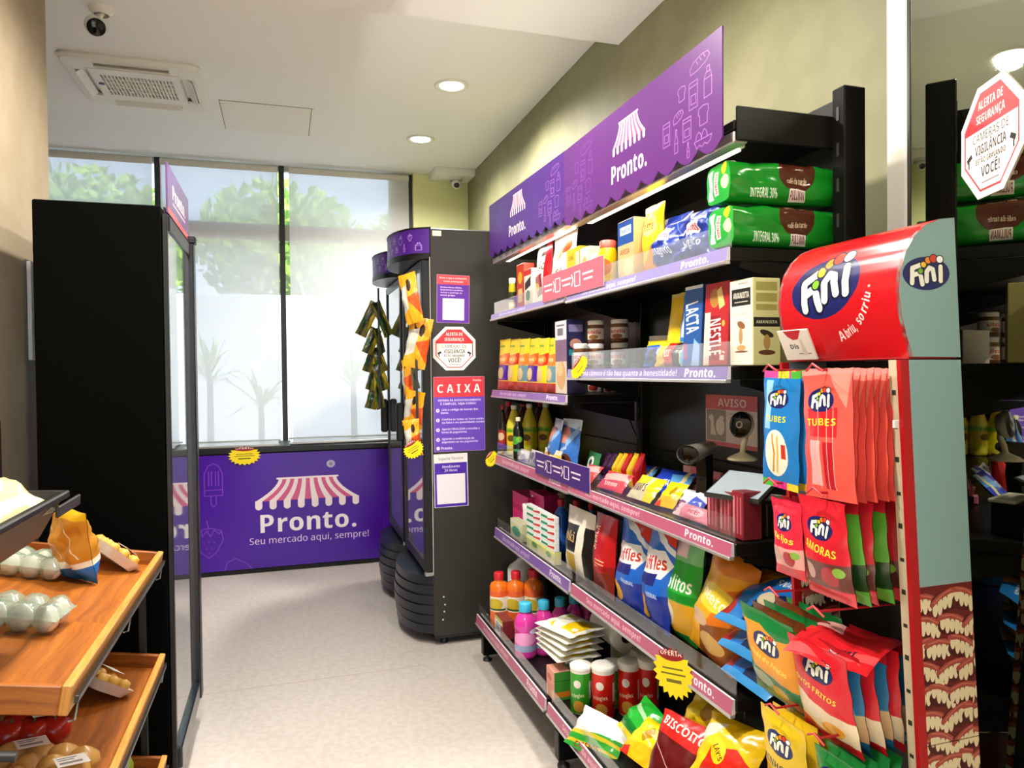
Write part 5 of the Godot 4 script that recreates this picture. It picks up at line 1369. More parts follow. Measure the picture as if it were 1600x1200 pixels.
	draw("p_rose_pack", 160, 80, "d94a4e", [["p", "f0b4b0", 0, 0.2, 0.8, 0.0, 1, 0.4, 0.2, 0.6], ["t", "trento", 0.5, 0.7, 0.22, "fbe6e0", 0.5]])
	draw("p_red_choc", 128, 128, "8e1c2c", [["r", 0.1, 0.1, 0.15, 0.8, "c98a92"], ["r", 0.45, 0.1, 0.1, 0.8, "b86a74"], ["r", 0.75, 0.1, 0.1, 0.8, "b86a74"]])
	# fourth shelf
	draw("p_pink_pads", 96, 96, "e0257a", [["r", 0, 0.3, 1, 0.16, "b81458"], ["r", 0, 0.7, 1, 0.14, "f05a9a"]])
	draw("p_white_care", 96, 160, "f0eeee", [["e", 0.5, 0.6, 0.24, 0.14, "4a72b0"], ["r", 0, 0.85, 1, 0.1, "d8d4d8"]])
	draw("p_paste", 128, 48, "eef2ef", [["p", "1f9a6a", 0, 0.4, 0.5, 0.3, 0.5, 0.75, 0, 0.8], ["p", "d6332a", 0.5, 0.6, 1, 0.15, 1, 0.6, 0.5, 0.85]])
	draw("p_green_box", 64, 96, "d8d9a8", [["e", 0.5, 0.6, 0.36, 0.28, "2f9a78"], ["r", 0, 0, 1, 0.15, "e9e6d0"]])
	draw("p_soap", 96, 64, "dfe08a", [["e", 0.6, 0.4, 0.2, 0.24, "4a9a2a"], ["r", 0, 0.7, 1, 0.3, "e8e6c0"]])
	draw("p_popcorn", 128, 320, "e9e2d0", [["p", "16120f", 0, 0.26, 0.62, 0.22, 0.62, 0.62, 0, 0.66], ["t", "yoki", 0.3, 0.42, 0.14, "d8b46a", 0.5, 0, 2], ["r", 0.82, 0.22, 0.18, 0.78, "16120f"], ["p", "c9a22c", 0.2, 0.68, 0.6, 0.66, 0.5, 0.92, 0.25, 0.94]])
	draw("p_red_bag", 128, 320, "b8161a", [["r", 0.1, 0.0, 0.2, 1, "7a1614"], ["t", "SNACK", 0.2, 0.3, 0.12, "e8c8a8", 0.8, -84], ["r", 0.35, 0.56, 0.4, 0.015, "e0b48a"], ["r", 0.35, 0.6, 0.4, 0.015, "e0b48a"], ["r", 0.35, 0.64, 0.4, 0.015, "e0b48a"], ["p", "7a2414", 0, 0.75, 1, 0.68, 1, 1, 0, 1], ["p", "8e1614", 0.4, 0.66, 1, 0.6, 1, 0.7]])
	draw("p_ruffles", 192, 320, "1f66cc", [["p", "e8ecf2", 0.1, 0, 0.45, 0.0, 1, 0.22, 1, 0.28, 0.85, 0.22], ["p", "cf2f20", 0.4, 0, 1, 0.0, 1, 0.2], ["p", "eef0ee", 0.0, 0.34, 0.15, 0.26, 0.85, 0.24, 1, 0.36, 0.85, 0.5, 0.1, 0.52], ["t", "Ruffles", 0.5, 0.38, 0.12, "c8301f", 0.8, -6], ["p", "232a78", 0.1, 0.5, 0.75, 0.46, 0.7, 0.58, 0.15, 0.6], ["p", "12319a", 0, 0.72, 1, 0.64, 1, 1, 0, 1], ["e", 0.2, 0.8, 0.24, 0.1, "e3a92c", 40], ["t", "ORIGINAL", 0.6, 0.67, 0.04, "dfe8f6", 0.4]])
	draw("p_cebolitos", 192, 320, "2aa834", [["r", 0, 0, 1, 0.3, "7fc98a"], ["r", 0.3, 0.12, 0.36, 0.14, "e7c8d0"], ["t", "ebolitos", 0.45, 0.5, 0.12, "f3f1ea", 0.9], ["r", 0, 0.58, 1, 0.07, "138a22"], ["r", 0, 0.66, 1, 0.28, "d9a324"], ["e", 0.2, 0.78, 0.3, 0.15, "efe4c0"], ["e", 0.2, 0.78, 0.16, 0.09, "4a3a1a"], ["r", 0, 0.93, 1, 0.07, "1d7a2c"]])
	draw("p_cheetos", 224, 352, "f2ae12", [["p", "e8861a", 0, 0, 1, 0, 1, 0.12, 0.5, 0.2, 0, 0.16], ["p", "d9721a", 0.7, 0.3, 1, 0.2, 1, 1, 0.4, 1], ["e", 0.5, 0.42, 0.4, 0.12, "f4d73c"], ["t", "Cheetos", 0.5, 0.42, 0.11, "fdf6e2", 0.72, 12], ["p", "8a4a14", 0.35, 0.72, 1, 0.56, 1, 1, 0.35, 1], ["e", 0.62, 0.82, 0.26, 0.08, "c9a05a"], ["e", 0.3, 0.66, 0.22, 0.07, "d9b48a"]])
	draw("p_blue_snack", 224, 160, "1f6fbf", [["p", "e59a1a", 0, 0, 0.5, 0.0, 0.2, 0.4, 0, 0.5], ["p", "16264a", 0.5, 0.5, 1, 0.35, 1, 1, 0.4, 1], ["e", 0.6, 0.55, 0.12, 0.12, "d8c9a8"], ["t", "SNACK", 0.66, 0.2, 0.12, "e6eef6", 0.36], ["r", 0, 0.9, 1, 0.1, "3a8fd0"], ["r", 0, 0.5, 0.2, 0.4, "9a2424"]])
	# bottom shelf
	draw("p_omo", 96, 192, "ece9df", [["t", "OMO", 0.4, 0.55, 0.24, "16223a", 1.0, -84], ["p", "b8c62a", 0, 0, 1, 0.0, 1, 0.2, 0, 0.16], ["r", 0.72, 0.3, 0.28, 0.7, "7a2426"]])
	draw("p_polish", 128, 128, "e6632a", [["r", 0, 0.2, 1, 0.5, "efe3cf"], ["e", 0.5, 0.45, 0.14, 0.2, "c9b02a"], ["r", 0.2, 0.6, 0.5, 0.06, "3a5a2a"]])
	draw("p_softener", 128, 160, "d84aa8", [["e", 0.3, 0.3, 0.2, 0.2, "b81f60"], ["e", 0.55, 0.5, 0.2, 0.26, "efa0d0"], ["e", 0.75, 0.2, 0.12, 0.12, "e6e0f0"], ["r", 0, 0.75, 1, 0.25, "9aa6c8"]])
	draw("p_wipes", 224, 128, "e9e6d6", [["r", 0.56, 0.2, 0.36, 0.6, "e6c01a"], ["p", "d6c21e", 0.1, 0.1, 0.3, 0.05, 0.2, 0.4], ["p", "d0b81c", 0.2, 0.6, 0.42, 0.9, 0.25, 0.8], ["t", "papel", 0.34, 0.4, 0.12, "8a8a7a", 0.24], ["e", 0.84, 0.68, 0.06, 0.08, "e9e3c8"]])
	draw("p_paper", 128, 96, "ecebe4", [["r", 0.1, 0.3, 0.4, 0.2, "b9d67a"], ["e", 0.7, 0.6, 0.2, 0.2, "f7f6f2"]])
	draw("p_orange_box", 96, 96, "ecae2a", [["p", "efe6c8", 0, 0, 1, 0, 0, 0.4]])
	draw("p_juice", 96, 224, "e09a86", [["e", 0.4, 0.3, 0.3, 0.12, "cf5a3a"], ["p", "d98a78", 0, 0.5, 1, 0.44, 1, 0.75, 0, 0.8], ["e", 0.6, 0.85, 0.2, 0.1, "c9b46a"]])
	draw("p_juice_green", 64, 224, "3c8a2c", [["r", 0, 0.7, 1, 0.2, "d97a1e"], ["r", 0, 0.3, 1, 0.04, "2c6a20"]])
	for v in [["p_tube_green", "2fa01f"], ["p_tube_red", "d41d14"]]:
		draw(v[0], 256, 192, v[1], [["r", 0, 0, 1, 0.06, "efe9d8"], ["e", 0.5, 0.3, 0.06, 0.09, "f0ebdd"], ["t", "Pringles", 0.5, 0.56, 0.08, "f4e6c0", 0.22, -8], ["e", 0.52, 0.8, 0.09, 0.13, "e0a03a"], ["t", "Pringles", 0.28, 0.5, 0.09, "f4efe2", 0.5, -90], ["r", 0.7, 0.25, 0.2, 0.4, "f1ece0"], ["r", 0, 0.96, 1, 0.04, "d8c9a0"]])
	draw("p_chip_white", 256, 160, "f1efe8", [["p", "2f9a34", 0, 0.7, 1, 0.4, 1, 1, 0, 1], ["p", "c9b82a", 0, 0.62, 1, 0.5, 1, 0.58, 0, 0.72], ["p", "c9b82a", 0, 0.84, 1, 0.72, 1, 0.78, 0, 0.92], ["t", "CHEETOS", 0.45, 0.86, 0.12, "8e2a26", 0.5, -8]])
	draw("p_chip_green", 192, 160, "27b334", [["p", "b9e6b4", 0.1, 0.2, 0.9, 0.35, 0.9, 0.45, 0.1, 0.3], ["r", 0, 0.86, 1, 0.14, "e6d41e"], ["p", "0f7a26", 0, 0.6, 1, 0.7, 1, 0.86, 0, 0.86]])
	draw("p_chip_yellow", 192, 192, "f4d81a", [["p", "e9b812", 0, 0.7, 1, 0.6, 1, 1, 0, 1], ["e", 0.6, 0.4, 0.12, 0.2, "b38a14"], ["p", "d92c1e", 0, 0.86, 0.3, 0.8, 0.3, 1, 0, 1]])
	draw("p_biscuit", 224, 288, "5e1214", [["p", "c4201c", 0, 0, 1, 0, 1, 0.34, 0, 0.26], ["t", "BISCOITO", 0.5, 0.15, 0.1, "f4e4d4", 0.86, 6], ["e", 0.3, 0.75, 0.06, 0.05, "e0b45a"], ["e", 0.7, 0.6, 0.05, 0.04, "e0b45a"], ["e", 0.55, 0.86, 0.04, 0.03, "e0b45a"], ["l", "d8b0a8", 0.012, 0.1, 0.4, 0.9, 0.9]])
	draw("p_lays", 224, 192, "f3c916", [["p", "d6281a", 0.1, 1, 0.3, 0.5, 0.7, 0.4, 1, 0.6, 1, 1], ["e", 0.42, 0.55, 0.12, 0.16, "f2d01e"], ["t", "LAY'S", 0.42, 0.55, 0.09, "5a3a12", 0.2, 50], ["p", "efe6cc", 0, 0.2, 0.4, 0.1, 0.3, 0.3, 0, 0.5]])
	# sweets on the hooks
	draw("s_tubes_blue", 128, 320, "1f78c0", [["r", 0, 0, 1, 0.06, "d24a9a"], ["r", 0.4, 0, 0.3, 0.06, "e8d23a"], ["r", 0.75, 0, 0.25, 0.06, "4aa83a"], ["p", "8cc4ea", 0.1, 0.08, 0.3, 0.08, 0.28, 0.5, 0.1, 0.5], ["f", 0.45, 0.24, 0.3], ["t", "TUBES", 0.42, 0.41, 0.05, "f0d322", 0.56], ["e", 0.45, 0.7, 0.34, 0.2, "efe6d2"], ["l", "c98a2c", 0.02, 0.35, 0.55, 0.42, 0.7, 0.36, 0.86], ["l", "d8b04a", 0.02, 0.5, 0.56, 0.52, 0.7, 0.48, 0.86], ["r", 0.62, 0.62, 0.12, 0.12, "c0392b"], ["r", 0, 0.94, 0.3, 0.06, "4ab83a"], ["r", 0.3, 0.94, 0.4, 0.06, "d63a8a"], ["r", 0.7, 0.94, 0.3, 0.06, "e9c43a"]])
	draw("s_tubes_red", 160, 320, "e8574c", [["p", "f08a7c", 0.5, 0.0, 1, 0.0, 0.9, 0.3], ["r", 0.14, 0.3, 0.6, 0.22, "c8222a"], ["f", 0.4, 0.24, 0.28], ["t", "TUBES", 0.4, 0.41, 0.055, "f0d322", 0.62], ["r", 0.16, 0.55, 0.24, 0.35, "f4a8a4"], ["r", 0.46, 0.56, 0.2, 0.36, "b81c28"], ["l", "f6c6bd", 0.006, 0.36, 0.3, 0.36, 0.92], ["l", "f6c6bd", 0.006, 0.54, 0.3, 0.54, 0.92], ["l", "f6c6bd", 0.006, 0.66, 0.3, 0.66, 0.92], ["r", 0, 0, 1, 0.04, "f2938a"]])
	for v in [["s_beijos", "Beijos", "dd2a44", "e8a8a0"], ["s_amoras", "AMORAS", "d42231", "6a3a34"]]:
		draw(v[0], 160, 256, v[2], [["f", 0.52, 0.28, 0.27, 6], ["t", v[1], 0.5, 0.48, 0.075, "f2e640", 0.66, 8], ["r", 0, 0.6, 1, 0.26, v[3]], ["e", 0.25, 0.72, 0.12, 0.09, "c9a89a"], ["e", 0.66, 0.74, 0.17, 0.1, "b03038"], ["e", 0.84, 0.68, 0.1, 0.05, "8ab84a"], ["r", 0, 0.87, 1, 0.13, "e04a52"]])
	draw("s_fruit", 192, 288, "eba022", [["p", "17803a", 0, 0, 1, 0, 1, 0.18, 0.7, 0.22, 0.4, 0.13, 0, 0.15], ["f", 0.5, 0.32, 0.25, 12], ["t", "Salada de Frutas", 0.48, 0.5, 0.05, "f4e06a", 0.74, 14], ["p", "2c8a5a", 0, 0.58, 1, 0.74, 1, 1, 0, 1], ["e", 0.3, 0.76, 0.22, 0.09, "a8d0b4"], ["e", 0.6, 0.84, 0.15, 0.08, "d9c04a"], ["e", 0.8, 0.92, 0.15, 0.06, "d98a5a"]])
	draw("s_eggs", 192, 288, "d8202c", [["f", 0.55, 0.22, 0.26, 8], ["t", "OVOS FRITOS", 0.46, 0.44, 0.055, "f2e640", 0.72, 12], ["p", "ecd9b4", 0, 0.5, 1, 0.66, 1, 0.92, 0, 0.8], ["e", 0.3, 0.7, 0.18, 0.07, "f6efe0"], ["e", 0.66, 0.8, 0.16, 0.08, "eda61e"], ["p", "d8202c", 0, 0.84, 1, 0.95, 1, 1, 0, 1]])
	draw("s_amoras_back", 96, 160, "4f9a2c", [["r", 0, 0.0, 1, 0.12, "b81f2a"], ["r", 0, 0.6, 1, 0.26, "173a16"], ["e", 0.5, 0.72, 0.2, 0.09, "8a2a2c"]])
	draw("s_eggs_back", 96, 160, "1f6f9c", [["r", 0, 0.0, 1, 0.1, "b81f2a"], ["r", 0, 0.58, 1, 0.28, "c9a87a"], ["e", 0.5, 0.7, 0.2, 0.09, "d98a2a"], ["r", 0, 0.86, 1, 0.14, "1d6488"]])
	draw("s_fruit_back", 96, 160, "1c6a34", [["r", 0, 0.0, 1, 0.12, "7a3a1c"], ["r", 0, 0.55, 1, 0.3, "8a5a30"]])
	draw("s_worms", 160, 256, "e0bf22", [["f", 0.5, 0.3, 0.3, 6], ["t", "MINHOCAS", 0.5, 0.56, 0.08, "3a2c10", 0.8, 6], ["r", 0, 0.7, 1, 0.3, "b8a02a"]])
	draw("s_cola", 128, 192, "1f7a34", [["f", 0.5, 0.3, 0.3], ["r", 0, 0.55, 1, 0.3, "123f1c"]])
	draw("c_strip", 96, 96, "eda423", [["p", "d9541c", 0.4, 0.5, 1, 0.4, 1, 0.9], ["p", "c9c6b8", 0, 0.3, 0.5, 0.2, 0.4, 0.7, 0, 0.8], ["e", 0.6, 0.25, 0.12, 0.12, "3a2418"]])
	draw("c_dark", 96, 96, "6a6414", [["p", "14210f", 0.2, 0, 0.6, 0, 0.5, 1, 0.3, 1], ["p", "b8a01e", 0.6, 0.4, 1, 0.3, 0.9, 0.9], ["p", "1f5a2a", 0, 0.5, 0.3, 0.4, 0.2, 1]])
	sheet_done()

# ---------- top shelf ----------
func shelf_one():
	put_jar("spice_jar", "small yellow and green spice jar at the cooler end of the top shelf", "jar", rslot(797, 808, 434, 1.0, Y1), "p_spice", "efe9d6")
	put_box("pasta_box", "red and orange narrow pasta box beside the small spice jar", "box", slot(809, 820, 412, 0.985, Y1), 0.05, "p_pasta_red", "a8301a")
	put_box("soup_box", "white soup box with black and green print beside the coffee", "box", slot(820.5, 832, 420, 0.98, Y1), 0.05, "p_soup", "d8d2c2")
	put_bag("coffee_bag", "red and white coffee brick bag with dark lettering on the top shelf", "coffee", slot(829, 851, 366, 0.99, Y1), 0.06, "p_coffee_red", 1, "coffee bags", 0, 3, 0.4, 0.06)
	put_bag("coffee_bag", "white coffee bag with orange hearts on the top shelf", "coffee", slot(852, 886, 362, 0.985, Y1), 0.07, "p_coffee_white", 2, "coffee bags", 0, 3, 0.4, 0.06)
	put_box("tea_box", "yellow tea box behind the red rail notice", "box", slot(887, 907, 387, 0.98, Y1), 0.06, "p_tea", "c9a21c")
	put_box("tea_box", "cream tea box between the yellow tea box and the yellow tub", "box", slot(908, 922, 386, 0.98, Y1), 0.06, "p_tea2", "d8cfae")
	put_jar("dark_jar", "small jar with dark contents beside the cream tea box", "jar", rslot(922, 937, 396, 1.0, Y1), "p_sauce", "e6e0d0")
	put_jar("cocoa_tub", "round yellow tub with red lid beside the cookie box", "tub", rslot(938, 966, 376, 1.01, Y1), "p_yellow_tub", "d9584a")
	put_box("cookie_box", "beige and blue oat cookie box on the top shelf", "box", slot(967, 992, 343, 0.975, Y1), 0.05, "p_cookie", "c9a26a")
	put_bag("milk_powder", "yellow milk powder bag beside the cookie box", "bag", slot(994, 1023, 318, 0.985, Y1), 0.06, "p_yellow_bag", 3, "", 0, 2, 0.4, 0.1)
	for b in [[1004, 1044, 332, 0.975, 4, "dark blue bag of bread rolls beside the yellow milk powder"], [1046, 1090, 322, 0.972, 6, "dark blue bag of bread rolls against the green loaves"]]:
		put_bag("roll_bag", b[5], "bread", slot(b[0], b[1], b[2], b[3], Y1), 0.1, "p_blue_bread", b[4], "blue roll bags", 6, 10, 0.4, 0.3)
	# two green wrapped loaves lying across the end of the shelf, one on the other
	for k in 2:
		var y = Y1 + 0.001 + k * 0.1
		var l = thing("bread_loaf", ["green wrapped sliced loaf lying on the top shelf under another loaf", "green wrapped sliced loaf lying on top of another loaf"][k], "bread", Vector3(1.09, y, -1.425), 0, "green wrapped loaves")
		l.rotation.y = deg_to_rad(1.5 - 3 * k)
		var f = func(u, v):
			var a = lerpf(-PI, PI, u)
			var c = cos(a)
			var s = sin(a)
			var r = 1.0 / pow(pow(absf(c), 6.0) + pow(absf(s), 6.0), 1.0 / 6.0)
			var e = 0.93 + 0.07 * pow(sin(PI * clampf(v, 0.0, 1.0)), 0.4)
			var n = noise.get_noise_3d(v * 60, cos(a) * 30, sin(a) * 30 + k * 70) * 0.006
			return Vector3((v - 0.5) * 0.285, 0.0495 + (0.046 * s * r * e + n * (1.0 if s > -0.5 else 0.0)), (0.05 * c * r) * e + n)
		var s1 = st()
		grid(s1, 32, 20, f, true, func(w): return Vector2(1.0 - w.y, fposmod(w.x * -2.0 + 1.5, 1.0)))
		obj("wrapper", done(s1), pm("p_bread_side", 0.16), l)
		var s2 = st()
		grid(s2, 32, 3, func(u, v):
			var p = f.call(u, 0.0)
			return Vector3(p.x - 0.006 * v, lerpf(p.y, 0.05, v), lerpf(p.z, 0, v)), false, func(w): return Vector2(0.5 + 0.5 * w.y * sin(w.x * TAU), 0.5 + 0.5 * w.y * cos(w.x * TAU)))
		obj("wrapper_end", done(s2), pm("p_bread_end", 0.2), l)
		var s3 = st()
		grid(s3, 32, 4, func(u, v):
			var p = f.call(u, 1.0)
			return Vector3(p.x + 0.03 * v, lerpf(p.y, 0.06, v * 0.8), lerpf(p.z, 0, v * 0.75)), true)
		obj("gathered_film", done(s3), clear("8fae90", 0.45, 0.1), l)

# ---------- second shelf ----------
func shelf_two():
	var x = 0.972
	var sx = [773, 788, 803, 818, 833, 848]
	for i in 6:
		put_bag("sachet", ["yellow sachet with violet panel nearest the cooler on the second shelf", "yellow and red sachet second from the cooler on the second shelf", "yellow and grey sachet third from the cooler on the second shelf", "yellow sachet with violet panel fourth from the cooler on the second shelf", "yellow and red sachet fifth from the cooler on the second shelf", "yellow and grey sachet against the tall cereal box"][i], "sachet", slot(sx[i], sx[i] + 16, 530 - i * 0.4, x + 0.004 * (i % 2), Y2F), 0.03, ["p_sachet_a", "p_sachet_b", "p_sachet_c"][i % 3], 20 + i % 3, "yellow sachets in a row", 0, 4, 0.3, 0.1)
	put_box("cereal_box", "tall cereal box with cream front and navy side on the second shelf", "box", slot(868, 886, 501, 0.957, Y2F), 0.07, "p_cereal", "1f2350", "", 0, 0, "p_cereal_side")
	for i in 3: put_jar("white_cup", "white dessert cup with red fruit print under the higher shelf board", "cup", rslot([896, 919, 944][i], [918, 941, 963][i], [593, 596, 601][i], 1.12 + 0.03 * i, Y2F), "p_cup", "f2efe8", "white cups at the back", 0.1, 0.98)
	for j in [[897, 920, 537, 0.978, "spread jar with white lid at the end of the glass-fronted shelf", 0.0], [919, 945, 537, 1.034, "spread jar with white lid carrying another jar", 0.0], [919, 945, 501, 1.034, "spread jar with white lid stacked on another jar", 0.088], [955, 983, 536, 1.1, "spread jar with white lid carrying a jar before the white carton", 0.0], [955, 983, 499, 1.1, "spread jar with white lid stacked before the white carton", 0.09]]:
		put_jar("spread_jar", j[4], "jar", rslot(j[0], j[1], j[2], j[3], Y2N + j[5]), "p_spread", "efece4", "spread jars", 0.2, 0.92)
	var wb = obj("white_carton", carton(0.15, 0.1, 0.04), mat("e8e6df", 0.5))
	wb.transform = Transform3D(Basis(Vector3.UP, -PI / 2 + 0.5), Vector3(1.16, Y2N + 0.0006, -2.0))
	tag(wb, "plain white carton at the back behind the spread jars", "box")
	lying("biscuit_pack", "yellow topped blue biscuit pack lying behind the acrylic guard", "biscuits", bag(0.17, 0.08, 0.045, 31, 0.2), pm("p_lying_blue", 0.25), Vector3(1.035, Y2N + 0.002, -1.86), -84, "lying biscuit packs", -14)
	lying("biscuit_pack", "yellow and red chocolate biscuit pack lying behind the acrylic guard", "biscuits", bag(0.14, 0.065, 0.04, 32, 0.2), pm("p_lying_choc", 0.25), Vector3(0.985, Y2N + 0.002, -1.72), -86, "lying biscuit packs", -16)
	put_bag("chocolate_bar", "plain yellow upright chocolate bar pack on the glass-fronted shelf", "chocolate", slot(1033, 1054, 457, 1.01, Y2N), 0.02, "p_bar_yellow", 33, "", 0, 8, 0.5, 0.05)
	put_bag("chocolate_bar", "blue upright chocolate bar pack beside the plain yellow one", "chocolate", slot(1055, 1067, 459, 1.0, Y2N), 0.02, "p_bar_blue", 34, "", 0, 6, 0.5, 0.05)
	put_box("chocolate_box", "deep blue chocolate box with vertical white lettering", "chocolate", slot(1066, 1094, 446, 0.975, Y2N), 0.03, "p_lacta", "16407e", "chocolate boxes", 0, 3)
	put_box("chocolate_box", "red chocolate box with vertical lettering on the glass-fronted shelf", "chocolate", slot(1098, 1136, 441, 0.97, Y2N), 0.03, "p_nestle", "8e141c", "chocolate boxes", 0, 3)
	put_box("almond_box", "cream wafer carton with golden side and almond picture", "chocolate", slot(1141, 1177, 437, 0.957, Y2N), 0.07, "p_amandita", "d8cf8f", "", 0, 0, "p_amandita_side")
	put_box("maroon_box", "maroon and gold box half hidden behind the sweets tower head", "chocolate", slot(1180, 1212, 452, 1.05, Y2N), 0.06, "p_maroon_box", "9a8a52")
	price_tag("yellow starburst price tag on the glass-fronted shelf rail beside the cereal box", hit_x(905, 574, 0.925), 0.05, -70, 42, 0, 0.55)

# ---------- third shelf ----------
func shelf_three():
	put_bottle("sauce_bottle", "dark soy sauce bottle nearest the cooler on the oil shelf", "bottle", rslot(778, 792, 633, 0.98, Y3), "1d120c", "a81c22", "p_sauce", "", 0.6, 0.34)
	var oils = [[791, 815, 633, 1.02, "sunflower oil bottle next to the dark soy sauce bottle"], [815, 839, 631, 1.09, "sunflower oil bottle between two others of its kind"], [840, 865, 630, 1.165, "sunflower oil bottle behind the blue flour packs"]]
	for o in oils: put_bottle("oil_bottle", o[4], "bottle", rslot(o[0], o[1], o[2], o[3], Y3), "d9c93a", "efece2", "p_oil", "oil bottles", 0.6, 0.34, 0.08)
	for o in [[785, 805, 1.03], [808, 828, 1.1], [833, 853, 1.175]]: put_bottle("vinegar_bottle", "red capped bottle behind the oil bottles", "bottle", rslot(o[0], o[1], 628, o[2], Y3), "4a2418", "b51c26", "", "red capped bottles", 0.66, 0.4)
	put_bottle("olive_bottle", "dark olive oil bottle standing before the sunflower oil", "bottle", rslot(801, 818, 652, 0.972, Y3), "14180f", "e3d9b8", "p_olive", "", 0.7, 0.4)
	put_bag("flour_pack", "blue flour pack leaning beside the sunflower oil", "flour", slot(840, 862, 654, 0.962, Y3), 0.05, "p_flour", 41, "flour packs", -10, 10, 0.4, 0.15)
	put_bag("flour_pack", "blue flour pack behind the purple rail notice", "flour", slot(864, 886, 655, 0.985, Y3), 0.05, "p_flour", 42, "flour packs", 8, 8, 0.4, 0.15)
	put_bag("sweet_bag", "small clear bag of grey sweets before the olive oil bottle", "sweets", slot(800, 820, 702, 0.957, Y3), 0.02, "p_clear_sweet", 43, "small clear sweet bags", 0, 14, 0.4, 0.25)
	put_bag("sweet_bag", "small clear bag of grey sweets against the purple rail notice", "sweets", slot(821, 838, 704, 0.957, Y3), 0.02, "p_clear_sweet", 44, "small clear sweet bags", 0, 14, 0.4, 0.25)
	put_bag("grain_pack", "small yellow grain pack before the blue flour packs", "pack", slot(842, 868, 702, 0.958, Y3), 0.02, "p_yellow_small", 45, "", 0, 10, 0.4, 0.2)
	put_bag("gum_pack", "green gum pack with round emblem standing on the sweets shelf", "gum", slot(905, 928, 706, 1.02, Y3), 0.018, "p_gum", 46, "", -6, 14, 0.4, 0.1)
	var bars = [["3a1440", 930, 937], ["3a1440", 938, 945], ["e8b91e", 947, 953], ["e8b91e", 954, 960], ["b8181e", 961, 967], ["e8b91e", 969, 976], ["b8181e", 978, 985]]
	var bl = ["dark purple upright chocolate bar beside the green gum pack", "dark purple upright chocolate bar beside the first yellow bar", "yellow upright chocolate bar beside the dark purple bars", "yellow upright chocolate bar beside the red bar", "red upright chocolate bar between yellow bars", "yellow upright chocolate bar between two red bars", "red upright chocolate bar beside the pink stick packs"]
	for i in bars.size():
		var s = slot(bars[i][1], bars[i][2], 708, 1.04, Y3)
		var o = obj("chocolate_bar", bag(s.w, s.h, 0.05, 47, 0.05, 0.5), mat(bars[i][0], 0.25))
		o.transform = face(s, 0.05, 0, 12)
		tag(o, bl[i], "chocolate", "upright chocolate bars")
	for i in 4:
		var o = lying("stick_pack", ["pink stick pack lowest of four behind the blue bar packs", "pink stick pack second of four behind the blue bar packs", "pink stick pack third of four behind the blue bar packs", "pink stick pack topmost of four behind the blue bar packs"][i], "sweets", carton(0.2, 0.022, 0.012), [pm("p_long_pink"), mat("d86a86"), mat("e59aa8")], Vector3(1.15 + 0.012 * i, Y3 + 0.001 + 0.0225 * i, -1.94 + 0.02 * i), -90, "pink stick packs", 0)
	var flat = [
		["white and purple sweet pack leaning behind the rose wafer pack", "p_white_blue", 955, 1.05, 0.15, 0.085, -82, "sweets"], ["red and rose wafer pack leaning at the shelf edge before the upright bars", "p_rose_pack", 945, 0.966, 0.15, 0.07, -84, "sweets"],
		["blue chocolate pack with white lettering leaning before the pink stick packs", "p_blue_lacta", 1028, 1.06, 0.15, 0.1, -78, "chocolate"], ["cream peanut sweet bag with yellow corner at the shelf edge", "p_peanut", 990, 0.972, 0.14, 0.085, -88, "sweets"],
		["blue and white sweet pack leaning at the foot of the barcode scanner", "p_white_blue", 1066, 0.995, 0.09, 0.075, -70, "sweets"], ["yellow sweet pack between the peanut bag and the barcode scanner", "p_chip_yellow", 1030, 0.985, 0.08, 0.085, -80, "sweets"],
		["long pink wafer pack along the shelf edge before the barcode scanner", "p_long_pink", 1070, 0.962, 0.17, 0.04, -90, "sweets"], ["blue chocolate pack behind the cream peanut bag", "p_blue_lacta", 985, 1.07, 0.11, 0.09, -80, "chocolate"],
		["small rose wafer pack behind the purple rail notice", "p_rose_pack", 908, 0.97, 0.1, 0.07, -86, "sweets"]]
	for i in flat.size():
		var f = flat[i]
		var zz = hit_x(f[2], 760, f[3]).z
		lying("sweet_pack", f[0], f[7], bag(f[4], f[5], 0.026, 50 + i, 0.18), pm(f[1], 0.25), Vector3(f[3] + 0.013, Y3 + 0.006, zz), f[6], "packs leaning on the sweets shelf", -44)
	# small dark red chocolate boxes below the tablet
	for k in 3:
		var s = slot([1103, 1122, 1142][k], [1121, 1141, 1160][k], 768, 0.975, Y3)
		put_box("red_choc_box", ["small dark red striped box beside the barcode scanner stand", "small dark red striped box in the middle below the tablet", "small dark red striped box below the tablet, next to the sweets tower"][k], "box", s, 0.05, "p_red_choc", "6d1420", "dark red boxes")
	# hand-held barcode scanner resting in its stand
	var z = hit_x(1098, 740, 1.06).z
	var b = thing("barcode_scanner", "black hand-held barcode scanner standing among the sweets", "scanner", Vector3(1.06, Y3 + 0.0005, z), deg_to_rad(-62))
	var bk = mat("15140f", 0.25)
	obj("stand_foot", lathe([[0.045, 0], [0.045, 0.006], [0.02, 0.014], [0.0005, 0.016]], 20), bk, b)
	obj("stand_neck", wire([Vector3(0, 0.012, 0), Vector3(0, 0.06, -0.01), Vector3(0, 0.1, 0.005)], 0.008, 8), bk, b)
	obj("grip", slab(PackedVector2Array([Vector2(-0.012, 0.02), Vector2(0.02, 0.012), Vector2(0.03, 0.1), Vector2(0.026, 0.15), Vector2(-0.012, 0.15), Vector2(-0.006, 0.09)]), 0.03), bk, b).transform = Transform3D(Basis(Vector3.UP, PI / 2), Vector3(0, 0.01, 0))
	var s = st()
	grid(s, 18, 8, func(u, v):
		var a = u * TAU
		var w = lerpf(0.034, 0.022, v) * (1.0 if v < 0.95 else 0.6)
		return Vector3(cos(a) * w, 0.165 + sin(a) * w * 0.72 + 0.012 * v, 0.075 - v * 0.13))
	var hd = obj("head", done(s), mat("77756a", 0.3), b)
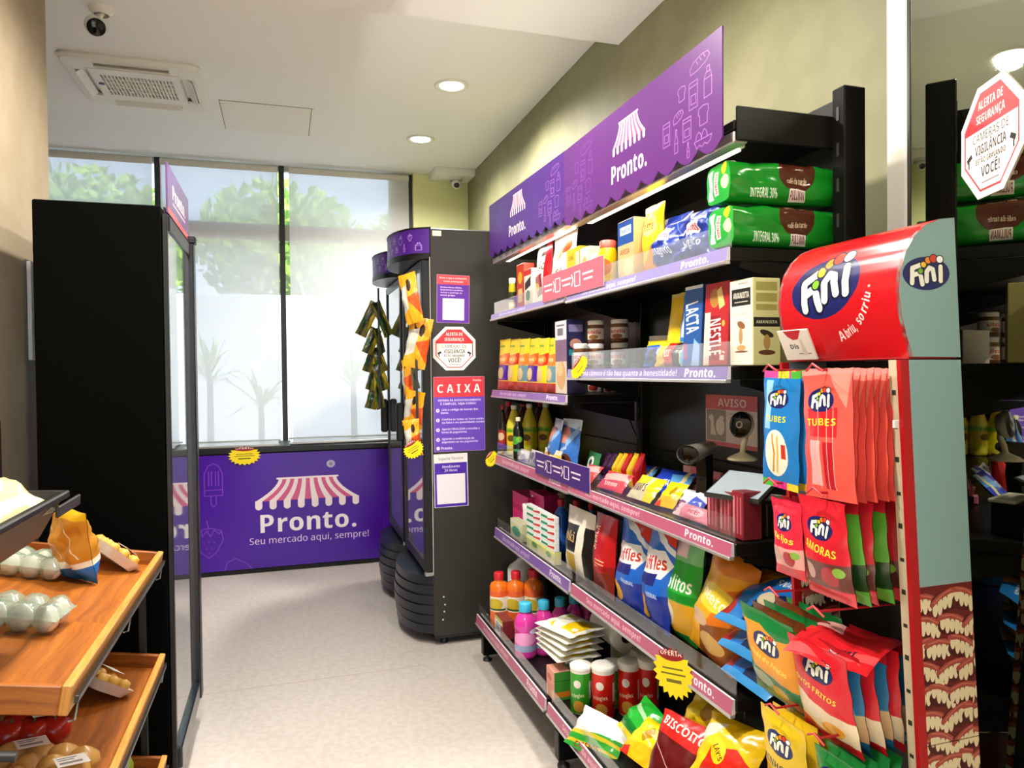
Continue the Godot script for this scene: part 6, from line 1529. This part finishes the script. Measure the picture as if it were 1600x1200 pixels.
	obj("scan_window", lathe([[0.0005, 0], [0.03, 0.001], [0.033, 0.004]], 18, 0, 1, 0.72), mat("0a0706", 0.1), hd).transform = Transform3D(Basis(Vector3.RIGHT, -PI / 2), Vector3(0, 0.165, 0.074))
	obj("cable", wire([Vector3(0, 0.03, -0.02), Vector3(0.02, 0.012, 0.04), Vector3(0.05, 0.02, 0.07), Vector3(0.08, 0.006, 0.12)], 0.004, 6), bk, b)
	# white desk camera with black face
	var cz = hit_x(1160, 700, 1.1)
	var c = thing("desk_camera", "white desk camera with round black face before the warning poster", "camera", Vector3(1.1, cz.y - 0.03, cz.z), deg_to_rad(-72))
	var cw = mat("e3ddc6", 0.35)
	obj("foot", lathe([[0.036, 0], [0.038, 0.003], [0.03, 0.009], [0.01, 0.018], [0.008, 0.02]], 24), cw, c)
	obj("neck", wire([Vector3(0, 0.016, 0), Vector3(0, 0.035, -0.004), Vector3(0, 0.055, -0.012), Vector3(0, 0.075, -0.01)], 0.0075, 8), cw, c)
	var ch = obj("head", lathe([[0.0005, -0.02], [0.024, -0.017], [0.034, -0.002], [0.034, 0.008]], 26), cw, c)
	ch.transform = Transform3D(Basis(Vector3.RIGHT, deg_to_rad(82)), Vector3(0, 0.088, 0.0))
	obj("face", lathe([[0.033, 0.008], [0.03, 0.0105], [0.0005, 0.0115]], 26), mat("0b0b0a", 0.12), ch)
	obj("lens_ring", lathe([[0.0095, 0.0112], [0.009, 0.0135], [0.0065, 0.0138], [0.006, 0.0118]], 18), mat("b9b6aa", 0.3), ch)
	# stand under the camera and the tilted tablet
	var tz = hit_x(1158, 760, 1.03)
	var t = thing("payment_tablet", "tilted payment tablet with pale screen on a black stand", "tablet", Vector3(1.05, Y3 + 0.075, tz.z + 0.01), deg_to_rad(-68))
	obj("stand", box(Vector3(-0.06, -0.0745, -0.07), Vector3(0.06, 0.0, 0.03), 0.003), mat("171613", 0.5), t)
	obj("back_plate", box(Vector3(-0.065, 0.0, -0.075), Vector3(0.065, 0.008, -0.02), 0.002), mat("ddd8c8", 0.5), t)
	var tb = obj("tablet_body", box(Vector3(-0.075, -0.006, -0.058), Vector3(0.075, 0.006, 0.058), 0.003), mat("1a1914", 0.3), t)
	tb.transform = Transform3D(Basis(Vector3.RIGHT, deg_to_rad(24)), Vector3(0, 0.036, 0.03))
	obj("screen", box(Vector3(-0.068, 0.006, -0.052), Vector3(0.068, 0.0068, 0.052), 0.0), glow("8f9aa0", 0.15), tb)
	# black cable hanging down the back panel
	var cable = obj("black_cable", wire([hit_x(985, 612, 1.225), hit_x(978, 640, 1.225), hit_x(990, 672, 1.225), hit_x(1002, 695, 1.222), hit_x(1018, 716, 1.22)], 0.003, 5), mat("0c0c0a", 0.5))
	tag(cable, "thin black cable hanging down the shelving back panel", "cable")
	price_tag("yellow starburst price tag at the cooler end of the oil shelf rail", hit_x(768, 717, 0.93), 0.048, -60, 40, 0, 0.7)

# ---------- fourth shelf ----------
func shelf_four():
	put_box("pad_pack", "bright pink pack of pads at the cooler end of the toiletries shelf", "pack", slot(799, 823, 771, 1.03, Y4), 0.08, "p_pink_pads", "c01a66", "pink pads")
	put_box("pad_pack", "bright pink pack of pads behind the white care bottles", "pack", slot(826, 848, 770, 1.06, Y4), 0.07, "p_pink_pads", "c01a66", "pink pads")
	put_box("green_box", "small green and cream box at the front of the toiletries shelf", "box", slot(795, 813, 813, 0.965, Y4), 0.04, "p_green_box", "c9cba0")
	for w in [[815, 830, 786, 1.03, "white care bottle beside the green and cream box"], [829, 845, 772, 1.08, "tallest white care bottle before the pink pads"], [845, 861, 785, 1.12, "white care bottle beside the blue detergent"]]:
		put_jar("care_bottle", w[4], "bottle", rslot(w[0], w[1], w[2], w[3], Y4), "p_white_care", "f3f1ee", "white care bottles", 0.2, 0.95)
	for k in 5:
		for j in 2:
			var s = slot([820, 842][j], [841, 863][j], 800, 0.962, Y4)
			var o = obj("toothpaste_box", carton(s.w, 0.026, 0.02), [pm("p_paste"), mat("e9ecea"), mat("e9ecea")])
			o.transform = Transform3D(Basis(Vector3.UP, -PI / 2), Vector3(s.x + 0.012, Y4 + 0.0505 + k * 0.0265, s.z))
			tag(o, "white toothpaste carton with green and red stripes, " + ["lowest", "second up", "third up", "fourth up", "topmost"][k] + " in stack " + ["by care bottles", "by detergent"][j], "toothpaste", "stacked toothpaste cartons")
	for j in 2:
		var s = slot([820, 842][j], [841, 863][j], 862, 0.962, Y4)
		put_box("soap_box", ["yellow green soap box under the toothpaste cartons, next to the green box", "yellow green soap box under the toothpaste cartons, next to the blue detergent"][j], "soap", {"x": s.x, "y": Y4, "z": s.z, "w": s.w, "h": 0.049}, 0.03, "p_soap", "d6d68a", "soap boxes")
	for i in 3: put_bottle("detergent_bottle", ["blue detergent bottle with red cap beside the care bottles", "blue detergent bottle with red cap in the middle of three", "blue detergent bottle with red cap behind the red snack bag"][i], "bottle", rslot([864, 888, 912][i], [886, 910, 934][i], [779, 781, 785][i], 1.06 + 0.04 * i, Y4), "2a66c0", "c4202a", "", "blue detergents", 0.7, 0.4, 0.13)
	put_bottle("white_bottle", "white bottle with cream cap behind the blue detergents", "bottle", rslot(866, 886, 770, 1.17, Y4), "ece8dc", "efe3b0", "", "", 0.8, 0.6, 0.1)
	put_bag("popcorn_bag", "white and black popcorn bag with gold lettering", "snack", slot(868, 908, 797, 0.962, Y4), 0.07, "p_popcorn", 61, "", 0, 4, 0.4, 0.07)
	put_bag("snack_bag", "tall dark red snack bag beside the popcorn", "snack", slot(911, 943, 806, 0.962, Y4), 0.06, "p_red_bag", 62, "tall snack bags", 0, 4, 0.4, 0.12)
	put_bag("snack_bag", "blue ridged crisps bag beside the red snack bag", "snack", slot(945, 984, 815, 0.962, Y4), 0.08, "p_ruffles", 63, "tall snack bags", 4, 6, 0.4, 0.14)
	put_bag("snack_bag", "blue ridged crisps bag beside the green onion snack", "snack", slot(984, 1023, 818, 0.957, Y4), 0.08, "p_ruffles", 64, "tall snack bags", 0, 6, 0.4, 0.14)
	put_bag("snack_bag", "green and yellow onion ring snack bag behind the orange bag", "snack", slot(1018, 1066, 826, 0.985, Y4), 0.08, "p_cebolitos", 65, "tall snack bags", 0, 6, 0.4, 0.12)
	put_bag("snack_bag", "big orange yellow cheese snack bag at the end of its shelf", "snack", slot(1046, 1114, 862, 0.955, Y4 + 0.012), 0.1, "p_cheetos", 66, "tall snack bags", 0, 12, 0.4, 0.14, -9)
	# blue bags lying at the end, half hidden by the hanging sweets
	for k in 3:
		var at = hit_x(1150, [1026, 985, 940][k], 0.99)
		lying("blue_snack_bag", ["blue snack bag lowest of the lying pile behind the fruit sweets", "blue snack bag in the middle of the lying pile behind the fruit sweets", "blue and orange snack bag on top of the lying pile"][k], "snack", bag(0.18, 0.18, 0.055, 67 + k, 0.2), pm("p_blue_snack", 0.22), Vector3(0.965, Y4 + 0.03 + k * 0.062, -1.375), -92 + k * 5, "lying blue snack bags", -58)

# ---------- bottom shelf ----------
func shelf_five():
	var x = 0.872
	for i in 3: put_bottle("polish_bottle", ["orange floor polish bottle with red nozzle nearest the cooler", "orange floor polish bottle with red nozzle in the middle of three", "orange floor polish bottle with red nozzle beside the white jug"][i], "bottle", rslot([762, 789, 816][i], [791, 817, 846][i], [891, 890, 887][i], 0.905 + 0.065 * i, Y5), "e8741c", "cc1f2c", "p_polish", "orange polish bottles", 0.74, 0.46, 0.13)
	put_bottle("cleaner_bottle", "yellow orange cleaner bottle between the floor polish and washing powder", "bottle", rslot(776, 798, 909, 0.968, Y5), "efa01c", "f0a818", "p_polish", "", 0.78, 0.5, 0.1)
	put_bottle("white_jug", "big white cleaning jug with blue cap behind the floor polish", "bottle", rslot(790, 836, 862, 1.075, Y5), "e6e8e4", "20508e", "", "", 0.72, 0.3, 0.08)
	put_box("washing_powder", "white washing powder box with dark vertical lettering", "box", slot(769, 781, 960, 0.865, Y5), 0.05, "p_omo", "7a2426")
	var so = [[800, 835, 938, 0.905], [831, 862, 935, 0.985], [858, 886, 931, 1.055], [881, 907, 927, 1.125], [903, 927, 926, 1.19]]
	for i in so.size(): put_bottle("softener_bottle", ["pink softener bottle with light blue cap next to the washing powder", "pink softener bottle with light blue cap second along the bottom shelf", "pink softener bottle with light blue cap third along the bottom shelf", "pink softener bottle with light blue cap fourth along the bottom shelf", "pink softener bottle with light blue cap under the popcorn bag"][i], "bottle", rslot(so[i][0], so[i][1], so[i][2], so[i][3], Y5), "d63a9c", "3fb4d8", "p_softener", "pink softeners", 0.66, 0.5, 0.16)
	# juice cartons carrying a pile of kitchen-cloth packs
	put_box("juice_carton", "rose red juice carton under the pile of cloth packs", "carton", slot(849, 861, 1040, 0.868, Y5), 0.06, "p_juice", "c98a78", "juice cartons", 0, 0, "p_juice_green")
	put_box("juice_carton", "green and orange juice carton between the rose carton and the crisps tubes", "carton", slot(866, 877, 1040, 0.94, Y5), 0.06, "p_juice_green", "2c6a20", "juice cartons")
	for k in 5:
		var o = obj("cloth_pack", bag(0.2, 0.17, 0.028, 80 + k % 3, 0.16), pm("p_wipes", 0.25))
		var at = hit_x(886, 1003, 0.96)
		o.transform = Transform3D(Basis(Vector3.UP, deg_to_rad(-88 + k * 4)) * Basis(Vector3.RIGHT, deg_to_rad(-90)), Vector3(0.875 + 0.003 * k, 0.372 + k * 0.021, -2.4 + 0.005 * k))
		tag(o, ["white and yellow cloth pack lowest in its pile of five", "white and yellow cloth pack second in its pile of five", "white and yellow cloth pack in the middle of its pile of five", "white and yellow cloth pack fourth in its pile of five", "white and yellow cloth pack on top of its pile of five"][k], "cloth pack", "pile of cloth packs")
	var bx2 = obj("stock_box", carton(0.15, 0.118, 0.05), mat("d9d6c8", 0.6))
	bx2.transform = Transform3D(Basis(Vector3.UP, -PI / 2), Vector3(1.02, Y5 + 0.0006, -2.45))
	tag(bx2, "plain cream box behind the juice cartons under the cloth packs", "box")
	# kitchen roll on its side, orange pack, paper pack
	var kr = thing("kitchen_roll", "white kitchen paper roll lying behind the cloth packs", "paper roll", Vector3(1.15, 0.42, -2.44), 0)
	var rl = obj("paper", lathe([[0.02, 0.0], [0.055, 0.001], [0.056, 0.2], [0.02, 0.201]], 24), mat("ebe8df", 0.8), kr)
	rl.transform = Transform3D(Basis(Vector3.RIGHT, PI / 2), Vector3(0, 0, -0.08))
	obj("core", lathe([[0.02, -0.001], [0.0205, 0.202]], 18), mat("8a7a66", 0.8), rl)
	put_box("orange_pack", "yellow orange pack under the end of the kitchen roll", "box", slot(957, 983, 985, 1.2, Y5), 0.03, "p_orange_box", "d99a22")
	put_box("paper_pack", "white toilet paper pack behind the crisps tubes", "paper pack", slot(950, 996, 1004, 1.165, Y5), 0.03, "p_paper", "e2e2da")
	var tubes = [[887, 920, 1033, 0.93, "p_tube_green", "green stacked crisps tube with white lid beside the juice cartons"], [921, 957, 1034, 0.99, "p_tube_red", "red stacked crisps tube between two green ones"], [938, 970, 1030, 1.05, "p_tube_green", "green stacked crisps tube half hidden between red ones"], [962, 996, 1029, 1.075, "p_tube_red", "red stacked crisps tube beside the hidden green one"], [994, 1026, 1026, 1.13, "p_tube_red", "red stacked crisps tube behind the big starburst tag"]]
	for i in tubes.size():
		var t = tubes[i]
		var s = rslot(t[0], t[1], t[2], t[3], Y5)
		put_jar("crisps_tube", t[5], "crisps tube", s, t[4], "efece4", "crisps tubes", 0.09, 1.0)
	price_tag("big yellow starburst offer tag hanging from the snack shelf rail", hit_x(1052, 1052, 0.915), 0.062, -66, 8, 0, 1.05)
	# bags lying along the front
	var bags = [["white and green cheese snack bag lying at the shelf edge before the crisps tubes", "p_chip_white", 935, 1150, 0.9, 0.21, 0.13, -70, 90, -48, 0.0], ["green snack bag lying behind the white and green one", "p_chip_green", 1002, 1128, 0.96, 0.15, 0.12, -95, 91, -50, 0.0], ["yellow crisps bag lying between the green and red bags", "p_chip_yellow", 1012, 1160, 0.91, 0.12, 0.12, -80, 92, -56, 0.02], ["yellow crisps bag lying behind the red biscuit bag", "p_chip_yellow", 1105, 1122, 1.0, 0.14, 0.13, -78, 93, -40, 0.04], ["dark red biscuit bag standing out at the shelf edge", "p_biscuit", 1060, 1190, 0.9, 0.17, 0.2, -72, 94, -28, 0.0], ["red and yellow crisps bag lying next to the yellow sweets bag", "p_lays", 1140, 1180, 0.95, 0.16, 0.15, -70, 95, -36, 0.02]]
	for b in bags:
		var at = hit_x(b[2], b[3], b[4])
		var o = obj("crisps_bag", bag(b[5], b[6], 0.06, b[8], 0.2), pm(b[1], 0.22))
		var bs = Basis(Vector3.UP, deg_to_rad(b[7])) * Basis(Vector3.RIGHT, deg_to_rad(b[9]))
		var p = at - bs * Vector3(0, b[6] * 0.5, 0)
		o.transform = Transform3D(bs, p)
		tag(o, b[0], "crisps", "snack bags lying on the bottom shelf")

# ---------- sweets hanging on the tower hooks and strips on the coolers ----------
func hanging_sweets():
	# rows of hooks: print, side colour of the stack, pixel box of the front bag, number behind it
	var rows = [
		["s_tubes_blue", 1192, 1250, 580, 764, 3, "blue hanging bag of sour tube sweets", 0.012, 0.0],
		["s_tubes_red", 1252, 1330, 577, 780, 6, "coral red hanging bag of strawberry tube sweets", 0.012, 0.0],
		["s_beijos", 1203, 1250, 782, 902, 3, "pink red hanging bag of kisses sweets", 0.02, 4.0],
		["s_amoras", 1244, 1318, 780, 940, 5, "red hanging bag of berry sweets", 0.024, 8.0],
		["s_fruit", 1154, 1236, 960, 1110, 4, "orange and green hanging bag of fruit salad sweets", 0.024, 14.0],
		["s_eggs", 1228, 1318, 1010, 1168, 5, "red hanging bag of fried egg sweets", 0.024, 12.0],
		["s_worms", 1186, 1256, 1122, 1260, 2, "yellow hanging bag of worm sweets", 0.024, 8.0],
		["s_cola", 1270, 1330, 1180, 1300, 4, "green hanging bag of sweets", 0.022, 6.0]]
	for r in rows:
		var x = 0.868
		var a = hit_x(r[1], r[3], x)
		var b = hit_x(r[2], r[4], x)
		var w = b.z - a.z
		var h = hit_x((r[1] + r[2]) / 2.0, r[3], x).y - hit_x((r[1] + r[2]) / 2.0, r[4], x).y
		var top = hit_x((r[1] + r[2]) / 2.0, r[3], x).y
		for k in r[5] + 1:
			var o = obj("sweets_bag", bag(w, h, r[7] * 1.7, 100 + k % 3 + int(r[1]), 0.12, 0.4, 0.06), pm(r[0] if k % 2 == 0 or not prints.has(r[0] + "_back") else r[0] + "_back", 0.2))
			o.transform = Transform3D(Basis(Vector3.UP, -PI / 2) * Basis(Vector3.RIGHT, deg_to_rad(r[8] * (1.0 - 0.12 * k))) * Basis(Vector3.BACK, deg_to_rad(2.0 * sin(k * 2.3 + r[1]))), Vector3(x + k * r[7] * 1.15 + 0.004, top, (a.z + b.z) / 2)) * Transform3D(Basis(), Vector3(0, -h, 0))
			tag(o, (r[6] if k % 2 == 0 or not prints.has(r[0] + "_back") else r[6] + " turned round") + [" at the front of its hook", ", second on its hook", ", third on its hook", ", fourth on its hook", ", fifth on its hook", ", sixth on its hook", ", seventh on its hook"][k], "sweets", "stack of one " + r[6])
	# red header card flopped over the egg sweets
	var s = st()
	grid(s, 8, 6, func(u, v): return Vector3(lerpf(-0.075, 0.075, u), 0.012 * sin(v * 3.0) + 0.004 * sin(u * 9), lerpf(-0.07, 0.07, v)))
	draw("flap", 128, 128, "c41d24", [["p", "e04a4a", 0, 0, 1, 0.2, 1, 0.35, 0, 0.2], ["p", "f0b0a8", 0.0, 0.75, 0.4, 0.7, 0.3, 1, 0, 1], ["t", "FINI", 0.6, 0.3, 0.1, "2a1a34", 0.3]])
	var fl = obj("header_card", done(s), pm("flap", 0.2))
	fl.transform = Transform3D(Basis(Vector3.UP, deg_to_rad(-70)) * Basis(Vector3.RIGHT, deg_to_rad(10)), hit_x(1318, 1012, 0.93))
	tag(fl, "flat red film header lying over the fried egg sweets", "header card")
	# strips of small bags hung on the cooler doors
	var yz = [[648, 425, 505], [645, 495, 575], [640, 560, 625], [643, 610, 668], [648, 655, 712]]
	for i in 5:
		var p = hit_x(yz[i][0], yz[i][1], 0.6)
		var q = hit_x(yz[i][0], yz[i][2], 0.6)
		var o = obj("strip_snack", bag(0.1 + 0.025 * sin(i * 2.6), p.y - q.y, 0.045, 130 + i, 0.35, 0.5, 0.03), pm("c_strip", 0.25))
		o.transform = Transform3D(Basis(Vector3.UP, -PI / 2 + 0.8 + 0.5 * sin(i * 2.0)) * Basis(Vector3.BACK, 0.2 * cos(i * 2.9)), Vector3(0.6, q.y, p.z))
		tag(o, ["yellow orange snack bag topmost on the hanging strip of the first cooler door", "yellow orange snack bag second on the hanging strip of the first cooler door", "yellow orange snack bag third on the hanging strip of the first cooler door", "yellow orange snack bag fourth on the hanging strip of the first cooler door", "yellow orange snack bag lowest on the hanging strip of the first cooler door"][i], "snack", "bags on the yellow hanging strip")
	var dz = [[587, 475, 525], [588, 515, 552], [587, 545, 580], [589, 572, 608], [588, 600, 636]]
	for i in 5:
		for g in [-1, 1]:
			var p = hit_x(dz[i][0], dz[i][1], 0.56)
			var q = hit_x(dz[i][0], dz[i][2], 0.56)
			var o = obj("strip_snack", bag(0.075, (p.y - q.y) * 1.15, 0.035, 140 + i, 0.3, 0.35, 0.03), pm("c_dark", 0.3))
			o.transform = Transform3D(Basis(Vector3.UP, 0.15 + 0.4 * sin(i * 1.7) + 0.3 * g) * Basis(Vector3.BACK, deg_to_rad((26 - 3 * i) * g)), Vector3(0.56, p.y, p.z + 0.008 * g)) * Transform3D(Basis(), Vector3(0, -(p.y - q.y) * 1.1, 0))
			tag(o, ["topmost", "second", "third", "fourth", "lowest"][i] + " dark green and gold bag on the second cooler's strip, splayed " + ("to the window" if g < 0 else "to the cooler"), "snack", "bags on the dark hanging strip")
	for z in [[0.6, hit_x(645, 425, 0.6), hit_x(645, 715, 0.6), "first"], [0.56, hit_x(588, 450, 0.56), hit_x(588, 636, 0.56), "second"]]:
		var o = obj("hanging_strip", box(Vector3(-0.006, 0, -0.0015), Vector3(0.006, z[1].y - z[2].y, 0.0), 0.0), mat("23221c", 0.5))
		o.position = Vector3(z[0] + 0.012, z[2].y, z[1].z)
		tag(o, "narrow dark hanging strip on the " + z[3] + " cooler door", "strip")
	price_tag("yellow starburst price tag at the foot of the snack strip on the first cooler", hit_x(646, 702, 0.585), 0.055, -30, 30, 0, 0.8)
